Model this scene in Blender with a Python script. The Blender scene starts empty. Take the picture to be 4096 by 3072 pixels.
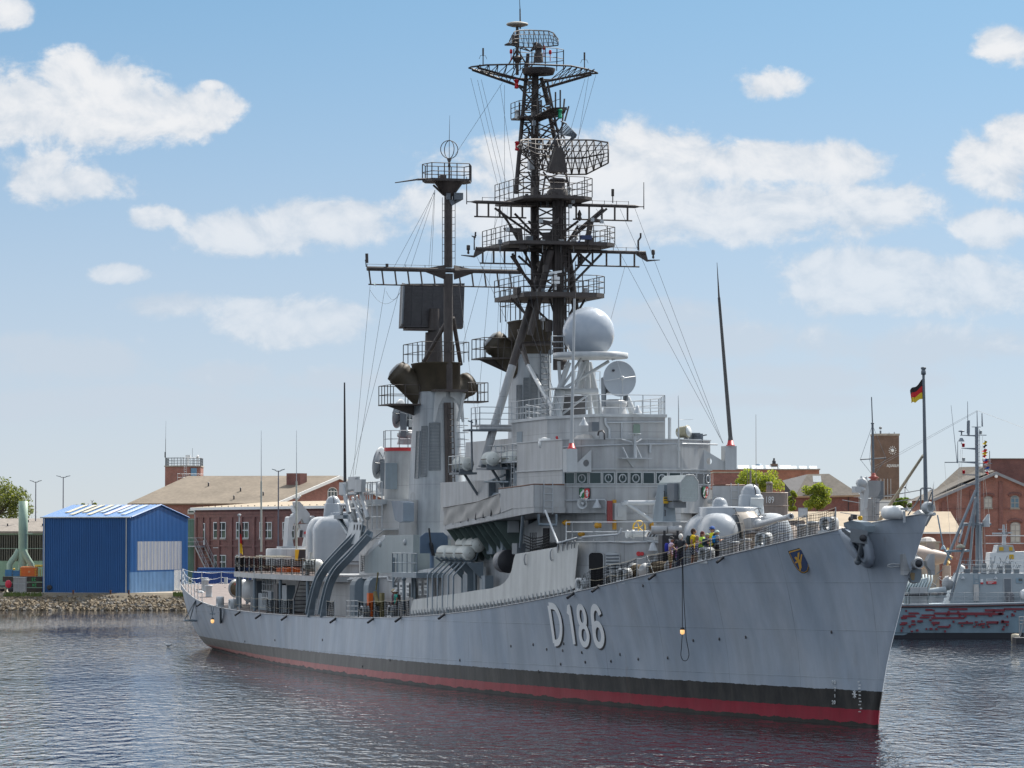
import bpy,math,random
import numpy as np
from mathutils import Vector,Matrix,Quaternion
random.seed(7)
scene=bpy.context.scene
PI=math.pi
# camera
CAM_H=8.77
F_PX=14500.0
HORIZON=2140.0
PITCH=math.atan((HORIZON-1536.0)/F_PX)
cam_d=bpy.data.cameras.new('camera');cam=bpy.data.objects.new('camera',cam_d)
scene.collection.objects.link(cam)
cam.location=(0,0,CAM_H);cam.rotation_euler=(PI/2+PITCH,0,0)
cam_d.sensor_width=36.0;cam_d.sensor_fit='HORIZONTAL'
cam_d.lens=36.0*F_PX/4096.0
cam_d.clip_start=1.0;cam_d.clip_end=30000.0
scene.camera=cam
# light
SUN_EL,SUN_AZ=math.radians(50),math.radians(47)
SUN_DIR=Vector((math.cos(SUN_EL)*math.cos(SUN_AZ),math.cos(SUN_EL)*math.sin(SUN_AZ),math.sin(SUN_EL)))
sd=bpy.data.lights.new('sun','SUN');sd.energy=4.3;sd.angle=math.radians(0.55);sd.color=(1.0,0.95,0.88)
so=bpy.data.objects.new('sun',sd);scene.collection.objects.link(so)
so.rotation_euler=(-SUN_DIR).to_track_quat('-Z','Y').to_euler();so.location=(200,100,300)
scene.view_settings.view_transform='Standard';scene.view_settings.look='None'
scene.view_settings.gamma=1.0;scene.view_settings.exposure=0.72
SKY_STRENGTH=0.15
world=bpy.data.worlds.new('World');scene.world=world;world.use_nodes=True
def build_world():
 nt=world.node_tree;nt.nodes.clear();N=nt.nodes.new;L=nt.links.new
 out=N('ShaderNodeOutputWorld');bg=N('ShaderNodeBackground');bg.inputs['Strength'].default_value=SKY_STRENGTH
 L(bg.outputs[0],out.inputs[0])
 def math_(op,a,b=None,clamp=False):
  n=N('ShaderNodeMath');n.operation=op;n.use_clamp=clamp
  for i,q in enumerate((a,b)):
   if q is None:continue
   if isinstance(q,(int,float)):n.inputs[i].default_value=q
   else:L(q,n.inputs[i])
  return n.outputs[0]
 tc=N('ShaderNodeTexCoord');sep=N('ShaderNodeSeparateXYZ');L(tc.outputs['Generated'],sep.inputs[0])
 sky=N('ShaderNodeTexSky');sky.sky_type='NISHITA';sky.sun_disc=False
 sky.sun_elevation=SUN_EL;sky.sun_rotation=PI/2-SUN_AZ
 sky.altitude=0;sky.air_density=1.0;sky.dust_density=0.6;sky.ozone_density=1.6
 cmb=N('ShaderNodeCombineXYZ');L(sep.outputs[0],cmb.inputs[0]);L(sep.outputs[1],cmb.inputs[1])
 zz=math_('MULTIPLY',sep.outputs[2],3.4);zz=math_('ADD',zz,0.06);L(zz,cmb.inputs[2])
 nrm=N('ShaderNodeVectorMath');nrm.operation='NORMALIZE';L(cmb.outputs[0],nrm.inputs[0]);L(nrm.outputs[0],sky.inputs[0])
 ysafe=math_('MAXIMUM',sep.outputs[1],0.05)
 a=math_('DIVIDE',sep.outputs[0],ysafe);e=math_('DIVIDE',sep.outputs[2],ysafe)
 ae=N('ShaderNodeCombineXYZ');L(a,ae.inputs[0]);L(e,ae.inputs[1])
 def noise(scale,detail,rough,dist=0.0,sx=1,sy=1,off=(0,0)):
  mp=N('ShaderNodeMapping');mp.inputs['Scale'].default_value=(sx,sy,1);mp.inputs['Location'].default_value=(off[0],off[1],0);L(ae.outputs[0],mp.inputs[0])
  n=N('ShaderNodeTexNoise');n.inputs['Scale'].default_value=scale;n.inputs['Detail'].default_value=detail
  n.inputs['Roughness'].default_value=rough;n.inputs['Distortion'].default_value=dist
  L(mp.outputs[0],n.inputs['Vector']);return n.outputs['Fac']
 nz=noise(48,9,0.6,0.35,1,1.35)
 nzs=noise(48,9,0.6,0.35,1,1.35,(-0.0022,-0.0042))
 nzf=noise(260,6,0.65)
 def A(x):return(x-2048)/F_PX
 def E(y):return(HORIZON-y)/F_PX
 strong=[(130,430,270,165),(450,430,300,150),(720,440,200,105),(250,285,125,85),(430,340,200,70),(150,680,130,110),(330,730,200,75),(840,335,45,20),(1000,945,260,80),(1300,880,230,95),(1420,860,110,70),(620,865,110,42),(470,1095,120,35),(1150,1290,330,85),(1350,1265,130,60),(2000,620,170,90),(2450,690,560,150),(2700,620,260,95),(3100,640,330,80),(3350,660,180,75),(2300,850,650,130),(2950,840,520,120),(3500,840,280,100),(1750,830,180,90),(3075,335,120,62),(4030,170,120,80),(4000,650,220,110),(4080,560,120,110),(3960,920,150,70),(3550,1090,460,95),(3900,1140,280,100),(3420,1180,300,80),(30,40,100,60)]
 faint=[(250,1440,420,90),(70,1380,180,60),(850,1500,230,50),(700,1220,200,50),(2900,1360,480,70),(3700,1390,420,80),(3300,1510,500,60),(1350,1520,260,45),(600,1590,420,55),(150,1620,380,60),(1000,1640,520,50),(3000,1600,500,40),(2600,1250,300,60)]
 def field(lst):
  acc=None
  for(x,y,rx,ry)in lst:
   rx,ry=rx/F_PX,ry/F_PX
   v=N('ShaderNodeVectorMath');v.operation='MULTIPLY_ADD';L(ae.outputs[0],v.inputs[0])
   v.inputs[1].default_value=(1/rx,1/ry,0);v.inputs[2].default_value=(-A(x)/rx,-E(y)/ry,0)
   l=N('ShaderNodeVectorMath');l.operation='LENGTH';L(v.outputs[0],l.inputs[0])
   d=l.outputs['Value']
   if acc is None:acc=d
   else:
    m=N('ShaderNodeMath');m.operation='SMOOTH_MIN';L(acc,m.inputs[0]);L(d,m.inputs[1]);m.inputs[2].default_value=0.35;acc=m.outputs[0]
  return acc
 def ramp(v,lo,hi):
  m=N('ShaderNodeMapRange');m.interpolation_type='SMOOTHSTEP';L(v,m.inputs[0])
  m.inputs[1].default_value=lo;m.inputs[2].default_value=hi;m.inputs[3].default_value=0;m.inputs[4].default_value=1
  return m.outputs[0]
 bump=math_('MULTIPLY',math_('SUBTRACT',nz,0.5),2.5)
 bump=math_('ADD',bump,math_('MULTIPLY',math_('SUBTRACT',nzf,0.5),0.6))
 ds=math_('ADD',field(strong),bump);df=math_('ADD',field(faint),math_('MULTIPLY',bump,1.2))
 ms=ramp(math_('SUBTRACT',1.34,ds),0.0,0.58)
 mf=math_('MULTIPLY',ramp(math_('SUBTRACT',1.35,df),0.0,1.0),0.62)
 fade=ramp(e,0.055,0.115)
 ms=math_('MULTIPLY',ms,math_('ADD',math_('MULTIPLY',fade,0.42),0.55))
 mask=math_('MAXIMUM',ms,mf)
 gv=N('ShaderNodeMapping');gv.inputs['Scale'].default_value=(1,1,2.2);L(tc.outputs['Generated'],gv.inputs[0])
 gn=N('ShaderNodeTexNoise');gn.inputs['Scale'].default_value=2.6;gn.inputs['Detail'].default_value=6;gn.inputs['Roughness'].default_value=0.55;L(gv.outputs[0],gn.inputs['Vector'])
 inframe=math_('MULTIPLY',math_('LESS_THAN',math_('ABSOLUTE',a),0.26),math_('LESS_THAN',e,0.155));inframe=math_('MULTIPLY',inframe,math_('GREATER_THAN',sep.outputs[1],0.0))
 gm=math_('MULTIPLY',ramp(math_('ADD',gn.outputs['Fac'],math_('MULTIPLY',ramp(sep.outputs[1],0.2,0.8),0.06)),0.40,0.54),math_('SUBTRACT',1.0,inframe))  # clouds outside the view, added to lift and whiten the fill light
 mask=math_('MAXIMUM',math_('MULTIPLY',mask,math_('GREATER_THAN',sep.outputs[1],0.05)),gm)
 cc=N('ShaderNodeMix');cc.data_type='RGBA'
 k=1.0/SKY_STRENGTH
 cc.inputs['A'].default_value=(0.36*k,0.405*k,0.46*k,1);cc.inputs['B'].default_value=(0.535*k,0.54*k,0.55*k,1)
 L(ramp(math_('ADD',math_('MULTIPLY',math_('SUBTRACT',1.2,ds),0.35),math_('MULTIPLY',math_('SUBTRACT',nzs,nz),1.7)),-0.35,0.6),cc.inputs['Factor'])
 tint=N('ShaderNodeMix');tint.data_type='RGBA';tint.blend_type='MULTIPLY';tint.inputs['Factor'].default_value=1
 tint.inputs['B'].default_value=SKY_TINT;L(sky.outputs[0],tint.inputs['A'])
 hz=N('ShaderNodeMix');hz.data_type='RGBA'
 hz.inputs['B'].default_value=(0.395*k,0.38*k,0.405*k,1);L(tint.outputs['Result'],hz.inputs['A'])
 L(math_('MULTIPLY',math_('SUBTRACT',1.0,ramp(e,-0.03,0.18)),0.88),hz.inputs['Factor'])
 gc=N('ShaderNodeMix');gc.data_type='RGBA';L(gm,gc.inputs['Factor']);L(cc.outputs['Result'],gc.inputs['A']);
 front=math_('MULTIPLY',ramp(sep.outputs[1],-0.1,0.5),ramp(sep.outputs[2],0.10,0.2))
 sc=N('ShaderNodeMix');sc.data_type='RGBA';sc.inputs['A'].default_value=(0.56*k,0.61*k,0.69*k,1);sc.inputs['B'].default_value=(1.25*k,1.25*k,1.25*k,1);L(front,sc.inputs['Factor']);L(sc.outputs['Result'],gc.inputs['B'])  # unseen clouds ahead made brighter to silver the water
 mx=N('ShaderNodeMix');mx.data_type='RGBA';L(mask,mx.inputs['Factor']);L(hz.outputs['Result'],mx.inputs['A']);L(gc.outputs['Result'],mx.inputs['B'])
 L(mx.outputs['Result'],bg.inputs['Color'])
SKY_TINT=(0.475,0.615,0.575,1)
build_world()
# rays through the photograph -> points in the place
def ray(x,y):
 cx=(x-2048)/F_PX;cy=-(y-1536)/F_PX
 d=Vector((cx,math.cos(PITCH)-cy*math.sin(PITCH),math.sin(PITCH)+cy*math.cos(PITCH)))
 return d/d.y
CAM=Vector((0,0,CAM_H))
def at(x,y,Y):return CAM+ray(x,y)*Y
def on_z(x,y,z):
 d=ray(x,y);return CAM+d*((z-CAM_H)/d.z)
def zat(y,Y):return at(2048,y,Y).z
def xat(x,Y):return at(x,2140,Y).x
HEAD=math.radians(17.5)
SHIP_O=on_z(3512,2911,0)
AFT=Vector((-math.sin(HEAD),math.cos(HEAD),0));STB=Vector((-math.cos(HEAD),-math.sin(HEAD),0))
def loc(p):
 q=p-SHIP_O;return Vector((q.dot(AFT),q.dot(STB),q.z))
def sv(x,y,v):
 d=ray(x,y);return loc(CAM+d*((v-(CAM-SHIP_O).dot(STB))/d.dot(STB)))
def su(x,y,u):
 d=ray(x,y);return loc(CAM+d*((u-(CAM-SHIP_O).dot(AFT))/d.dot(AFT)))
def sz(x,y,z):return loc(on_z(x,y,z))
def lerp(a,b,t):return a+(b-a)*t
def tab(t,x):
 xs=[q[0]for q in t];ys=[q[1]for q in t]
 return float(np.interp(x,xs,ys))
 # materials
MATS={}
def mat(name,col,rough=0.5,metal=0.0,var=0.12,scale=1.5,streak=0.0,bump=0.0,spec=0.5,dirt=None,dirtamt=0.0,emit=None,coat=0.0,seam=0.0):
 if name in MATS:return MATS[name]
 m=bpy.data.materials.new(name);m.use_nodes=True;nt=m.node_tree;b=nt.nodes['Principled BSDF']
 N=nt.nodes.new;L=nt.links.new
 b.inputs['Roughness'].default_value=rough;b.inputs['Metallic'].default_value=metal
 b.inputs['Specular IOR Level'].default_value=spec
 if coat:b.inputs['Coat Weight'].default_value=coat
 c=tuple(col)+(1,)
 b.inputs['Base Color'].default_value=c
 if emit:
  b.inputs['Emission Color'].default_value=tuple(emit[0])+(1,);b.inputs['Emission Strength'].default_value=emit[1]
 if var or streak or dirt or seam:
  tc=N('ShaderNodeTexCoord')
  n=N('ShaderNodeTexNoise');n.inputs['Scale'].default_value=scale;n.inputs['Detail'].default_value=5;n.inputs['Roughness'].default_value=0.62
  L(tc.outputs['Object'],n.inputs['Vector'])
  mr=N('ShaderNodeMapRange');L(n.outputs['Fac'],mr.inputs[0]);mr.inputs[1].default_value=0.3;mr.inputs[2].default_value=0.7
  mr.inputs[3].default_value=1-var;mr.inputs[4].default_value=1+var
  val=mr.outputs[0]
  if streak:
   mp=N('ShaderNodeMapping');mp.inputs['Scale'].default_value=(2.2,2.2,0.16);L(tc.outputs['Object'],mp.inputs[0])
   s=N('ShaderNodeTexNoise');s.inputs['Scale'].default_value=1.0;s.inputs['Detail'].default_value=4;L(mp.outputs[0],s.inputs['Vector'])
   m2=N('ShaderNodeMapRange');L(s.outputs['Fac'],m2.inputs[0]);m2.inputs[1].default_value=0.35;m2.inputs[2].default_value=0.68
   m2.inputs[3].default_value=1-streak;m2.inputs[4].default_value=1+streak*0.5
   mm=N('ShaderNodeMath');mm.operation='MULTIPLY';L(val,mm.inputs[0]);L(m2.outputs[0],mm.inputs[1]);val=mm.outputs[0]
  mul=N('ShaderNodeMix');mul.data_type='RGBA';mul.blend_type='MULTIPLY';mul.inputs['Factor'].default_value=1
  mul.inputs['A'].default_value=c
  L(val,mul.inputs['B']);colo=mul.outputs['Result']
  if dirt:
   d=N('ShaderNodeTexNoise');d.inputs['Scale'].default_value=0.9;d.inputs['Detail'].default_value=8;d.inputs['Roughness'].default_value=0.7
   mp=N('ShaderNodeMapping');mp.inputs['Scale'].default_value=(1.6,1.6,0.35);mp.inputs['Location'].default_value=(3,7,1);L(tc.outputs['Object'],mp.inputs[0]);L(mp.outputs[0],d.inputs['Vector'])
   r=N('ShaderNodeMapRange');L(d.outputs['Fac'],r.inputs[0]);r.inputs[1].default_value=0.52;r.inputs[2].default_value=0.75;r.inputs[3].default_value=0;r.inputs[4].default_value=dirtamt
   dm=N('ShaderNodeMix');dm.data_type='RGBA';L(r.outputs[0],dm.inputs['Factor']);L(colo,dm.inputs['A']);dm.inputs['B'].default_value=tuple(dirt)+(1,);colo=dm.outputs['Result']
  L(colo,b.inputs['Base Color'])
  if seam:
   sp=N('ShaderNodeSeparateXYZ');L(tc.outputs['Object'],sp.inputs[0]);acc=None
   for ax,per in((0,1.15),(1,0.95),(2,1.2)):
    g=N('ShaderNodeMath');g.operation='PINGPONG';L(sp.outputs[ax],g.inputs[0]);g.inputs[1].default_value=per
    h=N('ShaderNodeMath');h.operation='LESS_THAN';L(g.outputs[0],h.inputs[0]);h.inputs[1].default_value=0.02
    if acc is None:acc=h.outputs[0]
    else:x=N('ShaderNodeMath');x.operation='MAXIMUM';L(acc,x.inputs[0]);L(h.outputs[0],x.inputs[1]);acc=x.outputs[0]
   x=N('ShaderNodeMath');x.operation='MULTIPLY_ADD';L(acc,x.inputs[0]);x.inputs[1].default_value=-seam;x.inputs[2].default_value=1.0
   q=N('ShaderNodeMix');q.data_type='RGBA';q.blend_type='MULTIPLY';q.inputs['Factor'].default_value=1;L(b.inputs['Base Color'].links[0].from_socket,q.inputs['A']);L(x.outputs[0],q.inputs['B']);L(q.outputs['Result'],b.inputs['Base Color'])
  if bump:
   bp=N('ShaderNodeBump');bp.inputs['Strength'].default_value=bump;bp.inputs['Distance'].default_value=0.05
   L(n.outputs['Fac'],bp.inputs['Height']);L(bp.outputs[0],b.inputs['Normal'])
 MATS[name]=m
 return m
def brick_mat(name,c1,c2,mortar,bw=0.25,bh=0.077,patch=0.25):
 m=bpy.data.materials.new(name);m.use_nodes=True;nt=m.node_tree;b=nt.nodes['Principled BSDF']
 N=nt.nodes.new;L=nt.links.new
 b.inputs['Roughness'].default_value=0.85
 uv=N('ShaderNodeUVMap');br=N('ShaderNodeTexBrick');L(uv.outputs[0],br.inputs['Vector'])
 br.inputs['Scale'].default_value=1.0;br.inputs['Brick Width'].default_value=bw;br.inputs['Row Height'].default_value=bh
 br.inputs['Mortar Size'].default_value=0.011;br.inputs['Color1'].default_value=tuple(c1)+(1,);br.inputs['Color2'].default_value=tuple(c2)+(1,);br.inputs['Mortar'].default_value=tuple(mortar)+(1,)
 n=N('ShaderNodeTexNoise');n.inputs['Scale'].default_value=0.7;n.inputs['Detail'].default_value=6;n.inputs['Roughness'].default_value=0.7;L(uv.outputs[0],n.inputs['Vector'])
 mr=N('ShaderNodeMapRange');L(n.outputs['Fac'],mr.inputs[0]);mr.inputs[1].default_value=0.3;mr.inputs[2].default_value=0.7;mr.inputs[3].default_value=1-patch;mr.inputs[4].default_value=1+patch
 mul=N('ShaderNodeMix');mul.data_type='RGBA';mul.blend_type='MULTIPLY';mul.inputs['Factor'].default_value=1
 L(br.outputs['Color'],mul.inputs['A']);L(mr.outputs[0],mul.inputs['B']);L(mul.outputs['Result'],b.inputs['Base Color'])
 MATS[name]=m
 return m
 # mesh builder
def frame(d):
 d=d.normalized();up=Vector((0,0,1))if abs(d.z)<0.95 else Vector((1,0,0))
 a=d.cross(up).normalized();return a,d.cross(a).normalized()
class MB:
 def __init__(s):s.v=[];s.f=[];s.m=[];s.s=[]
 def add(s,vs,fs,mi=0,sm=False):
  o=len(s.v);s.v+=[tuple(q)for q in vs]
  for f in fs:s.f.append([i+o for i in f]);s.m.append(mi);s.s.append(sm)
  return s
 def box(s,x0,x1,y0,y1,z0,z1,mi=0):
  vs=[(x0,y0,z0),(x1,y0,z0),(x1,y1,z0),(x0,y1,z0),(x0,y0,z1),(x1,y0,z1),(x1,y1,z1),(x0,y1,z1)]
  return s.add(vs,[(0,3,2,1),(4,5,6,7),(0,1,5,4),(1,2,6,5),(2,3,7,6),(3,0,4,7)],mi)
 def obox(s,c,ax,ay,az,hx,hy,hz,mi=0):
  c=Vector(c);ax=Vector(ax).normalized()*hx;ay=Vector(ay).normalized()*hy;az=Vector(az).normalized()*hz
  vs=[c+ax*i+ay*j+az*k for k in(-1,1)for(i,j)in((-1,-1),(1,-1),(1,1),(-1,1))]
  return s.add(vs,[(0,3,2,1),(4,5,6,7),(0,1,5,4),(1,2,6,5),(2,3,7,6),(3,0,4,7)],mi)
 def ext(s,pts,vec,mi=0,caps=True):
  n=len(pts);vec=Vector(vec);p=[Vector(q)for q in pts];vs=p+[q+vec for q in p]
  s.add(vs,[(i,(i+1)%n,n+(i+1)%n,n+i)for i in range(n)],mi)
  if caps:s.add(vs,[tuple(range(n-1,-1,-1)),tuple(range(n,2*n))],mi)
  return s
 def loft(s,rings,mi=0,sm=False,caps=True,closed=True):
  n=len(rings[0]);vs=[q for r in rings for q in r];fs=[]
  for k in range(len(rings)-1):
   for i in range(n if closed else n-1):
    j=(i+1)%n;fs.append((k*n+i,k*n+j,(k+1)*n+j,(k+1)*n+i))
  s.add(vs,fs,mi,sm)
  if caps:s.add(list(rings[0]),[tuple(range(n-1,-1,-1))],mi);s.add(list(rings[-1]),[tuple(range(n))],mi)
  return s
 def tube(s,p0,p1,r0,r1=None,n=8,mi=0,caps=True):
  p0=Vector(p0);p1=Vector(p1);r1=r0 if r1 is None else r1
  if(p1-p0).length<1e-6:return s
  a,b=frame(p1-p0)
  ring=lambda p,r:[p+a*(r*math.cos(2*PI*i/n))+b*(r*math.sin(2*PI*i/n))for i in range(n)]
  return s.loft([ring(p0,r0),ring(p1,r1)],mi,n>5,caps)
 def path(s,pts,r,n=6,mi=0):
  pts=[Vector(p)for p in pts];rings=[]
  a0=None
  for i,p in enumerate(pts):
   d=(pts[min(i+1,len(pts)-1)]-pts[max(i-1,0)])
   a,b=frame(d)
   if a0 is not None:
    a=(a0-d.normalized()*a0.dot(d.normalized())).normalized();b=d.normalized().cross(a)
   a0=a
   rings.append([p+a*(r*math.cos(2*PI*k/n))+b*(r*math.sin(2*PI*k/n))for k in range(n)])
  return s.loft(rings,mi,n>4,True)
 def lathe(s,prof,c=(0,0,0),ax=(0,0,1),n=24,mi=0,sm=True,x=None,sc=(1,1)):
  c=Vector(c);ax=Vector(ax).normalized();a,b=frame(ax)
  if x is not None:a=Vector(x).normalized();b=ax.cross(a)
  rings=[[c+ax*z+a*(r*sc[0]*math.cos(2*PI*i/n))+b*(r*sc[1]*math.sin(2*PI*i/n))for i in range(n)]for(r,z)in prof]
  return s.loft(rings,mi,sm,True)
 def ball(s,c,r,n=16,mi=0,sc=(1,1,1),lo=-1.0,hi=1.0):
  k=max(6,n//2);prof=[]
  for i in range(k+1):
   t=math.asin(lo)+(math.asin(hi)-math.asin(lo))*i/k
   prof.append((max(0.001,r*math.cos(t)),r*math.sin(t)*sc[2]))
  return s.lathe(prof,c,n=n,mi=mi,sc=(sc[0],sc[1]),x=(1,0,0))
 def quad(s,a,b,c,d,mi=0):return s.add([a,b,c,d],[(0,1,2,3)],mi)
 def plate(s,pts,t,mi=0):
  p=[Vector(q)for q in pts];nn=(p[1]-p[0]).cross(p[2]-p[0]).normalized()*t
  return s.ext([q-nn*0.5 for q in p],nn,mi)
 def build(s,name,mats,parent=None,smooth=True):
  me=bpy.data.meshes.new(name);me.from_pydata(s.v,[],s.f)
  if not isinstance(mats,(list,tuple)):mats=[mats]
  for m in mats:me.materials.append(m)
  me.polygons.foreach_set('material_index',s.m);me.polygons.foreach_set('use_smooth',s.s)
  me.update()
  uvl=me.uv_layers.new(name='UVMap');nl=len(me.loops)
  co=np.empty(len(me.vertices)*3,dtype=np.float32);me.vertices.foreach_get('co',co);co=co.reshape(-1,3)
  vi=np.empty(nl,dtype=np.int32);me.loops.foreach_get('vertex_index',vi)
  pn=np.empty(len(me.polygons)*3,dtype=np.float32);me.polygons.foreach_get('normal',pn);pn=pn.reshape(-1,3)
  lt=np.empty(len(me.polygons),dtype=np.int32);me.polygons.foreach_get('loop_total',lt)
  ln=np.repeat(pn,lt,axis=0);P=co[vi];flat=np.abs(ln[:,2])>0.7
  h=np.hypot(ln[:,0],ln[:,1])+1e-9
  uu=(-ln[:,1]*P[:,0]+ln[:,0]*P[:,1])/h
  U=np.where(flat,P[:,0],uu);W=np.where(flat,P[:,1],P[:,2])
  uvl.data.foreach_set('uv',np.stack([U,W],1).astype(np.float32).ravel())
  ob=bpy.data.objects.new(name,me);scene.collection.objects.link(ob)
  if parent is not None:ob.parent=parent
  return ob
def tag(o,label=None,cat=None,group=None,kind=None):
 if label:o['label']=label
 if cat:o['category']=cat
 if group:o['group']=group
 if kind:o['kind']=kind
 return o
def thing(name,label,cat,at_=(0,0,0),rz=0.0,group=None):
 o=bpy.data.objects.new(name,None);scene.collection.objects.link(o);o.location=at_;o.rotation_euler=(0,0,rz)
 o.empty_display_size=0.3
 return tag(o,label,cat,group)
def copy_tree(o,parent=None):
 c=o.copy();scene.collection.objects.link(c);c.parent=parent
 for ch in[q for q in o.children]:copy_tree(ch,c)
 return c
def arc(cx,cy,rx,ry,a0,a1,n=14):return[(cx+rx*math.cos(math.radians(a0+(a1-a0)*i/n)),cy+ry*math.sin(math.radians(a0+(a1-a0)*i/n)))for i in range(n+1)]
GLYPH={'D':[[(.12,0),(.12,1)],[(.12,1),(.4,1)]+arc(.4,.5,.5,.5,90,-90)+[(.12,0)]],'1':[[(.2,.78),(.52,1),(.52,0)]],'8':[arc(.5,.745,.36,.255,90,450,24),arc(.5,.25,.42,.25,90,450,24)],'6':[arc(.52,.7,.38,.3,20,180,12)+[(.14,.5),(.12,.3)]+arc(.5,.28,.38,.28,180,540,24)],'9':[[*arc(.48,.3,.38,.3,200,360,12),(.86,.5),(.88,.7)]+arc(.5,.72,.38,.28,0,360,24)],'0':[arc(.5,.5,.38,.5,90,450,28)],'2':[arc(.5,.72,.36,.28,160,-30,12)+[(.12,0),(.9,0)]],'3':[arc(.48,.74,.36,.26,150,-90,12)+arc(.48,.25,.38,.25,90,-150,12)],'4':[[(.7,0),(.7,1),(.1,.3),(.95,.3)]],'.':[[(.4,.03),(.6,.03)]]}
def stroke(mb,fn,line,w,mi=0,step=0.05):
 """flat ribbon of width w along a polyline in cell units, laid on a surface by fn(x, y)"""
 pts=[]
 for a,b in zip(line[:-1],line[1:]):
  k=max(1,int(math.hypot(b[0]-a[0],b[1]-a[1])/step))
  pts+=[(lerp(a[0],b[0],i/k),lerp(a[1],b[1],i/k))for i in range(k)]
 pts.append(line[-1]);L=[];R=[]
 for i,p in enumerate(pts):
  q0=pts[max(0,i-1)];q1=pts[min(len(pts)-1,i+1)];dx,dy=q1[0]-q0[0],q1[1]-q0[1]
  l=math.hypot(dx*fn.w,dy*fn.h)+1e-9;nx,ny=-dy*fn.h/l,dx*fn.w/l
  L.append(fn(p[0]+nx*w/fn.w,p[1]+ny*w/fn.h));R.append(fn(p[0]-nx*w/fn.w,p[1]-ny*w/fn.h))
 mb.loft([[a,b]for a,b in zip(L,R)],mi,False,False,False)
def text_mesh(s,size,name,m,parent=None,depth=0.01,align='CENTER'):
 cu=bpy.data.curves.new('txt','FONT');cu.body=s;cu.size=size;cu.extrude=depth;cu.align_x=align
 o=bpy.data.objects.new('txt',cu);scene.collection.objects.link(o)
 dg=bpy.context.evaluated_depsgraph_get();me=bpy.data.meshes.new_from_object(o.evaluated_get(dg));me.name=name
 bpy.data.objects.remove(o);me.materials.clear();me.materials.append(m)
 ob=bpy.data.objects.new(name,me);scene.collection.objects.link(ob)
 if parent is not None:ob.parent=parent
 return ob
 # paints
GREY=mat('navy_grey_paint',(0.36,0.37,0.378),0.42,var=0.11,scale=0.8,streak=0.16,dirt=(0.24,0.20,0.15),dirtamt=0.36,seam=0.22)
GREYL=mat('pale_grey_paint',(0.43,0.45,0.46),0.45,var=0.08,scale=0.8,streak=0.1)
GLOSS=mat('glossy_grey_paint',(0.32,0.345,0.37),0.24,var=0.05,scale=1.0,streak=0.05)
GREYD=mat('dark_grey_paint',(0.13,0.15,0.17),0.5,var=0.12)
BLUEG=mat('blue_grey_paint',(0.20,0.245,0.28),0.45,var=0.1,streak=0.1)
BLACK=mat('soot_black_paint',(0.055,0.044,0.040),0.6,var=0.3,scale=1.2,dirt=(0.10,0.095,0.085),dirtamt=0.5)
DBROWN=mat('sooty_brown_paint',(0.058,0.045,0.028),0.62,var=0.25,scale=1.2)
STEELD=mat('dark_steel',(0.03,0.03,0.035),0.5,var=0.2)
BOLLC=mat('light_grey_enamel',(0.40,0.425,0.445),0.35,var=0.06)
WHITE=mat('white_paint',(0.72,0.73,0.72),0.4,var=0.05)
DECKM=mat('deck_coating',(0.13,0.125,0.125),0.8,var=0.18,scale=1.5)
DECKR=mat('reddish_deck_coating',(0.165,0.135,0.125),0.85,var=0.18,scale=1.5)
RAFT=mat('raft_canister_shell',(0.60,0.61,0.57),0.45,var=0.08,dirt=(0.3,0.27,0.2),dirtamt=0.3)
CANVAS=mat('grey_canvas',(0.42,0.40,0.375),0.9,var=0.08,scale=2.0,bump=0.3)
GLASS=mat('dark_window_glass',(0.015,0.02,0.025),0.06,var=0.0)
RED=mat('red_paint',(0.5,0.03,0.035),0.45,var=0.08)
YELLOW=mat('yellow_paint',(0.65,0.40,0.02),0.5,var=0.1)
ORANGE=mat('orange_paint',(0.72,0.14,0.02),0.5,var=0.1)
GREEN=mat('signal_green',(0.02,0.16,0.06),0.45,var=0.05)
NAVYB=mat('dark_blue_paint',(0.012,0.03,0.10),0.4,var=0.05)
GOLD=mat('gold_paint',(0.62,0.32,0.03),0.45,var=0.05)
CORD=mat('dark_net_cord',(0.03,0.03,0.03),0.9,var=0.2)
ROPE=mat('pale_rope',(0.45,0.40,0.30),0.9,var=0.15,scale=4)
ROPED=mat('dark_hawser',(0.10,0.075,0.045),0.95,var=0.3,scale=6)
LAMP_ON=mat('lit_lamp_glass',(0.9,0.6,0.3),0.3,var=0.0,emit=((1.0,0.55,0.2),0.6))
REDGL=mat('red_lamp_glass',(0.5,0.01,0.02),0.15,var=0)
GREENGL=mat('green_lamp_glass',(0.01,0.30,0.15),0.15,var=0)
CLEARGL=mat('clear_lamp_glass',(0.55,0.58,0.58),0.1,var=0)
BRONZE=mat('ship_bronze',(0.35,0.2,0.06),0.4,metal=0.6,var=0.1)
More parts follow.
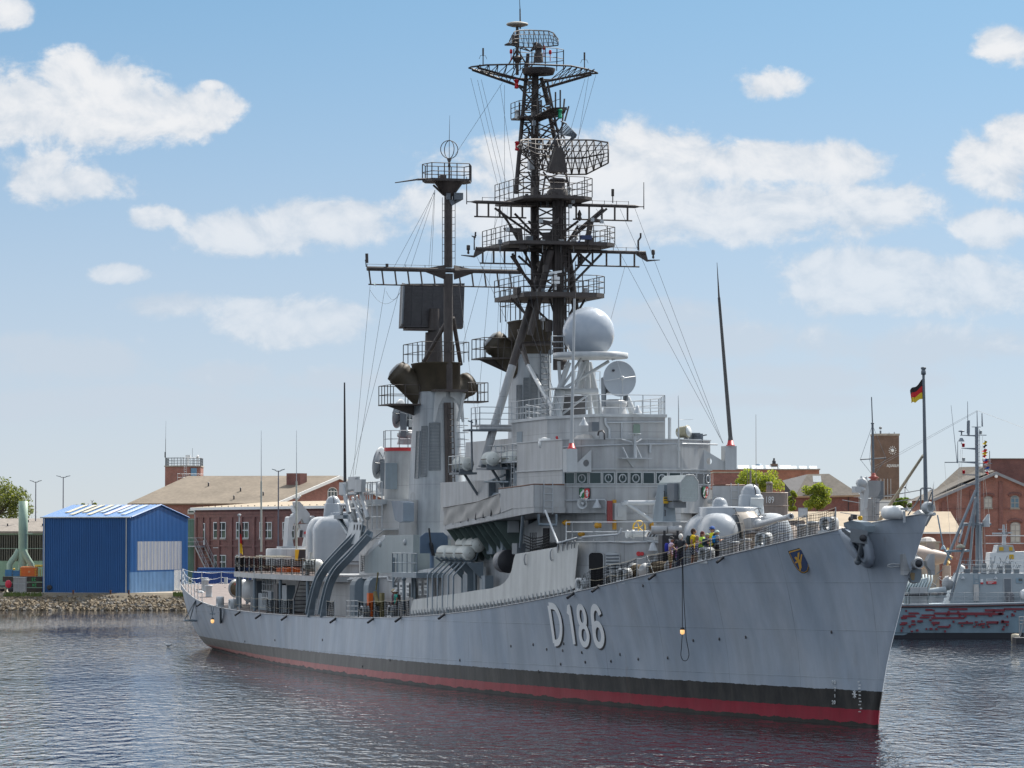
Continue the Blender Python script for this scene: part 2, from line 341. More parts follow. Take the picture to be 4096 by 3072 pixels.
# WATER AND LAND
def water_mat():
 m=bpy.data.materials.new('harbour_water');m.use_nodes=True;nt=m.node_tree;b=nt.nodes['Principled BSDF'];N=nt.nodes.new;L=nt.links.new
 b.inputs['Base Color'].default_value=(0.006,0.007,0.012,1);b.inputs['Roughness'].default_value=0.03;b.inputs['IOR'].default_value=1.2
 tc=N('ShaderNodeTexCoord')
 def nz(scale,detail,sx,sy,rot=0.0):
  mp=N('ShaderNodeMapping');mp.inputs['Scale'].default_value=(sx,sy,1);mp.inputs['Rotation'].default_value=(0,0,rot);L(tc.outputs['Object'],mp.inputs[0])
  n=N('ShaderNodeTexNoise');n.inputs['Scale'].default_value=scale;n.inputs['Detail'].default_value=detail;n.inputs['Roughness'].default_value=0.55;n.inputs['Distortion'].default_value=0.3;L(mp.outputs[0],n.inputs['Vector']);return n.outputs['Fac']
 a=nz(1.0,3,1.3,0.5,0.12);c=nz(0.11,2,1.0,0.5,-0.2);p=nz(0.018,3,1.0,0.6)
 b1=N('ShaderNodeBump');b1.inputs['Distance'].default_value=1.0;L(a,b1.inputs['Height'])
 mr=N('ShaderNodeMapRange');L(p,mr.inputs[0]);mr.inputs[1].default_value=0.4;mr.inputs[2].default_value=0.62;mr.inputs[3].default_value=0.11;mr.inputs[4].default_value=0.36
 L(mr.outputs[0],b1.inputs['Strength'])
 b2=N('ShaderNodeBump');b2.inputs['Distance'].default_value=0.9;b2.inputs['Strength'].default_value=0.16;L(c,b2.inputs['Height']);L(b1.outputs[0],b2.inputs['Normal'])
 L(b2.outputs[0],b.inputs['Normal'])
 return m
WATER=water_mat()
tag(MB().quad((-900,-200,0),(900,-200,0),(900,640,0),(-900,640,0)).build('water',WATER),kind='structure')
LANDM=mat('quay_paving',(0.33,0.29,0.23),0.9,var=0.2,scale=0.5)
GROUND_Z=1.9
def land():
 mb=MB()
 mb.ext([(-900,430,-1.5),(-14,430,-1.5),(-14,392,-1.5),(900,392,-1.5),(900,1200,-1.5),(-900,1200,-1.5)],(0,0,GROUND_Z+1.5))
 mb.quad((-9000,1200,GROUND_Z),(9000,1200,GROUND_Z),(9000,16000,GROUND_Z),(-9000,16000,GROUND_Z))
 return tag(mb.build('ground',LANDM),kind='structure')
land()
# THE DESTROYER
SHIP=thing('destroyer','large grey museum destroyer numbered D 186 with tall black masts, moored in the basin','warship',SHIP_O,math.atan2(AFT.y,AFT.x))
ship_parts={}
def part(mb,name,mats,parent=None,label=None):
 o=mb.build(name,mats,parent or SHIP)
 if label:o['label']=label
 return o
def place_copy(o,locs,rots=None):
 out=[]
 for i,l in enumerate(locs):
  c=o if i==0 else o.copy()
  if i:scene.collection.objects.link(c);c.parent=o.parent
  c.location=l
  if rots:c.rotation_euler=rots[i]
  out.append(c)
 return out
STEM_PX=[(3717,2057),(3663,2221),(3627,2336),(3579,2523),(3551,2631),(3530,2758),(3515,2848),(3512,2911)]
STEM=sorted([(sv(x,y,0).z,sv(x,y,0).x)for x,y in STEM_PX])
def ustem(z):return tab(STEM,z)if z>0 else 0.0
BT=[(0,0),(1.5,0.85),(3,1.5),(6.6,2.7),(10,3.5),(13,4.15),(20,5.2),(27,5.95),(36,6.6),(48,7.0),(62,7.1),(90,7.0),(105,6.6),(115,6.05),(123,5.3),(127,4.75),(128.4,4.1),(129.2,3.0),(129.6,1.5),(129.7,0)]
ULEN=129.7
_wl=[(911,2613.4),(1001.4,2633),(1122,2660),(1281,2689),(1411,2705.4),(1531.5,2722),(1652,2741.5),(1786,2755),(1980.8,2775.6),(2161.7,2795.5),(2400,2815),(2611,2837),(2822,2856),(2995,2868.5),(3301,2896)]
WT=sorted([(sz(x,y,0).x,sz(x,y,0).y)for x,y in _wl]);_uw=np.array([q[0]for q in WT]);_vw=np.array([q[1]for q in WT])
_c=np.polyfit(np.r_[0,_uw,124.5],np.r_[0,_vw,3.3],5,w=np.r_[3,np.ones(len(_uw)),2])
def bdeck(U):return tab(BT,U)
def bwl(U):
 if U<124:return max(0.0,float(np.polyval(_c,U)))if U>0.3 else 0.6*U
 t=(U-124)/(ULEN-124);return float(np.polyval(_c,124))*math.sqrt(max(0.0,1-t*t))
def shift(U,z):return ustem(z)*max(0.0,1-U/45.0)**2
def stern_in(U,t):return-4.4*max(0.0,(1-t))**3.2*max(0.0,(U-100)/29.7)**2
DECK_PX=[(3713.5,2057),(3648,2061),(3580.6,2068),(3512.7,2079),(3464,2088),(3369,2112),(3340,2117),(3180,2155),(3000,2200),(2822,2246),(2729,2269.6),(2627.8,2295),(2549.8,2311.8),(2442,2337),(2360,2356),(2305,2368),(2270,2380),(2161.7,2399),(2100,2398+10),(2017,2424.8),(1800,2453),(1652,2464),(1501,2470),(1350.7,2470),(1230,2466),(1091.8,2456.7),(1001,2447.7),(911,2435.6),(835.6,2417.5),(790,2401)]
ZT=[]
for(x,y)in DECK_PX:
 u=20.0
 v=3.0
 for _ in range(60):
  lo,hi=0.0,ULEN
  for __ in range(30):
   mid=(lo+hi)/2
   if mid+shift(mid,8.5)<u:lo=mid
   else:hi=mid
  v=lerp(v,bdeck((lo+hi)/2),0.35);p=sv(x,y,v);u=p.x
 ZT.append(((lo+hi)/2,p.z))
ZT.sort();_zu=np.array([q[0]for q in ZT]);_zz=np.array([q[1]for q in ZT]);_cz=np.polyfit(_zu,_zz,5)
def zdeck(U):return float(np.polyval(_cz,min(max(U,0),126)))
def U_of(u):
 lo,hi=0.0,ULEN
 for _ in range(30):
  mid=(lo+hi)/2
  if mid+shift(mid,8.5)<u:lo=mid
  else:hi=mid
 return(lo+hi)/2
def md(u):return zdeck(U_of(u))
def bd(u):return bdeck(U_of(u))
def pflare(U):return tab([(0,1.9),(10,1.75),(25,1.5),(45,1.15),(70,0.9),(105,0.8),(120,0.6),(130,0.45)],U)
def hull_pt(U,t,side=1,off=0.0):
 zd=zdeck(U);z=t*zd
 w,b=bwl(U),bdeck(U)
 v=w+(b-w)*(max(0.0,t)**pflare(U))
 return Vector((U+shift(U,max(z,0))+stern_in(U,max(t,0)),side*(v+off),z))
def hull_at(u,z,off=0.02):
 """point of the starboard shell at ship coordinate u, height z"""
 U=u
 for _ in range(25):
  t=z/zdeck(U);p=hull_pt(U,t);U+=(u-p.x)
  U=min(max(U,0),ULEN)
 return hull_pt(U,z/zdeck(U),1,off)
def hull_px(x,y,off=0.02):
 v=4.0
 for _ in range(80):
  p=sv(x,y,v);q=hull_at(p.x,p.z,0);v=lerp(v,q.y,0.3)
 return sv(x,y,v+off)
def hull_material():
 m=bpy.data.materials.new('hull_paint');m.use_nodes=True;nt=m.node_tree;b=nt.nodes['Principled BSDF'];N=nt.nodes.new;L=nt.links.new
 b.inputs['Roughness'].default_value=0.45;b.inputs['Specular IOR Level'].default_value=0.22
 tc=N('ShaderNodeTexCoord');sep=N('ShaderNodeSeparateXYZ');L(tc.outputs['Object'],sep.inputs[0])
 def mth(op,a,c,clamp=False):
  n=N('ShaderNodeMath');n.operation=op;n.use_clamp=clamp
  for i,q in enumerate((a,c)):
   if isinstance(q,(int,float)):n.inputs[i].default_value=q
   else:L(q,n.inputs[i])
  return n.outputs[0]
 def nz(scale,det,sx,sy,sz_,lo,hi,o0,o1,loc_=(0,0,0)):
  mp=N('ShaderNodeMapping');mp.inputs['Scale'].default_value=(sx,sy,sz_);mp.inputs['Location'].default_value=loc_;L(tc.outputs['Object'],mp.inputs[0])
  n=N('ShaderNodeTexNoise');n.inputs['Scale'].default_value=scale;n.inputs['Detail'].default_value=det;n.inputs['Roughness'].default_value=0.65;L(mp.outputs[0],n.inputs['Vector'])
  r=N('ShaderNodeMapRange');L(n.outputs['Fac'],r.inputs[0])
  for i,q in enumerate((lo,hi,o0,o1)):r.inputs[i+1].default_value=q
  return r.outputs[0]
 def mix(f,a,c):
  n=N('ShaderNodeMix');n.data_type='RGBA'
  if isinstance(f,(int,float)):n.inputs['Factor'].default_value=f
  else:L(f,n.inputs['Factor'])
  for key,q in(('A',a),('B',c)):
   if isinstance(q,tuple):n.inputs[key].default_value=q+(1,)
   else:L(q,n.inputs[key])
  return n.outputs['Result']
 def mul(a,f):
  n=N('ShaderNodeMix');n.data_type='RGBA';n.blend_type='MULTIPLY';n.inputs['Factor'].default_value=1;L(a,n.inputs['A']);L(f,n.inputs['B']);return n.outputs['Result']
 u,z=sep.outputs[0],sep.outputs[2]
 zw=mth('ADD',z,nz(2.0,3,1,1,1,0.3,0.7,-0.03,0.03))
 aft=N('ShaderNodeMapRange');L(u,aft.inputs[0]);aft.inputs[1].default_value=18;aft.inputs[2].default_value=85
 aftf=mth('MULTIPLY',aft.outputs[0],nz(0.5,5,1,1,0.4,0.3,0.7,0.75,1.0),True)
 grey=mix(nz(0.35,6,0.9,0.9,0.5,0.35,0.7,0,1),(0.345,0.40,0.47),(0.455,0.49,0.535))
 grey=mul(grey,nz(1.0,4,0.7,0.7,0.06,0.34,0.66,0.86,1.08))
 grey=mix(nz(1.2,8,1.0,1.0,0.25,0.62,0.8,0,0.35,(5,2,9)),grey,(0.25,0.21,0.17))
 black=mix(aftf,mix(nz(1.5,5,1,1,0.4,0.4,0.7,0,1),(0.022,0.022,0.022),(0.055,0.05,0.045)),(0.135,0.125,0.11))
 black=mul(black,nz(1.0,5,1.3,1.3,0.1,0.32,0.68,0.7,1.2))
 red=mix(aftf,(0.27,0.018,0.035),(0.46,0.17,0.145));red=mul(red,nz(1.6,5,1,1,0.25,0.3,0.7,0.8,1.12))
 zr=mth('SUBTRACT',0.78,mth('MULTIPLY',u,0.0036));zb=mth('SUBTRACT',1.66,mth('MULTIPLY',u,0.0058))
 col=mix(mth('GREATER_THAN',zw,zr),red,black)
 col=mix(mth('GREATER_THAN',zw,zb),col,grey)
 algae=mth('LESS_THAN',mth('ADD',z,nz(0.8,6,1,1,1,0.35,0.75,0.0,-0.2)),0.10)
 col=mix(algae,col,(0.012,0.011,0.008))
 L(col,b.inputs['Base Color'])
 butt=mth('LESS_THAN',mth('PINGPONG',mth('ADD',u,mth('MULTIPLY',z,0.15)),3.05),0.022);strk=mth('LESS_THAN',mth('PINGPONG',mth('ADD',z,mth('MULTIPLY',u,0.012)),1.1),0.014)
 col=mul(col,mth('SUBTRACT',1.0,mth('MULTIPLY',mth('MAXIMUM',butt,strk),nz(0.7,3,1,1,1,0.3,0.7,0.05,0.4))))
 rust=mth('MULTIPLY',nz(1.0,5,1.7,1.7,0.09,0.62,0.78,0,0.55,(9,1,4)),nz(0.25,2,1,1,1,0.45,0.6,0,1,(2,2,2)));col=mix(rust,col,(0.20,0.12,0.07));L(col,b.inputs['Base Color'])
 frm=mth('PINGPONG',u,1.15);seam=mth('PINGPONG',mth('ADD',z,mth('MULTIPLY',u,0.012)),1.1)
 h=mth('ADD',mth('MULTIPLY',mth('LESS_THAN',seam,0.035),0.35),mth('MULTIPLY',frm,0.42))
 h=mth('ADD',h,nz(0.8,3,1,1,1,0.2,0.8,0,0.35))
 bp=N('ShaderNodeBump');bp.inputs['Strength'].default_value=0.5;bp.inputs['Distance'].default_value=0.06;L(h,bp.inputs['Height']);L(bp.outputs[0],b.inputs['Normal'])
 return m
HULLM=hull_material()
def build_hull():
 Us=[0,0.25,0.6,1.0,1.5,2.2,3,4,5,6.5,8,10,12]+list(range(14,124,2))+[124.5,126,127.2,128,128.6,129.1,129.45,129.65,129.7]
 Ts=[-0.14,-0.05,0.0,0.04,0.09,0.15,0.22,0.3,0.38,0.46,0.54,0.62,0.7,0.78,0.86,0.93,1.0]
 mb=MB();n=len(Us);mlen=len(Ts)
 for side in(1,-1):
  vs=[hull_pt(U,t,side)for U in Us for t in Ts]
  fs=[]
  for i in range(n-1):
   for j in range(mlen-1):
    q=(i*mlen+j,(i+1)*mlen+j,(i+1)*mlen+j+1,i*mlen+j+1)
    fs.append(q if side==1 else q[::-1])
  mb.add(vs,fs,0,True)
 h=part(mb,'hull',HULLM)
 dk=MB();row=lambda U,s:hull_pt(U,1,s)+Vector((0,-s*0.02,-0.03))
 vs=[];fs=[]
 for i,U in enumerate(Us):vs+=[row(U,1),Vector((row(U,1).x,0,row(U,1).z+0.06)),row(U,-1)]
 for i in range(n-1):
  fs+=[(3*i,3*i+1,3*i+4,3*i+3),(3*i+1,3*i+2,3*i+5,3*i+4)]
 dk.add(vs,fs);part(dk,'main_deck',DECKR)
 gw=MB();gw.path([hull_pt(U,1)+Vector((0,0.0,0.0))for U in Us[1:-4]],0.035,5);part(gw,'gunwale',GREY)
 return h
HULL=build_hull()
# hull number D 186 with its black shadow edge
def hull_letters():
 class Fn:
  pass
 boxes={'D':((1080+0)/2.765,1250/2.765),}
 def px(x,y):return(1800+x/2.765,2300+y/2.765)
 cells=[('D',px(1082,338),px(1225,350),px(1145,755),px(1262,740)),('.',None,None,None,None),('1',px(1285,345),px(1352,345),px(1352,765),px(1410,765)),('8',px(1395,345),px(1500,355),px(1450,775),px(1552,765)),('6',px(1548,350),px(1668,360),px(1600,780),px(1722,775))]
 for ch,tl,tr,bl,br in cells:
  if ch=='.':continue
  mbs=(MB(),MB())
  for k,(dx,dy,off)in enumerate(((4.5,6.5,0.015),(0,0,0.035))):
   P=[hull_px(q[0]+dx,q[1]+dy,0)for q in(tl,tr,bl,br)]
   def fn(x,y,P=P,off=off):
    top=P[0].lerp(P[1],x);bot=P[2].lerp(P[3],x);p=bot.lerp(top,y)
    return hull_at(p.x,p.z,off)
   fn.w=max(0.2,abs((P[0]-P[1]).length));fn.h=(P[0]-P[2]).length
   for line in GLYPH[ch]:stroke(mbs[k],fn,line,0.185 if ch!='8' else 0.17,0,0.04)
  part(mbs[0],'number_shadow',STEELD,HULL);part(mbs[1],'hull_number',mat('number_white',(.86,.86,.85),.5,var=.03),HULL)
hull_letters()
# draught marks near the stem
def marks():
 def px(x,y):return(3000+x/1.659,1950+y/1.659)
 mb=MB()
 def put(ch,x,y,w=14,h=22):
  a=hull_px(*px(x,y),0)
  def fn(cx,cy):
   p=hull_px(px(x+(cx-0.5)*w,0)[0],px(0,y+(0.5-cy)*h)[1],0.03);return p
  fn.w=0.28;fn.h=0.17
  for line in GLYPH[ch]:
   pts=[fn(*q)for q in line[::max(1,len(line)//8)]+[line[-1]]]
   mb.path(pts,0.022,4)
 for s,y in(('23',1294),('2',1338),('1',1382),('20',1426)):
  for i,ch in enumerate(s):put(ch,563 if len(s)==1 else 548+i*14,y,11,22)
 for y in(1290,1333,1378,1420,1466):
  for k in range(3):mb.path([hull_px(*px(716+k*5+(y-1290)*.08,y-4),0.03),hull_px(*px(718+k*5+(y-1290)*.08,y+4),0.03)],0.018,4)
  mb.path([hull_px(*px(720,y+22),0.03),hull_px(*px(735,y+22),0.03)],0.014,4)
 c=(694,1372)
 for dx,dy in((0,26),(16,2),(9,22),(9,-22)):
  mb.path([hull_px(*px(c[0]-dx,c[1]-dy),0.03),hull_px(*px(c[0]+dx,c[1]+dy),0.03)],0.022,4)
 part(mb,'draught_mark',WHITE,HULL)
marks()
# crest board on the bow
def crest():
 def px(x,y):return(2900+x/1.382,1400+y/1.382)
 out=[(348,1112),(430,1088),(448,1130),(462,1170),(466,1200),(458,1225),(440,1236),(420,1232),(400,1215),(378,1180),(362,1145)]
 pts=[hull_px(*px(x,y),0.10)for x,y in out]
 n=(hull_px(*px(410,1160),1.0)-hull_px(*px(410,1160),0)).normalized()
 c=sum(pts,Vector())/len(pts)
 plane=lambda p:p-n*((p-c).dot(n))
 pts=[plane(p)for p in pts]
 b=MB().ext([p for p in pts],n*0.10);o=part(b,'crest_board',STEELD,HULL)
 inn=lambda s,k:[c+(p-c)*s+n*k for p in pts]
 g=MB().ext(inn(0.93,0.105),n*0.02,0);part(g,'crest_border',GOLD,HULL)
 f=MB().ext(inn(0.86,0.128),n*0.02,0);part(f,'crest_field',NAVYB,HULL)
 e=MB();q=lambda x,y:plane(hull_px(*px(x,y),0.1))+n*0.155
 for poly in([(402,1122),(412,1118),(408,1160),(400,1158)],[(384,1148),(392,1142),(420,1165),(418,1178),(404,1176)],[(420,1130),(427,1128),(420,1180),(412,1178)],[(404,1176),(420,1172),(424,1205),(412,1212)],[(410,1205),(418,1202),(420,1218),(412,1220)],[(386,1172),(400,1166),(402,1174),(390,1180)]):
  e.ext([q(*p)for p in poly],n*0.015)
 part(e,'crest_emblem',GOLD,HULL)
crest()
_f=part(MB().lathe([(0.01,0.03),(0.07,0.03),(0.09,0.0)],(0,0,0),(0,1,0),10),'hull_fitting',STEELD,HULL)
place_copy(_f,[hull_px(x,y,0.0)for x,y in((2187,2597),(2251,2602),(2327,2609),(2341,2648),(2243,2656),(2155,2685),(2044,2584),(2133,2578),(2480,2617),(2444,2644),(2553,2636),(2671,2631),(2773,2561),(2877,2556),(2983,2548),(3326,2528),(1450,2665),(1840,2640),(1560,2640),(1290,2560),(1100,2560),(980,2565),(2255,2574),(2572,2342))])
# DESTROYER: DECKHOUSES AND BRIDGE
def l1(u):return md(u)+2.5
def l2(u):return md(u)+4.75
def sym(pts):
 """starboard plan outline (front to back) -> closed outline with its mirror image"""
 return pts+[(u,-v)for u,v in reversed(pts)if abs(v)>1e-6]
def block(plan,z0,z1,mb=None,mi=0):
 mb=mb or MB();f=z0 if callable(z0)else(lambda u:z0);g=z1 if callable(z1)else(lambda u:z1)
 n=len(plan);lo=[Vector((u,v,f(u)))for u,v in plan];hi=[Vector((u,v,g(u)))for u,v in plan]
 return mb.loft([lo,hi],mi)
def railing(path,h=1.0,rails=3,every=1.5,r=0.022,mb=None):
 mb=mb or MB();path=[Vector(p)for p in path];up=Vector((0,0,1))
 for k in range(rails):mb.path([p+up*(h*(k+1)/rails)for p in path],r*0.8,4)
 for a,b in zip(path[:-1],path[1:]):
  n=max(1,round((b-a).length/every))
  for i in range(n+1):p=a.lerp(b,i/n);mb.tube(p,p+up*h,r,n=5)
 return mb
def ladder(p0,p1,w,mb=None,step=0.3,r=0.022,side=None):
 mb=mb or MB();p0,p1=Vector(p0),Vector(p1);s=Vector(side).normalized()if side is not None else frame(p1-p0)[0]
 for k in(-1,1):mb.tube(p0+s*w/2*k,p1+s*w/2*k,r,n=4)
 n=int((p1-p0).length/step)
 for i in range(1,n):p=p0.lerp(p1,i/n);mb.tube(p-s*w/2,p+s*w/2,r*0.8,n=4)
 return mb
def pipe(pts,r=0.04,m=None,name='pipe',parent=None):return part(MB().path(pts,r,6),name,m or GREYL,parent)
# forward deckhouse (01 level) with its rounded front
FRONT=[(22.7,0),(22.9,1.6),(23.4,2.9),(24.3,4.1),(25.4,5.0),(26.9,5.75),(28.6,5.85)]
FH=part(block(sym(FRONT)[:],lambda u:md(u)-0.4,8.38),'forward_deckhouse',GREY)
mb=MB();edge=[(u-0.06*(1 if v<5 else 0),v+0.07)for u,v in FRONT];block(sym(edge),8.382,8.44,mb);part(mb,'deck_edge',GREYL,FH)
mb=block(sym([(28.6,4.55),(62,4.7)]),lambda u:md(u)-0.3,lambda u:8.36 if u<40 else 6.48)
block(sym([(31.02,0),(31.02,1.85),(33.2,3.3),(35.6,4.15),(40,4.5),(50.5,4.66)]),lambda u:8.36 if u<45 else 6.2,lambda u:9.94 if u<40 else 9.05,mb)
MAINH=part(mb,'main_deckhouse',GREY)
def on_front(x,y,off=0.0):
 """point on the rounded front wall seen at photograph pixel x, y"""
 best=None
 for a,b in zip(FRONT[:-1],FRONT[1:]):
  n=Vector((-(b[1]-a[1]),(b[0]-a[0]),0)).normalized();P0=Vector((a[0],a[1],0))
  c=loc(CAM);d=(loc(CAM+ray(x,y))-c);t=(P0-c).dot(n)/d.dot(n);p=c+d*t
  w=(p.y-a[1])/(b[1]-a[1])
  if-0.02<=w<=1.02:return p+n*off*(1 if n.x<0 else-1)
 return sv(x,y,3.5)
def wall_panel(fn,x0,y0,x1,y1,off,name,m,parent,rnd=0.25,n=5,t=0.03):
 """panel with rounded corners between two photograph pixels, on the wall given by fn"""
 w,h=x1-x0,y1-y0;r=rnd*min(abs(w),abs(h));pts=[]
 for cx,cy,a0 in((x1-r,y0+r,-90),(x1-r,y1-r,0),(x0+r,y1-r,90),(x0+r,y0+r,180)):
  for i in range(n):a=math.radians(a0+90*i/(n-1));pts.append(fn(cx+r*math.cos(a),cy+r*math.sin(a),off))
 mb=MB();nn=(pts[0]-pts[len(pts)//2]).cross(pts[n+1]-pts[1+n+len(pts)//2-len(pts)]).normalized()
 c=loc(CAM);
 if nn.dot(c-pts[0])<0:nn=-nn
 mb.ext(pts,nn*t);return part(mb,name,m,parent)
wall_panel(on_front,2352,2206,2420,2352,0.02,'door_frame',GREY,FH,t=0.05)
OPENING_SHADE=mat('opening_shade',(0.012,0.012,0.014),0.9,var=0)  # near-black panel colour, paints the shade inside openings
wall_panel(on_front,2360,2211,2415,2348,0.075,'doorway_shade_panel',OPENING_SHADE,FH,t=0.01)
dl=wall_panel(on_front,2426,2208,2482,2335,0.03,'louvred_door',GREYL,FH,t=0.06)
mb=MB()
for k in range(9):
 y=2222+k*13;mb.path([on_front(2430,y,0.12),on_front(2454,y,0.12),on_front(2478,y-1,0.12)],0.035,4)
part(mb,'louvre_slat',GREYD,dl)
mb=MB()
for x in(2570,):mb.lathe([(0.02,0.0),(0.10,0.03),(0.24,0.42)],on_front(2612,2170,0.35),(0,0,-1),14)
part(mb,'deck_lamp_shade',BOLLC,FH)
mb=MB().tube(on_front(2556,2215,0.03),on_front(2556,2215,0.1),0.12,n=12).tube(on_front(2570,2215,0.03),on_front(2570,2215,0.1),0.1,n=12);part(mb,'red_fire_fitting',RED,FH)
mb=MB();mb.path([on_front(2440,2166,0.1),on_front(2520,2172,0.1),on_front(2640,2160,0.1)],0.035);mb.path([on_front(2590,2165,0.12),on_front(2655,2172,0.12),on_front(2655,2195,0.12),on_front(2625,2215,0.12),on_front(2620,2250,0.12)],0.06);part(mb,'wall_pipe',BOLLC,FH)
mb=MB();base=[Vector((u,v,8.44))for u,v in[(23.6,2.9),(24.5,4.0),(25.6,4.95),(27.2,5.6)]]
railing([Vector((28.2,5.6,8.44))]+base[::-1]+[Vector((23.0,1.5,8.44)),Vector((23.0,0.2,8.44))],1.0,2,1.5,0.03,mb);part(mb,'upper_rail',BOLLC,FH)
hr=[on_front(x,y,0.35)if x>2330 else sv(x,y,5.95)for x,y in((2181,2042),(2232,2173),(2310,2152),(2350,2149),(2440,2142),(2478,2139),(2490,2131),(2494,2112))]
part(MB().path(hr,0.06,8),'curved_handrail',BOLLC,FH)
# bridge
BRI=[(31.0,0.0),(31.0,1.87),(32.87,4.26),(41,4.26)]
BRIDGE=part(block(sym(BRI),9.95,13.92),'bridge',GREY)
def facet(i):
 if i==0:return Vector((31.0,1.87,0)),Vector((32.87,4.26,0))
 if i==1:return Vector((31.0,-1.87,0)),Vector((31.0,1.87,0))
 return Vector((32.87,-4.26,0)),Vector((31.0,-1.87,0))
def on_bridge(x,y,off=0.0):
 c=loc(CAM);d=loc(CAM+ray(x,y))-c
 for i in range(3):
  a,b=facet(i);e=(b-a).normalized();n=Vector((-e.y,e.x,0))
  if n.x>0:n=-n
  t=(a-c).dot(n)/d.dot(n);p=c+d*t;w=(p-a).dot(e)/(b-a).length
  if 0<=w<=1:return p+n*off
 p=su(x,y,32.87);return p+Vector((-off,0,0))
px6=lambda x,y:(2200+x/2.765,1650+y/2.765)
def windows():
 for i,cnt in((0,4),(1,5),(2,4)):
  a,b=facet(i);e=(b-a);ln=e.length;e=e.normalized();n=Vector((-e.y,e.x,0));n=-n if n.x>0 else n
  for k in range(cnt):
   c=a+e*(ln*(k+0.5)/cnt)+Vector((0,0,11.83));hw=ln/cnt*0.41
   fr=MB();fr.obox(c+n*0.015,e,n,(0,0,1),hw+0.04,0.03,0.33)
   w=part(fr,'window',GREYL,BRIDGE)
   g=MB();up=Vector((0,0,1));c2=c+n*0.05
   g.quad(c2-e*hw-up*0.28,c2+e*hw-up*0.28,c2+e*hw*0.97+up*0.28,c2-e*hw*0.97+up*0.28);part(g,'window_pane',GLASS,w)
   if(i,k)in((0,2),(0,0),(1,1),(1,3),(2,2),(1,4),(2,0)):
    r=MB();pts=[c2+n*0.02+e*(0.19*math.cos(q))+up*(0.21*math.sin(q)-0.02)for q in np.linspace(0,2*PI,19)];r.path(pts,0.035,5)
    r.tube(c2+n*0.03+up*0.15,c2+n*0.03-up*0.02,0.02);part(r,'clear_view_ring',BOLLC,w)
windows()
def brow(z,out,th,name,m=GREYL):
 mb=MB();p=[(31.0-out,1.87+out*0.4),(32.87-out*0.5,4.26+out),(41,4.26+out)];block(sym(p),z,z+th,mb);part(mb,name,m,BRIDGE)
brow(12.28,0.10,0.06,'window_brow');brow(11.36,0.05,0.05,'window_sill');brow(13.90,0.05,0.06,'roof_edge')
part(MB().path([on_bridge(*px6(x,y),0.12)for x,y in((150,385),(460,368),(750,358))]+[on_bridge(*px6(x,y),0.12)for x,y in((780,355),(1100,350),(1480,347))]+[on_bridge(*px6(x,y),0.12)for x,y in((1500,347),(1840,356))],0.045),'roof_pipe',BOLLC,BRIDGE)
part(MB().path([on_bridge(*px6(1100,355),0.12),on_bridge(*px6(1100,445),0.12)],0.07),'down_pipe',BOLLC,BRIDGE)
part(MB().path([on_bridge(*px6(162,590),0.12),on_bridge(*px6(165,960),0.12),on_bridge(*px6(190,975),0.12),on_bridge(*px6(610,965),0.12),on_bridge(*px6(628,985),0.12),on_bridge(*px6(628,1130),0.12)],0.045),'front_pipe',BOLLC,BRIDGE)
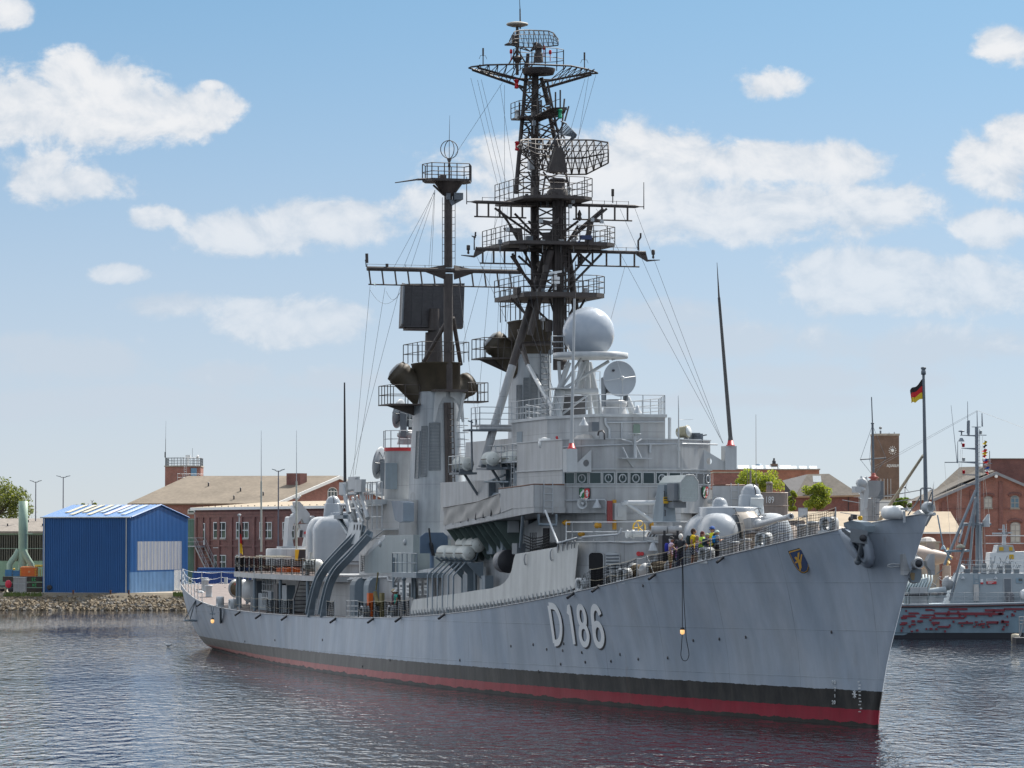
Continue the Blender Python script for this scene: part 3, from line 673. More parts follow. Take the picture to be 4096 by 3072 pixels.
def bridge_front_fittings():
 p=on_bridge(*px6(912,505),0.45);q=on_bridge(*px6(908,245),0.45);mb=MB().tube(p,q,0.09,0.075,8)
 mb.lathe([(0.02,0),(0.34,0.01),(0.34,0.05),(0.02,0.06)],q,(0,0,1),12)
 mb.obox(p-Vector((0,0,0.02)),(0,1,0),(1,0,0),(0,0,1),0.85,0.35,0.025)
 for x0,y0,x1,y1 in((775,300,880,330),(995,296,925,335),(780,385,830,505),(930,375,978,505)):mb.tube(on_bridge(*px6(x0,y0),0.3),on_bridge(*px6(x1,y1),0.45),0.045,n=6)
 mb.ext([p+Vector((0.4,0.4,-0.03)),p+Vector((0.4,-0.4,-0.03)),p+Vector((0.4,0,-0.5))],(-0.04,0,0))
 part(mb,'compass_post',BOLLC,BRIDGE)
 a=on_bridge(*px6(1402,610),0.3);b=a+Vector((0,0,(610-0)/2.765/74));mb=MB().tube(a,b,0.05,0.03,6).tube(b,b+Vector((0,0.02,0.9)),0.03,0.012,5)
 mb.tube(a+Vector((0,0,0.9)),a+Vector((0,0,1.1)),0.09);mb.tube(b-Vector((0,0,0.4)),a+Vector((0.2,-0.9,2.6)),0.01,n=3)
 part(mb,'thin_mast',GREYL,BRIDGE)
 c=su(*px6(1478,215),32.0);ax=Vector((-0.35,-0.93,0.12)).normalized();ax=Vector((-0.75,-0.6,0.1)).normalized()
 s=MB().lathe([(0.05,-0.38),(0.25,-0.36),(0.31,-0.2),(0.31,0.2),(0.34,0.22),(0.34,0.3),(0.3,0.3)],c,ax,20);o=part(s,'searchlight',mat('khaki_drum',(0.27,0.25,0.17),0.4,var=0.15),BRIDGE)
 part(MB().lathe([(0.01,0.305),(0.29,0.31),(0.29,0.33),(0.01,0.36)],c,ax,20),'searchlight_glass',CLEARGL,BRIDGE)
 part(MB().path([c+Vector((0,0.4,0)),c+Vector((0,0.2,-0.5)),c+Vector((0,-0.2,-0.5)),c+Vector((0,-0.4,0))],0.04,5).tube(c+Vector((0,0,-0.5)),c+Vector((0,0,-0.75)),0.06),'searchlight_yoke',GREYL,BRIDGE)
 mb=MB()
 for x,w,h in((1545,0.55,0.28),(1600,0.5,0.34),(1640,0.4,0.3)):q=su(*px6(x,295),32.4);mb.obox(q+Vector((0,0,h/2)),(0,1,0),(1,0,0),(0,0,1),w/2,0.2,h/2)
 q=su(*px6(1665,270),32.4);mb.tube(q+Vector((0,0.25,0)),q+Vector((0,-0.35,0.12)),0.04);mb.tube(q+Vector((0,-0.1,-0.3)),q+Vector((0,-0.1,0.05)),0.05)
 part(mb,'roof_equipment',GREYD,BRIDGE)
 q=su(*px6(380,300),34.5);mb=MB();mb.lathe([(0.75,-0.35),(0.7,-0.05),(0.45,0.22),(0.03,0.3)],q,(0,0,1),10,sm=False,sc=(1,0.8));part(mb,'canvas_cover',CANVAS,BRIDGE)
 for x,y in((395,1010),(1727,985)):
  c=on_bridge(*px6(x,y),0.15);c2=on_bridge(*px6(x,y),0.5);mb=MB().lathe([(0.12,0),(0.15,0.25),(0.3,0.45),(0.27,0.45),(0.1,0.2)],c,(c2-c),18);mb.lathe([(0.02,0.3),(0.09,0.3),(0.09,0.42),(0.02,0.46)],c,(c2-c),10);part(mb,'loudspeaker',GREYL,BRIDGE)
 for x,y in((540,1050),(1190,945)):
  c=on_bridge(*px6(x,y),0.3);mb=MB().lathe([(0.28,-0.02),(0.1,0.28),(0.06,0.45),(0.02,0.46)],c,(0,0,1),14);mb.tube(c+Vector((0,0,0.4)),on_bridge(*px6(x,y-45),0.0),0.03);part(mb,'deck_lamp_shade',BOLLC,BRIDGE)
bridge_front_fittings()
def arms(x,y,w,h):
 c=on_bridge(*px6(x,y),0.08);e=(on_bridge(*px6(x+20,y),0.08)-on_bridge(*px6(x-20,y),0.08)).normalized();up=Vector((0,0,1));n=Vector((-e.y,e.x,0));n=-n if n.x>0 else n
 if e.dot(STB)>0:pass
 P=lambda a,b,k=0.0:c+e*(a*w/2)+up*(b*h/2)+n*k
 out=[(-1,.92),(-.55,1),(0,.9),(.55,1),(1,.92),(1,-.2)]+[(math.cos(t),-.2-.8*math.sin(t))for t in np.linspace(0.25,PI-0.25,9)]+[(-1,-.2)]
 b=MB().ext([P(a*1.05,q*1.05,-0.05)for a,q in out],n*0.06);o=part(b,'coat_of_arms',STEELD,BRIDGE)
 g=MB();left=[(a,q)for a,q in out if a<0]
 gpoly=[(-.93,.86),(-.5,.92),(0,.84),(0,-.55),(-.35,-.7),(-.75,-.5),(-.93,-.15)]
 rpoly=[(0,.84),(.5,.92),(.93,.86),(.93,-.15),(.75,-.5),(.35,-.7),(0,-.55)]
 wpoly=[(-.75,-.5),(-.35,-.7),(0,-.55),(.35,-.7),(.75,-.5),(.5,-.82),(0,-.97),(-.5,-.82)]
 part(MB().ext([P(*q,0.012)for q in gpoly],n*0.02),'green_field',GREEN,o);part(MB().ext([P(*q,0.012)for q in rpoly],n*0.02),'red_field',RED,o)
 part(MB().ext([P(*q,0.012)for q in wpoly],n*0.02),'white_field',WHITE,o)
 wv=MB();L=[];R=[]
 for i in range(19):
  t=i/18;px_=lerp(-0.88,-0.14,t);py_=lerp(-.36,.72,t);s=0.12*math.sin(t*3.2*PI)
  L.append(P(px_-0.13+s*.6,py_+0.1+s*.1,0.04));R.append(P(px_+0.13+s*.6,py_-0.1+s*.1,0.04))
 wv.loft([[a,q]for a,q in zip(L,R)],0,False,False,False);part(wv,'wavy_band',WHITE,o)
 hs=MB()
 for poly in([(.34,.2),(.58,.3),(.7,.05),(.62,-.22),(.4,-.1)],[(.3,.5),(.5,.72),(.66,.5),(.62,.2),(.42,.2),(.42,.42)],[(.3,.5),(.2,.4),(.3,.36),(.46,.48)],[(.36,.2),(.16,.22),(.14,.12),(.4,.08)],[(.42,-.02),(.24,-.06),(.24,-.16),(.46,-.12)],[(.56,-.1),(.68,-.2),(.6,-.42),(.46,-.44),(.52,-.3)],[(.48,-.1),(.56,-.2),(.42,-.36),(.3,-.34),(.38,-.24)],[(.66,.0),(.84,.2),(.82,.44),(.76,.22)]):hs.ext([P(*q,0.034)for q in poly],n*0.012)
 part(hs,'white_horse',WHITE,o)
 part(MB().lathe([(0.01,0.034),(0.055,0.034),(0.055,0.05),(0.01,0.052)],P(0,-.8),n,10),'rose',ORANGE,o)
arms(389,903,0.60,0.66);arms(1703,883,0.60,0.66)
# boxes that carry the tall whip aerials, with pierced gusset plates
def whip_box(x0,x1,y0,y1,tri,u,name):
 a,b=su(*px6(x0,y0),u),su(*px6(x1,y1),u);mb=MB();mb.box(u-0.1,u+0.55,min(a.y,b.y),max(a.y,b.y),b.z,a.z)
 o=part(mb,name,GREYL,BRIDGE)
 T=[su(*px6(*q),u+0.15)for q in tri];c=sum(T[:4],Vector())/4;g=MB()
 out=[];k=24
 for i in range(k):
  t=i/k*len(T);j=int(t);out.append(T[j].lerp(T[(j+1)%len(T)],t-j))
 hc=su(*px6(*tri_hole[name]),u+0.15)
 a0=math.atan2(out[0].z-hc.z,out[0].y-hc.y)
 hole=[hc+Vector((0,0.17*math.cos(math.atan2(q.z-hc.z,q.y-hc.y)),0.19*math.sin(math.atan2(q.z-hc.z,q.y-hc.y))))for q in out]
 for d in(0,0.05):g.loft([[q+Vector((d,0,0))for q in hole],[q+Vector((d,0,0))for q in out]],0,False,False)
 g.loft([[q for q in out],[q+Vector((0.05,0,0))for q in out]],0,False,False)
 part(g,'gusset_plate',GREYL,o)
tri_hole={'aerial_box':(400,560)}
whip_box(177,296,400,658,[(300,560),(458,410),(458,658),(300,658)],31.55,'aerial_box')
tri_hole['aerial_box']=(1763,540)
whip_box(1932,2058,370,635,[(1930,545),(1670,388),(1672,635),(1930,635)],32.3,'aerial_box')
def whip(x,y,base,top_px,mid_px,u,m1,m2,r):
 b=su(*base,u);m_=su(*mid_px,u);t=su(*top_px,u);mb=MB();mb.lathe([(0.25,0),(0.25,0.04),(0.19,0.06),(0.12,0.38),(0.02,0.4)],b,(0,0,1),12)
 o=part(mb,'whip_aerial',RED,None)
 p=MB().tube(b+Vector((0,0,0.3)),b+Vector((0,0,0.5)),0.15,0.12,10).tube(b+Vector((0,0,0.4)),m_,r,r*0.62,8);part(p,'aerial_tube',m1,o)
 part(MB().tube(m_,t,r*0.45,0.012,6),'aerial_tip',m2,o)
whip(0,0,(2286,1795),(2303,1045),(2298,1195),32.0,GREYL,BLACK,0.105)
whip(0,0,(2922,1783),(2868,1050),(2876,1190),32.3,mat('weathered_dark_grey',(0.075,0.075,0.075),0.6,var=0.15),BLACK,0.125)
# upper house above the bridge with its parapet and rails
UPH=part(block(sym([(33.6,0),(33.6,1.9),(38.5,3.3),(46,3.0)]),13.9,15.2),'director_house',GREY)
mb=MB();block(sym([(33.5,1.98),(38.5,3.4),(46,3.1)]),15.2,15.36,mb);part(mb,'parapet',GREYL,UPH)
mb=MB();P=[Vector((46,3.0,15.36)),Vector((38.5,3.3,15.36)),Vector((33.65,1.9,15.36)),Vector((33.65,-1.9,15.36)),Vector((38.5,-3.3,15.36)),Vector((46,-3.0,15.36))];railing(P,1.05,3,1.3,0.028,mb);part(mb,'railing',BOLLC,UPH)
f3=lambda x,y,o=0.0:su(x,y,33.6)+Vector((-o,0,0))
wall_panel(f3,2532,1696,2559,1739,0.03,'green_hatch',mat('pale_green_paint',(0.16,0.22,0.18),0.4,var=0.1),UPH)
part(MB().path([f3(2418,1672,0.1),f3(2420,1695,0.1),f3(2434,1715,0.1),f3(2436,1760,0.1)],0.075),'down_pipe',BOLLC,UPH)
part(MB().path([f3(2424,1690,0.08),f3(2655,1688,0.08)],0.04).path([f3(2485,1690,0.08),f3(2485,1752,0.08)],0.04),'wall_pipe',BOLLC,UPH)
part(MB().tube(Vector((33.75,-2.2,13.9)),Vector((33.75,-2.2,15.2)),0.08).tube(Vector((34.0,-2.35,13.9)),Vector((34.0,-2.35,15.2)),0.05),'pillar',BOLLC,UPH)
side3=lambda x,y,o=0.0:sv(x,y,2.9)+Vector((0,o,0))
mb=MB()
for x,y in((2335,1700),(2550,1652)):
 c=su(x,y,33.2 if x>2500 else 36.0)if x>2500 else sv(x,y,3.1)
 mb.lathe([(0.27,-0.02),(0.1,0.24),(0.06,0.4),(0.02,0.41)],c,(0,0,1),14)
part(mb,'deck_lamp_shade',BOLLC,UPH)
part(MB().obox(sv(2375,1707,3.1),(1,0,0),(0,1,0),(0,0,1),0.3,0.2,0.25),'vent_box',GREYD,UPH)
part(MB().path([sv(2392,1740,3.1),sv(2395,1725,3.2),sv(2410,1722,3.2),sv(2418,1735,3.2),sv(2418,1758,3.2)],0.05),'cable',STEELD,UPH)
# blocks behind the bridge, stepping down aft
b1=part(block(sym([(40.5,3.5),(48,3.3)]),9,12.9),'signal_house',GREY)
b2=part(block(sym([(45,2.75),(56.5,2.6)]),9,14.35),'funnel_house',GREY)
b3=part(block(sym([(48,3.75),(58.5,3.6)]),8.5,11.95),'boat_house',GREY)
mb=MB();railing([Vector((40.9,4.2,12.9)),Vector((48,4.0,12.9)),Vector((48,2.8,12.9))],1.0,3,1.2,0.026,mb);block([(40.5,3.4),(40.5,4.25),(48,4.05),(48,3.2)],12.85,12.93,mb);part(mb,'railing',BOLLC,b1)
mb=MB().box(42.5,43.5,3.4,3.7,10.6,12.6).box(45.2,46.2,3.3,3.6,10.6,12.5);part(mb,'locker',BLUEG,b1)
mb=MB();ladder(Vector((41.6,4.32,10.0)),Vector((41.6,4.32,12.9)),0.5,mb,side=(1,0,0));part(mb,'ladder',GREYL,b1)
o=part(MB().ball(sv(2178,1775,4.0),0.36,14,sc=(1,1,1)).box(*[q for q in(lambda c:(c.x-0.3,c.x+0.3,c.y-0.25,c.y+0.25,c.z-0.32,c.z+0.3))(sv(2178,1775,4.0))]).tube(sv(2178,1785,4.0),sv(2178,1850,4.0),0.07),'optical_sight',WHITE,b1)
mb=MB()
for x,y,v in((2130,1775,3.0),(2085,1790,3.0)):c=sv(x,y,v);mb.box(c.x-0.5,c.x+0.5,v-0.1,v+0.12,c.z-0.9,c.z+0.9)
part(mb,'door',BLUEG,b2)
mb=MB()
for x in(1960,2020,2075,2120):c=sv(x,1965,3.85);mb.box(c.x-0.12,c.x+0.12,3.55,3.95,8.8,11.9)
part(mb,'wall_stiffener',GREYD,b3)
mb=MB();c=sv(1985,1990,3.8);mb.obox(c,(1,0,0),(0,0.9,0.5),(0,-.5,.9),1.2,0.05,0.3);mb.tube(sv(1955,1925,4.2),sv(2020,1900,3.8),0.07);mb.tube(sv(1940,1926,4.4),sv(2035,1928,4.0),0.06);part(mb,'boat_boom',BLUEG,b3)
# bridge wings: solid bulwark forward, canvas dodger aft
def wing(s):
 W=[(32.55,4.2),(32.3,6.05),(37.4,6.15),(48.6,6.3),(48.6,4.3)]
 zb=lambda u:tab([(32,9.97),(36.0,9.9),(38.5,9.66),(48.6,9.05)],u)
 lip=lambda u:zb(u)+0.30
 mb=MB();seg=[(32.55,4.2),(32.3,6.05),(34,6.08),(36,6.12),(38.5,6.16),(42,6.22),(45,6.27),(48.6,6.3),(48.6,4.3)]
 lo=[Vector((u,s*v,zb(u)))for u,v in seg];hi=[Vector((u,s*v,lip(u)))for u,v in seg]
 mb.loft([lo,hi],0,False,True,True)
 if s<0:mb.f=[f[::-1]for f in mb.f]
 o=part(mb,'bridge_wing',GREY)
 zt=lambda u:tab([(32,11.47),(38,11.30)],u)
 bul=MB();segb=[(32.55,4.26),(32.3,6.05),(34,6.08),(36.0,6.12),(38.3,6.16)]
 for k in range(len(segb)-1):
  (u0,v0),(u1,v1)=segb[k],segb[k+1];d=Vector((u1-u0,s*(v1-v0),0)).normalized();n=Vector((-d.y,d.x,0))*0.03
  A=[Vector((u0,s*v0,lip(u0)+0.004)),Vector((u1-(0.5 if k==3 else 0),s*v1,lip(u1)+0.004)),Vector((u1,s*v1,zt(u1))),Vector((u0,s*v0,zt(u0)))]
  bul.ext([q-n for q in A],n*2)
 part(bul,'wing_bulwark',GREY,o)
 cap=MB().path([Vector((u,s*v,zt(u)+0.02))for u,v in segb],0.05,5);part(cap,'teak_cap',mat('teak',(0.13,0.06,0.035),0.6),o)
 if s>0:
  seg2=[(38.3,6.16),(40,6.19),(42,6.22),(44,6.25),(46,6.28),(48.5,6.3)];can=MB();rows=[]
  zc=lambda u:tab([(38.2,11.02),(42,10.62),(48.6,10.33)],u)
  N=60;vs=[];fs=[]
  for i in range(N+1):
   u=lerp(38.0,48.55,i/N);v=lerp(6.16,6.3,i/N)
   for j in range(9):
    t=j/8;w=0.05*math.sin(t*PI)*math.sin(u*2.9)*math.cos(u*1.1+t*2)+0.03*math.sin(t*PI*2+u*1.7)
    vs.append(Vector((u,v+0.03+w,lerp(lip(u)-0.02,zc(u),t))))
  for i in range(N):
   for j in range(8):q=i*9+j;fs.append((q,q+9,q+10,q+1))
  can.add(vs,fs,0,True);part(can,'canvas_dodger',CANVAS,o)
  lac=MB().path([Vector((u,lerp(6.2,6.34,(u-38)/10.5),zc(u)+0.02))for u in np.linspace(38,48.55,14)],0.025,4)
  for u in np.linspace(39.5,48.2,7):lac.tube(Vector((u,6.26,lip(u)-0.1)),Vector((u,6.20,lip(u)+0.5)),0.05,0.02)
  part(lac,'dodger_lashing',STEELD,o)
  rb=MB()
  for u in np.linspace(39.5,48.4,9):
   z=zb(u);rb.ext([Vector((u,6.15,z)),Vector((u,4.5,z)),Vector((u,4.5,z-1.9)),Vector((u,4.75,z-1.9))],(0.07,0,0))
  part(rb,'support_bracket',mat('greenish_grey',(0.09,0.125,0.115),0.6,var=0.2),o)
  ld=MB();ladder(Vector((32.28,5.25,9.9)),Vector((32.28,5.25,11.7)),0.5,ld,0.35,0.025,(0,1,0));part(ld,'ladder',BOLLC,o)
  st=MB().tube(sv(2092,2060,5.9),sv(2082,2190,5.6),0.09).path([Vector((32.6,5.7,9.9)),Vector((32.6,5.7,9.35)),Vector((32.6,4.7,9.3)),Vector((32.6,4.7,9.9))],0.09);part(st,'wing_strut',BLUEG,o)
 else:
  ld=MB();ladder(Vector((32.28,-5.45,9.9)),Vector((32.28,-5.45,11.6)),0.42,ld,0.35,0.025,(0,1,0));part(ld,'ladder',BOLLC,o)
wing(1);wing(-1)
# ship's side: pale spray plate along the walkway
def spray_plate():
 top=[(1652,2398),(1700,2392),(1760,2383),(1836,2373),(1900,2362),(1967,2353),(2000,2342),(2020,2328),(2034,2310),(2045,2282),(2055,2238),(2062,2216),(2110,2208),(2180,2196),(2250,2184),(2313,2172)]
 bot=[(1640,2457),(1700,2449),(1760,2442),(1836,2432),(1900,2425),(1967,2417),(2000,2413),(2020,2409),(2034,2407),(2045,2405),(2055,2403),(2062,2401),(2110,2393),(2180,2381),(2250,2369),(2298,2352)]
 def pt(x,y,z_off=0.0):
  v=6.5
  for _ in range(50):p=sv(x,y,v);v=lerp(v,bd(p.x)-0.12+max(0,(p.z-md(p.x)))*-0.02,0.4)
  return sv(x,y,v)
 T=[pt(*q)for q in top];Bm=[pt(*q)for q in bot];mb=MB()
 for a,b in((0,0.04),):
  ring=lambda d:([q+Vector((0,d,0))for q in Bm],[q+Vector((0,d,0))for q in T])
  rows=[]
  n=6;vs=[];fs=[]
  for i in range(len(T)):
   for j in range(n+1):vs.append(Bm[i].lerp(T[i],j/n)+Vector((0,0.012*math.sin(i*2.1+j*0.8),0)))
  for i in range(len(T)-1):
   for j in range(n):q=i*(n+1)+j;fs.append((q,q+n+1,q+n+2,q+1))
  mb.add(vs,fs,0,True);mb.add([q-Vector((0,0.03,0))for q in vs],[f[::-1]for f in fs],0,True)
 o=part(mb,'spray_plate',mat('pale_primer_grey',(0.60,0.60,0.575),0.6,var=0.07,scale=0.7,streak=0.12,dirt=(0.35,0.34,0.31),dirtamt=0.3))
 fe=MB().ext([Vector((0,0.24,0)),Vector((0,0.24,0.42)),Vector((0,0,0))],(0.05,0,0));f0=part(fe,'plate_bracket',GREYL,o)
 place_copy(f0,[Vector((u,bd(u)-0.3,md(u)))for u in np.linspace(Bm[0].x-0.2,Bm[-1].x+0.4,46)])
 rg=MB()
 for x,y in((2108,2237),(2212,2219)):
  c=pt(x,y);rg.path([c+Vector((0.0,0.05+0.10*math.sin(a),0.29*math.cos(a)))for a in np.linspace(0,PI,9)],0.05,5)
 part(rg,'grab_ring',GREY,o)
 sp=MB()
 for x,y in((2237,2185),(2256,2178),(2274,2173),(2292,2168),(2304,2165)):c=pt(x,y);sp.ext([c+Vector((0,0.06,0.1)),c+Vector((0.1,0.06,0)),c+Vector((0,0.06,-0.35)),c+Vector((-0.1,0.06,0))],(0,0.04,0))
 part(sp,'bracket_tip',GREYD,o)
spray_plate()
# life raft canisters
def raft_proto():
 L,R=1.55,0.40;mb=MB();prof=[(0.01,-L/2-0.1),(0.2,-L/2-0.07),(0.33,-L/2+0.02),(R,-L/2+0.16)]
 for k in range(6):z=-L/2+0.2+k*(L-0.4)/5;prof+=[(R,z-0.04),(R+0.025,z-0.03),(R+0.025,z+0.03),(R,z+0.04)]
 prof+=[(R,L/2-0.16),(0.33,L/2-0.02),(0.2,L/2+0.07),(0.01,L/2+0.1)]
 mb.lathe(prof,(0,0,0),(1,0,0),18,x=(0,0,1));o=part(mb,'life_raft',RAFT)
 b=MB();b.path([Vector((-L/2-0.1,0,0))]+[Vector((x,R+0.02,-0.02))for x in(-L/2+0.15,0,L/2-0.15)]+[Vector((L/2+0.1,0,0))],0.02,4);b.path([Vector((-L/2-0.1,0,0)),Vector((-L/2+0.15,-R-0.02,-0.02)),Vector((L/2-0.15,-R-0.02,-0.02)),Vector((L/2+0.1,0,0))],0.02,4);part(b,'seam_band',ROPED,o)
 return o
def copy_part(o,l,rz=0.0,parent=None):
 c=o.copy();scene.collection.objects.link(c);c.parent=parent or o.parent;c.location=l;c.rotation_euler=(0,0,rz)
 for ch in list(o.children):
  d=ch.copy();scene.collection.objects.link(d);d.parent=c
 return c
raft=raft_proto()
e1=sv(1880,2212,5.9);e2=sv(1918,2180,5.35)
raft.location=e1+Vector((0.9,0,0))
for k in(1,2):copy_part(raft,e1+Vector((0.9+k*1.95,0,0)))
for k in(0,1):copy_part(raft,e2+Vector((0.9+k*1.95,0,0)))
UPR=[sv(1852,1856,4.6),sv(1962,1836,4.6),sv(2045,1834,3.6)]
for p,rz in zip(UPR,(0.15,-0.1,0)):copy_part(raft,p,rz)
mb=MB()
for k in range(3):
 c=e1+Vector((0.9+k*1.95,0,0))
 for d in(-0.5,0.5):
  mb.path([c+Vector((d,-0.7,0.35)),c+Vector((d,-0.45,-0.35)),c+Vector((d,0.15,-0.5)),c+Vector((d,0.5,-0.25))],0.06,5)
  mb.path([c+Vector((d,0.1,-0.5)),Vector((c.x+d,bd(c.x)-0.15,c.z-1.3)),Vector((c.x+d,bd(c.x)-0.15,md(c.x)))],0.055,6)
 mb.path([c+Vector((-0.9,-0.1,-0.55)),c+Vector((0.9,-0.1,-0.55))],0.06,5)
 mb.ext([c+Vector((-0.9,-0.8,-0.5)),c+Vector((-0.9,-0.8,-1.6)),c+Vector((-0.9,0.2,-0.6))],(0.06,0,0))
part(mb,'raft_rack',BLUEG)
mb=MB()
for p in UPR:mb.box(p.x-1.0,p.x+1.0,p.y-0.55,p.y+0.55,p.z-0.62,p.z-0.5);mb.tube(p-Vector((0,0.1,0.6)),Vector((p.x,3.7,p.z-1.8)),0.08);mb.box(p.x-0.6,p.x-0.5,p.y-0.4,p.y+0.4,p.z-0.5,p.z-0.3);mb.box(p.x+0.5,p.x+0.6,p.y-0.4,p.y+0.4,p.z-0.5,p.z-0.3)
part(mb,'raft_platform',GREYD)
p=UPR[0];part(railing([p+Vector((-1.1,0.55,-0.5)),p+Vector((1.1,0.55,-0.5)),p+Vector((1.1,-0.4,-0.5))],0.95,2,0.75,0.026),'railing',BOLLC)
# forward catwalk to starboard with small outboard platform
cz=sv(1960,1700,4.0).z
mb=MB();a=su(1905,1690,48);b_=su(2150,1690,48);block([(47.3,b_.y),(47.3,a.y),(49.0,a.y),(49.0,b_.y)],cz-0.06,cz+0.04,mb);mb.tube(Vector((47.4,b_.y,cz-0.2)),Vector((47.4,a.y,cz-0.2)),0.16);cw=part(mb,'catwalk',GREY)
mb=MB();railing([Vector((49,a.y,cz)),Vector((47.3,a.y,cz)),Vector((47.3,b_.y,cz)),Vector((43,3.1,cz))],1.05,3,1.1,0.028,mb);part(mb,'railing',BOLLC,cw)
c2=su(1925,1722,48);mb=MB();block([(47.2,c2.y-0.7),(47.2,c2.y+1.0),(48.4,c2.y+1.0),(48.4,c2.y-0.7)],c2.z-0.05,c2.z+0.05,mb);mb.tube(su(1886,1720,48),su(1889,1880,48),0.06);mb.tube(su(1886,1720,48),su(1886,1680,48),0.05);mb.tube(su(1872,1683,48),su(1892,1690,48),0.04);mb.tube(su(1908,1722,48),su(1906,1675,48),0.03)
part(mb,'outboard_platform',GREYD,cw)
# DESTROYER: GUNS, FUNNELS, MASTS
# 127 mm gun turret (forward one faces the bow; aft one is a turned copy)
def turret():
 T=bpy.data.objects.new('gun_turret',None);scene.collection.objects.link(T);T.parent=SHIP
 zb=0.0
 def lobe(cx,cy,ru,rv,zw,zt,n=28,mb=None,pw=2.4):
  prof=[];rings=[]
  for z in(0,zw*0.5,zw):rings.append((1.0,z))
  for i in range(1,11):
   a=i/10*PI/2;rings.append((max(0.02,math.cos(a)**(0.75)),zw+(zt-zw)*math.sin(a)))
  R=[]
  for k,z in rings:
   ring=[]
   for i in range(n):
    a=2*PI*i/n;c,s_=math.cos(a),math.sin(a);q=(abs(c)**pw+abs(s_)**pw)**(-1/pw)
    ring.append(Vector((cx+ru*k*q*c,cy+rv*k*q*s_,z)))
   R.append(ring)
  return mb.loft(R,0,True)
 mb=MB();lobe(0.95,0.0,1.75,2.42,2.1,3.35,mb=mb);lobe(-0.9,1.42,1.5,1.0,1.75,3.12,mb=mb);lobe(-0.9,-1.42,1.5,1.0,1.75,3.12,mb=mb)
 mb.lathe([(2.35,-0.25),(2.35,0.02),(2.2,0.05)],(0.2,0,0),(0,0,1),28)
 body=part(mb,'gun_house',GLOSS,T)
 d=MB().lathe([(1.55,1.4),(1.55,3.36),(1.48,3.42),(0.02,3.46)],(0.55,0.25,0),(0,0,1),32,sc=(1,1.05));part(d,'roof_drum',GLOSS,T)
 d=MB().lathe([(0.47,3.40),(0.47,3.46),(0.40,3.48),(0.385,3.6),(0.31,3.78),(0.18,3.88),(0.02,3.91)],(0.3,0.85,0),(0,0,1),20);part(d,'small_dome',GLOSS,T)
 c=(0.45,-0.88,0);d=MB().lathe([(0.7,2.9),(0.67,3.3),(0.6,3.98),(0.57,4.04),(0.52,4.06)],c,(0,0,1),24);cup=part(d,'cupola',GLOSS,T)
 part(MB().lathe([(0.52,4.05),(0.48,4.25),(0.36,4.45),(0.18,4.56),(0.02,4.59)],c,(0,0,1),24),'cupola_dome',GLOSS,T)
 w=MB();w.obox((-0.22,-0.95,3.62),(0,1,0),(0.95,0,0.25),(0.25,0,-0.95),0.34,0.05,0.26);w.obox((-0.34,-0.95,3.25),(0,1,0),(1,0,0),(0,0,1),0.26,0.12,0.06);part(w,'sight_window',CLEARGL,cup)
 part(MB().path([Vector((0.45+0.53*math.cos(a),-0.95,4.05+0.55*math.sin(a)))for a in np.linspace(0,PI,9)],0.025,4),'wiper_bar',STEELD,cup)
 g=MB();R=1.28;rings=[]
 for y in(-0.55,-0.5,0.5,0.55):
  rr=R if abs(y)<0.53 else R-0.08;rings.append([Vector((-0.75-rr*math.sin(a),y,1.95+rr*math.cos(a)))for a in np.linspace(-0.5,2.3,16)])
 g.loft(rings,0,True,False,False);part(g,'gun_shield',mat('buff_grey_shield',(0.42,0.37,0.31),0.32,var=0.08),T)
 b=MB();el=math.radians(5.2);ax=Vector((-math.cos(el),0,math.sin(el)));o=Vector((-1.7,0,2.42))
 br=MB().obox(o+ax*0.35,ax,(0,1,0),Vector((math.sin(el),0,math.cos(el))),0.75,0.36,0.38);br.lathe([(0.30,1.0),(0.30,1.15),(0.22,1.2)],o,ax,16);part(br,'breech_housing',GREY,T)
 b.lathe([(0.21,1.0),(0.21,1.5),(0.165,1.7),(0.125,5.0),(0.125,5.2),(0.155,5.25),(0.155,5.5),(0.09,5.51),(0.08,5.3)],o,ax,18);part(b,'barrel',GLOSS,T)
 r=MB()
 for y in(0.55,-0.55):
  for x0,z0 in((-2.0,2.6),(-1.5,3.0),(-2.35,1.9),(-2.4,1.2)):r.path([Vector((x0-0.02,y*1.3-0.16,z0-0.05)),Vector((x0-0.14,y*1.3-0.14,z0+0.02)),Vector((x0-0.14,y*1.3+0.14,z0+0.02)),Vector((x0-0.02,y*1.3+0.16,z0-0.05))],0.02,4)
  r.path([Vector((-1.6,y*1.15,3.0)),Vector((-1.25,y*1.15,3.35)),Vector((-0.6,y*1.15,3.3)),Vector((-0.55,y*1.15,3.1))],0.022,4)
 part(r,'hand_hold',STEELD,T)
 r=MB()
 for k in range(5):z=0.9+k*0.42;x=2.72 if z<2.2 else 2.66;r.path([Vector((x-0.06,0.55,z)),Vector((x+0.08,0.55,z)),Vector((x+0.08,0.95,z)),Vector((x-0.06,0.95,z))],0.022,4)
 r.obox((2.7,0.75,0.62),(0,1,0),(1,0,0),(0,0,1),0.18,0.04,0.27);r.path([Vector((2.68,1.9,0.9)),Vector((2.72,1.8,0.9)),Vector((2.72,1.8,1.3)),Vector((2.68,1.9,1.3))],0.025,4);part(r,'rear_ladder',GREYD,T)
 s=MB();s.path([Vector((0.6,2.45,1.45)),Vector((0.0,2.47,1.45)),Vector((0.0,2.47,0.5)),Vector((0.5,2.47,0.5))],0.03,5);s.tube((0.5,2.46,1.75),(0.9,2.46,1.75),0.03);s.tube((0.62,2.46,1.6),(0.62,2.46,1.9),0.025);s.tube((0.78,2.46,1.6),(0.78,2.46,1.9),0.025);part(s,'side_door',STEELD,T)
 part(MB().lathe([(2.05,-1.2),(2.05,0.0)],(0.2,0,0),(0,0,1),24),'turret_ring',GREY,T)
 return T
GUN=turret();GUN.location=(17.3,0.15,6.75)
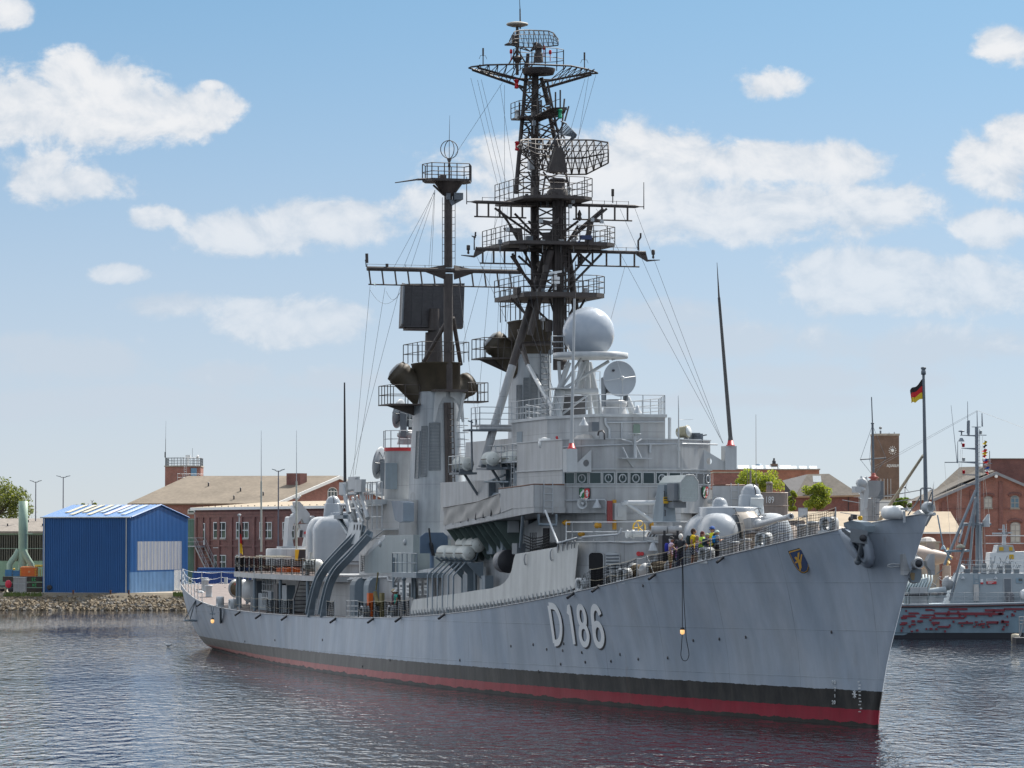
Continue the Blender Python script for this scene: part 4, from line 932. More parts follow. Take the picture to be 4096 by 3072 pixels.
g2=copy_tree(GUN,SHIP);g2.location=(95.0,0,6.95);g2.rotation_euler=(0,0,PI)
for o in list(g2.children):
 if o.name.startswith(('turret_ring',)):o.scale=(1,1,0.8)
 # point-defence rocket launcher in front of the bridge
def ram():
 T=bpy.data.objects.new('rocket_launcher',None);scene.collection.objects.link(T);T.parent=SHIP
 q=lambda x,y,u:su(*px6(x,y),u)
 a,b=q(1215,1215,24.6),q(1340,800,24.6);yc=(a.y+b.y)/2;w=abs(a.y-b.y)/2
 mb=MB();mb.loft([[Vector((24.0,yc-w*1.15,a.z)),Vector((24.0,yc+w*1.15,a.z)),Vector((25.6,yc+w*1.15,a.z)),Vector((25.6,yc-w*1.15,a.z))],[Vector((24.2,yc-w*0.9,b.z)),Vector((24.2,yc+w*0.7,b.z)),Vector((25.2,yc+w*0.7,b.z)),Vector((25.2,yc-w*0.9,b.z))]],0)
 p=part(mb,'launcher_pedestal',BLUEG,T)
 for k in(0.25,0.5,0.75):
  z=lerp(a.z,b.z,k);h=MB().path([Vector((24.02+k*.2,yc+w*.8,z-0.15)),Vector((23.9+k*.2,yc+w*.8,z-0.15)),Vector((23.9+k*.2,yc+w*.8,z+0.15)),Vector((24.02+k*.2,yc+w*.8,z+0.15))],0.025,4);part(h,'grab_handle',STEELD,p)
 s=q(1302,970,23.9);part(MB().obox(s,(0,1,0),(1,0,0),(0,0,1),0.24,0.02,0.17),'yellow_sign',YELLOW,p);part(MB().obox(s+Vector((-0.015,0,0.1)),(0,1,0),(1,0,0),(0,0,1),0.22,0.015,0.035).obox(s+Vector((-0.015,0,-0.02)),(0,1,0),(1,0,0),(0,0,1),0.2,0.012,0.02),'sign_lettering',STEELD,p)
 f0,f1=q(1445,985,22.6),q(1640,690,22.6);y0,y1,z0,z1=f1.y,f0.y,f0.z,f1.z;c=0.22
 sec=lambda u,k=0:[Vector((u,yy,zz))for yy,zz in((y0+c*.6,z0),(y1-c*.4,z0),(y1,z0+c*.4),(y1,z1-c*1.7),(y1-c*1.4,z1),(y0+c*1.2,z1),(y0,z1-c*1.6),(y0,z0+c*.6))]
 mb=MB().loft([sec(22.6),sec(25.9)],0);bx=part(mb,'launcher_box',mat('greenish_pale_grey',(0.33,0.37,0.365),0.4,var=0.08),T)
 fr=MB();fr.path(sec(22.58)+[sec(22.58)[0]],0.02,4);
 for i in range(5):
  for j in range(6):
   yy=lerp(y0,y1,(i+0.5+(j%2)*0.25-0.12)/5);zz=lerp(z0,z1,(j+0.5)/6);fr.path([Vector((22.585,yy+0.10*math.cos(t),zz+0.10*math.sin(t)))for t in np.linspace(-0.3,2.2,7)],0.008,3)
 part(fr,'tube_cover',GREYL,bx)
 k=MB();k.obox(q(1375,880,23.4),(0,1,0),(1,0,0),(0,0,1),0.22,0.5,0.45);k.obox(q(1400,1020,23.6),(0,1,0),(1,0,0),(0,0,1),0.35,0.5,0.16);part(k,'elevation_gear',GREYD,T)
 d=MB().box(23.0,26.0,-1.6,1.5,8.44,9.45);d.path([q(1120,1300,23.0),q(1290,1300,22.8)],0.22,8);d.path([q(1290,1300,22.8),q(1450,1292,22.8)],0.2,8);part(d,'launcher_base',GREY,T)
 return T
ram()
q=lambda x,y,u=29.5:su(*px6(x,y),u)
mb=MB();mb.path([q(815,1000),q(1000,1000),q(1200,995)],0.14,10);mb.path([q(850,1010),q(1130,1205)],0.12,10);mb.path([q(1160,1010),q(1160,1150),q(1175,1200)],0.13,8);mb.tube(q(820,985),q(830,1020),0.2,n=10);part(mb,'boom_frame',BOLLC)
mb=MB();c=q(985,1275,28.5);mb.path([c+Vector((0,0.33*math.cos(t),0.36*math.sin(t)))for t in np.linspace(0,2*PI,21)],0.045,6)
for k in range(5):t=k*2*PI/5;mb.tube(c,c+Vector((0,0.33*math.cos(t),0.36*math.sin(t))),0.025,n=4)
part(mb,'hand_wheel',YELLOW)
for x,y in((520,1250),(175,1220),(350,1345),(1125,1255),(700,1120)):
 c=q(x,y,31.0 if x>400 else 33.0)+Vector((-0.1,0,0));mb=MB().lathe([(0.03,-0.2),(0.15,-0.18),(0.12,-0.05),(0.17,0.0),(0.15,0.1),(0.05,0.25)],c,(0,1,0)if x<900 and x!=700 else(0,0,1),10)
 if x==700:mb=MB().box(c.x-0.08,c.x+0.1,c.y-0.12,c.y+0.06,c.z-0.85,c.z+0.75).obox(c+Vector((0,0.15,0.6)),(0,1,0),(1,0,0),(0,0,1),0.2,0.06,0.06).obox(c+Vector((0,0.1,0.2)),(0,1,0),(1,0,0),(0,0,1),0.15,0.06,0.06)
 part(mb,'yellow_valve',mat('ochre_paint',(0.5,0.25,0.02),0.5,var=0.15))
c=q(760,1095,30.7);part(MB().obox(c,(0,1,0),(1,0,0),(0,0,1),0.32,0.35,0.45).box(c.x-0.4,c.x-0.36,c.y-0.2,c.y+0.2,c.z-0.3,c.z+0.3),'control_box',GREYL)
part(MB().obox(q(660,1100,30.6),(0,1,0),(1,0,0),(0,0,1),0.14,0.08,0.6),'red_hose_box',mat('faded_red',(0.22,0.035,0.035),0.5))
part(MB().path([q(840,1345,27.0),q(1075,1340,27.0)],0.17,10).tube(q(905,1345,27.0),q(930,1345,27.0),0.24,n=10).tube(q(845,1345,27.0),q(860,1345,27.0),0.23,n=10),'fuel_pipe',GREYL)
mb=MB();P=[q(1045,1375,25.5),q(1090,1310,25.9),q(1240,1310,25.9),q(1200,1375,25.5)];mb.ext(P,(0.05,0,0));o=part(mb,'sloping_rack',STEELD)
mb=MB()
for k in range(5):mb.tube(P[0].lerp(P[3],k/4),P[1].lerp(P[2],k/4),0.035,n=5)
part(mb,'rack_bar',BOLLC,o)
# funnels with uptakes and louvres
def mack(uc,vc,au,bv,z0,zs,zt,flare,name,top):
 n=28
 def ring(k,z,ax=au,bx=bv):
  r=[]
  for i in range(n):
   a=2*PI*i/n;c,s_=math.cos(a),math.sin(a);q_=(abs(c)**3+abs(s_)**3)**(-1/3)
   r.append(Vector((uc+ax*k*q_*c,vc+bx*k*q_*s_,z)))
  return r
 mb=MB().loft([ring(flare,z0),ring(1+(flare-1)*0.5,lerp(z0,zs,0.4)),ring(1.0,lerp(z0,zs,0.75)),ring(0.98,zs)],0,True);o=part(mb,name,mat('funnel_grey',(0.36,0.385,0.405),0.4,var=0.12,scale=0.6,streak=0.2,seam=0.2))
 mb=MB().loft([ring(1.0,zs-0.02),ring(1.02,zs+0.05),ring(1.02,zt),ring(1.05,zt+0.01),ring(1.05,zt+0.1)],0,True);b=part(mb,top,DBROWN,o)
 return o,ring
F1,ring1=mack(51.6,0.1,1.9,1.05,9.0,19.45,21.35,1.05,'forward_funnel','funnel_cap')
F2,ring2=mack(70.6,0.35,2.1,1.35,8.6,17.95,19.7,1.22,'after_funnel','funnel_cap')
def uptake(base,tip,r,parent,grating=True):
 base,tip=Vector(base),Vector(tip);d=(tip-base).normalized();mid=base.lerp(tip,0.55)
 mb=MB().lathe([(r*1.15,0),(r*1.05,(tip-base).length*0.5),(r,(tip-base).length*0.78),(r*1.06,(tip-base).length*0.8),(r*1.06,(tip-base).length*0.9),(r*0.98,(tip-base).length*0.92),(r*0.98,(tip-base).length)],base,d,20)
 o=part(mb,'exhaust_uptake',DBROWN,parent)
 part(MB().lathe([(0.02,(tip-base).length+0.22),(r*0.5,(tip-base).length+0.18),(r*0.9,(tip-base).length+0.02),(r*0.95,(tip-base).length-0.05)],base,d,18),'uptake_cover',GREYD,parent)
 return o
a=sv(2075,1455,0.7);b=sv(1965,1368,2.2);uptake(Vector((51.4,0.6,a.z-0.3)),Vector((52.0,2.35,b.z+0.1)),0.72,F1)
mb=MB();pz=sv(1910,1440,2.5).z;block([(50.7,1.0),(50.7,3.25),(53.2,3.25),(53.2,1.0)],pz-0.08,pz,mb);railing([Vector((50.7,1.5,pz)),Vector((50.7,3.2,pz)),Vector((53.2,3.2,pz)),Vector((53.2,1.5,pz))],1.15,2,0.8,0.03,mb);mb.ext([Vector((52,3.2,pz-0.08)),Vector((52,1.0,pz-0.08)),Vector((52,1.0,pz-1.0))],(0.08,0,0));part(mb,'uptake_platform',BLACK,F1)
uptake(Vector((70.6,1.0,17.6)),Vector((71.3,2.85,19.35)),0.78,F2);uptake(Vector((70.6,-0.4,17.7)),Vector((71.0,-2.1,18.6)),0.75,F2)
pz=17.15;mb=MB();block([(69.6,1.4),(69.6,3.7),(72.4,3.7),(72.4,1.4)],pz-0.08,pz,mb);railing([Vector((69.6,1.7,pz)),Vector((69.6,3.65,pz)),Vector((72.4,3.65,pz)),Vector((72.4,1.7,pz))],1.2,2,0.8,0.03,mb);mb.ext([Vector((71,3.6,pz-0.08)),Vector((71,1.4,pz-0.08)),Vector((71,1.4,pz-0.8))],(0.08,0,0))
block([(69.6,-1.2),(69.6,-2.9),(72.0,-2.9),(72.0,-1.2)],pz+0.15,pz+0.23,mb);railing([Vector((69.6,-1.5,pz+.2)),Vector((69.6,-2.85,pz+.2)),Vector((72,-2.85,pz+.2))],1.2,2,0.8,0.03,mb);part(mb,'uptake_platform',BLACK,F2)
def louvres(ringf,zs,i0,parent,rows=34):
 for k in range(3):
  fr=MB();z0,z1=zs[k]
  for j in range(rows):
   t=j/(rows-1);z=lerp(z0,z1,t);pts=[]
   for a in np.linspace(i0[k][0],i0[k][1],4):
    c,s_=math.cos(math.radians(a)),math.sin(math.radians(a));q_=(abs(c)**3+abs(s_)**3)**(-1/3);pts.append(ringf(a,z,1.02))
   fr.path(pts,0.022,4)
  lp=[ringf(i0[k][0],z0,1.02),ringf(i0[k][1],z0,1.02),ringf(i0[k][1],z1,1.02),ringf(i0[k][0],z1,1.02)];fr.path(lp+[lp[0]],0.035,4)
  part(fr,'louvre_panel',mat('louvre_grey',(.19,.21,.225),.5),parent)
def rf(uc,vc,au,bv,fl=lambda z:1.0):
 def f(a,z,k):
  c,s_=math.cos(math.radians(a)),math.sin(math.radians(a));q_=(abs(c)**3+abs(s_)**3)**(-1/3);k*=fl(z)
  return Vector((uc+au*k*q_*c,vc+bv*k*q_*s_,z))
 return f
r1=rf(51.6,0.1,1.9,1.05);r2=rf(70.6,0.35,2.1,1.35,lambda z:tab([(8.6,1.22),(12.3,1.11),(15.6,1.0),(18,0.98)],z))
louvres(r1,[(15.2,17.6),(15.3,18.0),(15.5,18.2)],[(112,128),(134,148),(152,172)],F1)
louvres(r2,[(12.4,15.4),(12.5,15.7),(12.9,15.9)],[(100,116),(121,136),(141,166)],F2)
ld=MB();ladder(r1(195,10.5,1.04),r1(195,19.6,1.04),0.5,ld,0.33,0.03,(0,1,0));part(ld,'ladder',GREYD,F1)
lb=MB();lb.ext([r2(185,9.5,1.03)+Vector((0,0.22,0)),r2(185,9.5,1.03)-Vector((0,0.22,0)),r2(185,17.2,1.04)-Vector((0,0.22,0)),r2(185,17.2,1.04)+Vector((0,0.22,0))],(-0.1,0,0));ladder(r2(185,9.5,1.03)+Vector((-0.14,-0.2,0)),r2(185,17.2,1.03)+Vector((-0.14,-0.2,0)),0.36,lb,0.36,0.035,(0,1,0));part(lb,'ladder_trunk',BLACK,F2)
lc=MB();A0,A1=r2(222,12.4,1.05),r2(222,16.0,1.05);ladder(A0,A1,0.5,lc,0.35,0.025,(0.3,0.9,0))
for z in np.linspace(12.6,16.2,9):
 c=r2(222,z,1.05);lc.path([c+Vector((-0.55*math.sin(t)*0.9,-0.1-0.3*math.cos(t)-0.25*math.sin(t),0))for t in np.linspace(0,PI,8)],0.025,4)
part(lc,'caged_ladder',BOLLC,F2)
g=MB();zt=17.9
for sgn in(0.85,-0.95):g.ext([Vector((68.35,0.2+sgn*0.15,zt)),Vector((68.35,0.2+sgn*1.0,zt)),Vector((68.35,0.2+sgn*1.15,zt-1.9)),Vector((68.35,0.2+sgn*1.0,zt-1.95)),Vector((68.35,0.2+sgn*0.72,zt-0.9)),Vector((68.35,0.2+sgn*0.42,zt-0.42)),Vector((68.35,0.2+sgn*0.15,zt-0.32))],(0.08,0,0))
g.tube((68.0,-0.75,zt-0.1),(68.3,-0.45,zt-1.9),0.13,0.1);g.box(67.7,69.5,-0.95,1.2,zt-0.02,zt+0.12,1);part(g,'mast_bracket',[GREYL,BLACK],F2)
mb=MB();railing([Vector((68.4,1.9,19.82)),Vector((72.8,1.9,19.82)),Vector((72.8,-1.2,19.82)),Vector((68.4,-1.2,19.82)),Vector((68.4,1.9,19.82))],1.25,2,1.1,0.03,mb);part(mb,'cap_railing',BLACK,F2)
mb=MB();railing([Vector((49.6,1.3,21.45)),Vector((53.6,1.3,21.45)),Vector((53.6,-1.1,21.45)),Vector((49.6,-1.1,21.45)),Vector((49.6,1.3,21.45))],1.9,2,1.1,0.03,mb);part(mb,'cap_railing',BLACK,F1)
mb=MB()
for y in(0.55,-0.35):mb.path([Vector((49.25,y+0.14,20.0)),Vector((49.15,y+0.14,21.2)),Vector((49.15,y-0.1,21.3)),Vector((49.2,y-0.14,20.0))],0.03,5)
mb.tube((49.2,1.7,19.95),(49.2,-1.3,20.05),0.13,n=8);part(mb,'cap_hand_rail',BLACK,F1)
# after mast with its yard, loop aerial and the big flat radar panel
def after_mast():
 T=bpy.data.objects.new('after_mast',None);scene.collection.objects.link(T);T.parent=SHIP
 U=68.7;P=lambda x,y:su(x,y,U)
 mb=MB();mb.tube(P(1793,1560),P(1793,1095),0.31,0.3,14).tube(P(1793,1070),P(1793,760),0.27,0.26,14);part(mb,'mast_tube',BLACK,T)
 b=MB()
 for x0,y0,x1,y1 in((1715,1455,1785,1290),(1870,1455,1812,1270)):b.tube(P(x0,y0)+Vector((1.5,0,0)),P(x1,y1),0.14)
 part(b,'mast_stay',BLACK,T)
 y=MB();a,c=P(1468,1080),P(2082,1082);cz=(a.z+c.z)/2;a.z=c.z=cz;y.tube(a,c,0.15,n=10);yl=cz-(1143-1080)/62.5
 y.tube(Vector((U,a.y-0.1,yl)),Vector((U,c.y+0.2,yl)),0.05,n=6)
 for k in range(12):
  v=lerp(a.y,c.y,(k+0.15)/12);
  if abs(v)>0.4:y.tube(Vector((U,v,cz-0.1)),Vector((U,v-0.12,yl)),0.055,n=5)
 y.tube(Vector((U,a.y,cz+0.28)),Vector((U,c.y,cz+0.28)),0.012,n=4)
 for v in np.linspace(a.y,c.y,9):y.tube(Vector((U,v,cz+0.1)),Vector((U,v,cz+0.3)),0.02,n=4)
 for s_ in(1,-1):y.loft([[Vector((U,s_*0.3,cz+0.35)),Vector((U+0.2,s_*0.3,cz)),Vector((U,s_*0.3,cz-0.6)),Vector((U-0.2,s_*0.3,cz))],[Vector((U,s_*1.6,cz+0.1)),Vector((U+0.05,s_*1.6,cz)),Vector((U,s_*1.6,cz-0.15)),Vector((U-0.05,s_*1.6,cz))]],0)
 y.path([a+Vector((0,0.05,0.1)),a+Vector((0,0.1,0.5)),a+Vector((0,0.12,0.55))],0.03,4);y.tube(a+Vector((0,0.0,0.35)),a+Vector((0,0.02,0.95)),0.1,n=8);y.tube(P(1548,1075),P(1548,1055),0.1);part(y,'yard',BLACK,T)
 pl=MB();z=P(1800,725).z
 pts=[(U-1.1,1.5),(U+0.2,1.75),(U+1.1,1.3),(U+1.1,-1.3),(U+0.2,-1.5),(U-1.1,-1.0)];block(pts,z-0.08,z+0.08,pl);pl.lathe([(0.32,-0.95),(0.95,-0.1),(1.0,0.0)],(U,0.05,z),(0,0,1),14)
 railing([Vector((u,v,z))for u,v in pts+[pts[0]]],1.05,2,0.8,0.035,pl);pl.tube(P(1675,717),P(1580,731),0.06,0.03).tube(P(1740,715),P(1670,718),0.07).box(U-0.3,U+0.1,0.3,0.7,z,z+0.35).tube(P(1733,740),P(1775,780),0.07);part(pl,'mast_platform',BLACK,T)
 lo=MB();c0=P(1797,598);R=36/62.5;lo.lathe([(0.03,-1.15),(0.1,-1.1),(0.06,-0.85),(0.17,-0.6),(0.02,-0.58)],c0,(0,0,1),10);lo.tube(c0-Vector((0,0,1.9)),c0-Vector((0,0,1.1)),0.06);lo.tube(c0-Vector((0,0,.6)),c0+Vector((0,0,R)),0.02)
 for ang in(0.0,1.3):lo.path([c0+Vector((R*math.cos(t)*math.sin(ang),R*math.cos(t)*math.cos(ang),R*math.sin(t)))for t in np.linspace(0,2*PI,33)],0.028,5)
 lo.tube(c0+Vector((0,0,R)),P(1799,462),0.02,0.008);part(lo,'loop_aerial',BLACK,T)
 bx=MB();c1=P(1808,788);bx.obox(c1+Vector((-0.35,0.35,0)),(0,1,0),(1,0,0),(0,0,1),0.12,0.1,0.2);bx.obox(c1+Vector((-0.3,-0.3,0.02)),(0,1,0),(1,0,0),(0,0,1),0.3,0.2,0.22);bx.ext([c1+Vector((-0.3,0.3,-0.2)),c1+Vector((-0.3,-0.6,-0.2)),c1+Vector((-0.3,0.1,-0.6))],(0.1,0,0));part(bx,'relay_box',GREYD,T)
 ld=MB();ladder(P(1773,1060)+Vector((-0.2,0,0)),P(1773,790)+Vector((-0.2,0,0)),0.3,ld,0.4,0.02,(0.8,0.5,0));ladder(P(1810,1060)+Vector((-0.2,0,0)),P(1810,790)+Vector((-0.2,0,0)),0.3,ld,0.4,0.02,(0.8,0.5,0));part(ld,'mast_ladder',BLACK,T)
 U2=72.6;Q=lambda x,y:su(x,y,U2);tl,tr,br,bl=Q(1620,1132),Q(1872,1130),Q(1853,1310),Q(1600,1308)
 for p_ in(tl,tr):p_.x+=0.75
 n=(tr-tl).cross(bl-tl).normalized();n=n if n.x>0 else-n
 pan=MB().ext([tl,tr,br,bl],n*0.35);o=part(pan,'radar_panel',mat('panel_dark_grey',(0.062,0.058,0.06),0.55,var=0.15,scale=3),T)
 gr=MB()
 for k in range(1,30):gr.tube(tl.lerp(bl,k/30)-n*0.008,tr.lerp(br,k/30)-n*0.008,0.011,n=3)
 for k in range(1,6):gr.tube(tl.lerp(tr,k/6)-n*0.01,bl.lerp(br,k/6)-n*0.01,0.016,n=3)
 part(gr,'panel_grid',STEELD,o)
 part(MB().ext([tl-n*0.02+Vector((0,0,0.06)),tl-n*0.4+Vector((0,0,-0.1)),bl-n*0.4+Vector((0,0,0.1)),bl-n*0.02],(0,-0.1,0)),'panel_edge',GREYD,o)
 pd=MB().tube(Q(1735,1460),Q(1735,1330),0.62,0.55,16).tube(Q(1735,1345),Q(1737,1235),0.42,0.32,12);pd.obox(Q(1680,1318),(0,1,0),(1,0,0),(0,0,1),1.0,0.5,0.07);part(pd,'radar_pedestal',BLACK,T)
after_mast()
# main mast: pole, radar tower, two raking legs, platforms, yards and radars
UPV=Vector((0,0,1))
def main_mast():
 T=bpy.data.objects.new('main_mast',None);scene.collection.objects.link(T);T.parent=SHIP
 UP,UT=51.0,46.6;P=lambda x,y:su(x,y,UP);Q=lambda x,y:su(x,y,UT)
 pole=MB().tube(P(2140,1300),P(2138,800),0.25,0.25,14).tube(P(2138,800),P(2141,280),0.25,0.21,14);part(pole,'mast_pole',BLACK,T)
 tw=MB().tube(Q(2235,1480),Q(2232,740),0.34,0.34,14);ladder(Q(2250,1470)+Vector((-0.5,0,0)),Q(2250,780)+Vector((-0.5,0,0)),0.45,tw,0.35,0.03,(0,1,0))
 for x in(2215,2262):tw.tube(Q(x,1470)+Vector((-0.1,0,0)),Q(x-2,780),0.07,n=5)
 part(tw,'radar_tower',BLACK,T)
 for(fx,fy,v0),(tx,ty)in(((1928,1868,4.3),(2186,1010)),):
  a=sv(fx,fy,v0);b=Vector((48.6,0.25,su(tx,ty,48.6).z));b=su(tx,ty,48.6);k=(su(2020,1462,48).z-a.z)/(b.z-a.z);m_=a.lerp(b,k)
  lg=MB().tube(a,m_,0.25,0.24,14);o=part(lg,'mast_leg',GREY,T);part(MB().tube(m_,b,0.24,0.23,14),'leg_upper',BLACK,o)
 lg=MB().tube(su(2345,1640,48.5),su(2345,1560,48.5).lerp(su(2268,980,48.6),0.5),0.22,0.21,12);o=part(lg,'mast_leg',GREY,T);part(MB().tube(su(2345,1560,48.5).lerp(su(2268,980,48.6),0.1),su(2268,980,48.6),0.22,0.2,12),'leg_upper',BLACK,o)
 part(MB().tube(sv(2075,1320,1.6),sv(2112,1455,1.8),0.11).tube(sv(2205,1000,0.5),sv(2120,1340,1.4),0.2,0.2,12),'mast_leg',BLACK,T)
 lg=MB().tube(sv(2092,1408,2.2),sv(2112,1462,2.3),0.13);o=part(lg,'diagonal_strut',BLACK,T);part(MB().tube(sv(2112,1462,2.3),sv(2213,1638,2.8),0.12),'strut_lower',GREYL,o)
 ul=MB().tube(P(2063,775),P(2112,215),0.14,0.11,10)
 for k in range(12):c=P(2063,775).lerp(P(2112,215),0.1+k*0.05);ul.path([c+Vector((0,-0.15,0)),c+Vector((0,-0.42,0)),c+Vector((0,-0.42,0.1))],0.02,4)
 part(ul,'mast_leg',BLACK,T)
 part(MB().tube(P(2195,420),P(2165,310),0.17,0.13,8).tube(P(2220,560),P(2192,425),0.14),'upper_strut',BLACK,T)
 br=MB()
 for x0,y0,x1,y1 in((2066,480,2150,330),(2062,350,2110,410),(2130,700,2185,560),(2150,560,2210,700),(2105,660,2150,560),(2118,560,2085,500),(2110,470,2145,560),(2170,640,2235,500),(2150,520,2200,540),(2145,560,2215,480),(2150,480,2230,470),(2160,440,2240,560),(2150,600,2195,700),(2100,690,2140,790),(2170,700,2150,790),(2160,690,2210,780),(2245,400,2225,560),(2262,430,2240,490),(2200,700,2260,600),(2105,520,2085,640),(2120,620,2085,560)):
  br.tube(P(x0,y0)+Vector((-0.6,0,0)),P(x1,y1)+Vector((-0.9,0,0)),0.055,n=5)
 for x0,y0,x1,y1 in((1995,828,2140,930),(2010,830,2120,985),(2075,850,2180,960),(2030,850,2165,1100),(2060,1020,2170,1180),(2090,1020,2180,1100),(2430,830,2330,915),(2445,830,2290,960),(2330,900,2265,1000),(2330,1010,2230,1160),(2425,1010,2280,1160),(2390,995,2275,1130),(2320,1000,2380,1050),(2085,1070,2200,1180),(2120,960,2250,1060),(2175,900,2100,1000),(2250,940,2330,880),(2065,1010,2120,1105),(2130,880,2250,1000),(2270,860,2180,980)):
  br.tube(Q(x0,y0)+Vector((0.8,0,0)),Q(x1,y1)+Vector((0.8,0,0)),0.075,n=5)
 for x0,y0,x1,y1 in((2055,1190,2105,1245),(2080,1200,2110,1250),(2130,1210,2215,1290),(2210,1190,2245,1300),(2330,1185,2290,1260),(2360,1185,2315,1260),(2200,1175,2240,1110)):br.tube(Q(x0,y0)+Vector((0.6,0,0)),Q(x1,y1)+Vector((0.6,0,0)),0.075,n=5)
 part(br,'lattice_brace',BLACK,T)
 lx=MB();rg=random.Random(5);PT=lambda y:su(2235,y,UT);PP=lambda y:su(2138,y,UP)
 for i in range(9):
  y0=1195-i*46;y1=y0-46;lx.tube(PT(y0),PP(y1),.05,n=5).tube(PP(y0),PT(y1),.05,n=5).tube(PT(y0),PP(y0),.05,n=5)
 UL=lambda y:P(2063,775).lerp(P(2112,215),(775-y)/560);RL=lambda y:P(2262,775).lerp(P(2166,300),(775-y)/475)
 for i in range(13):
  y0=770-i*40;y1=y0-40;lx.tube(UL(y0),PP(y1),.038,n=4).tube(PP(y0),UL(y1),.038,n=4).tube(UL(y0),PP(y0),.04,n=4)
  if y1>300:lx.tube(RL(y0)-Vector((.8,0,0)),PP(y1),.038,n=4).tube(PP(y0),RL(y1)-Vector((.8,0,0)),.038,n=4).tube(RL(y0)-Vector((.8,0,0)),RL(y1)-Vector((.8,0,0)),.07,n=5)
 for k in range(9):a=rg.uniform(-.35,.35);lx.path([PT(y)+Vector((-.38,a+rg.uniform(-.06,.06),0))for y in range(1460,760,-70)],.028,4);lx.path([PP(y)+Vector((-.3,a*.8+rg.uniform(-.05,.05),0))for y in range(1250,290,-80)],.024,4)
 part(lx,'cross_bracing',BLACK,T)
 for k in range(34):
  x,y=rg.choice(((rg.uniform(2000,2400),968),(rg.uniform(2050,2350),1168),(rg.uniform(2060,2300),788),(rg.uniform(2170,2260),rg.uniform(820,1450)),(rg.uniform(2110,2165),rg.uniform(320,780))));c=su(x,y,rg.uniform(45.6,47.5));w=rg.uniform(.08,.22);part(MB().box(c.x-w,c.x+w,c.y-w*.8,c.y+w*.8,c.z-w,c.z+w*rg.uniform(.8,2)).tube(c-UPV*.6,c,.03),'junction_box',rg.choice((BLACK,BLACK,GREYD,GREY)),T)
 w=MB().ext([Q(2175,1000),Q(2255,1000),Q(2240,1080),Q(2175,1080)],(0.06,0,0));w.ext([Q(2170,930),Q(2265,925),Q(2265,980),Q(2170,985)],(0.06,0,0));part(w,'web_plate',BLACK,T)
 def plat(x0,x1,yr,u0,u1,th,name,rail=1.0,uc=None,cut=0.7,fascia=None):
  uc=uc or(u0+u1)/2;a,c=su(x0,yr,uc),su(x1,yr,uc);z=(a.z+c.z)/2;pts=[(u0,a.y-cut),(u0+cut,a.y),(u1,a.y),(u1,c.y),(u0+cut,c.y),(u0,c.y+cut)]
  mb=MB();block(pts,z-th,z,mb);o=part(mb,name,BLACK,T)
  if rail:part(railing([Vector((u,v,z))for u,v in[pts[2],pts[1],pts[0],pts[5],pts[4],pts[3]]],rail,3,0.9,0.028),'platform_railing',BLACK,o)
  return z
 plat(1990,2408,980,45.6,51.6,0.2,'mast_platform',0.95)
 plat(2043,2362,1182,45.0,51.4,0.26,'mast_platform',1.0)
 plat(2043,2316,800,45.0,51.2,0.17,'mast_platform',1.1)
 plat(2062,2150,470,49.8,51.6,0.1,'mast_platform',0.9,cut=0.2)
 a=su(2130,475,49.5);c=su(2268,430,48.5);mb=MB();mb.ext([a,su(2145,462,48.2),su(2205,432,47.6),c,c+Vector((0.4,0,-0.3)),su(2215,465,48.6),su(2150,490,49.8)],(0.9,0,0));mb.loft([[su(2120,475,49.5),su(2210,430,48.2),su(2268,428,48.2)],[su(2122,485,49.5),su(2215,447,48.2),su(2268,440,48.2)]],0,False,False,False);o=part(mb,'sponson_platform',BLACK,T)
 rl=MB()
 for x,y0,y1 in((2150,462,392),(2165,458,400),(2201,436,378),(2222,432,368),(2241,430,360)):rl.tube(su(x,y0,48),su(x,y1,48),0.05,n=5)
 rl.path([su(2080,410,49.5),su(2080,470,49.5)],0.03,4);rl.path([su(2150,440,48),su(2201,410,48),su(2241,395,48),su(2241,428,48)],0.02,4);part(rl,'platform_railing',BLACK,o)
 def yard(y,x0,x1,xl0,xl1,ylow,U,tips=False,gap=(2140,2300)):
  a,c=su(x0,y,U),su(x1,y,U);z=(a.z+c.z)/2;dz=(ylow-y)/68.5;mb=MB();A,Cc=Vector((U,a.y,z)),Vector((U,c.y,z));mb.tube(A,Cc,0.1,n=8)
  l0,l1=su(xl0,y,U).y,su(xl1,y,U).y;g0,g1=su(gap[0],y,U).y,su(gap[1],y,U).y
  for p0,p1 in((l0,g0),(g1,l1)):
   mb.tube(Vector((U,p0,z-dz)),Vector((U,p1,z-dz)),0.05,n=6)
   for k in range(5):v=lerp(p0,p1,(k+0.25)/4.6);mb.tube(Vector((U,v,z)),Vector((U,v,z-dz)),0.06,n=5)
  mb.tube(A+Vector((0,-0.4,0.27)),Cc+Vector((0,0.4,0.27)),0.012,n=4)
  for v in np.linspace(a.y-0.4,c.y+0.4,13):mb.tube(Vector((U,v,z+.1)),Vector((U,v,z+0.3)),0.018,n=4)
  if tips:
   for q_,s_ in((A,1),(Cc,-1)):mb.ext([q_+Vector((0,0,0.12)),q_+Vector((0,s_*0.15,-0.4)),q_+Vector((0,s_*0.9,-0.38)),q_+Vector((0,s_*0.9,-0.42)),q_+Vector((0,s_*0.1,-0.52)),q_+Vector((0,-s_*0.6,-0.12))],(0.08,0,0));mb.lathe([(0.03,-0.35),(0.08,-0.3),(0.05,-0.15),(0.11,-0.1),(0.11,0.16),(0.05,0.18)],q_+Vector((0,s_*0.48,0.02)),(0,0,1),8)
  else:
   for q_,s_ in((A,1),(Cc,-1)):mb.tube(q_,q_+Vector((0,s_*0.35,0)),0.1,0.02);mb.tube(q_+Vector((0,s_*0.55,-0.15)),q_+Vector((0,s_*0.55,1.45)),0.03,0.02,5);mb.tube(q_+Vector((0,s_*0.3,0)),q_+Vector((0,s_*0.55,0)),0.03)
  part(mb,'yard',BLACK,T);return z
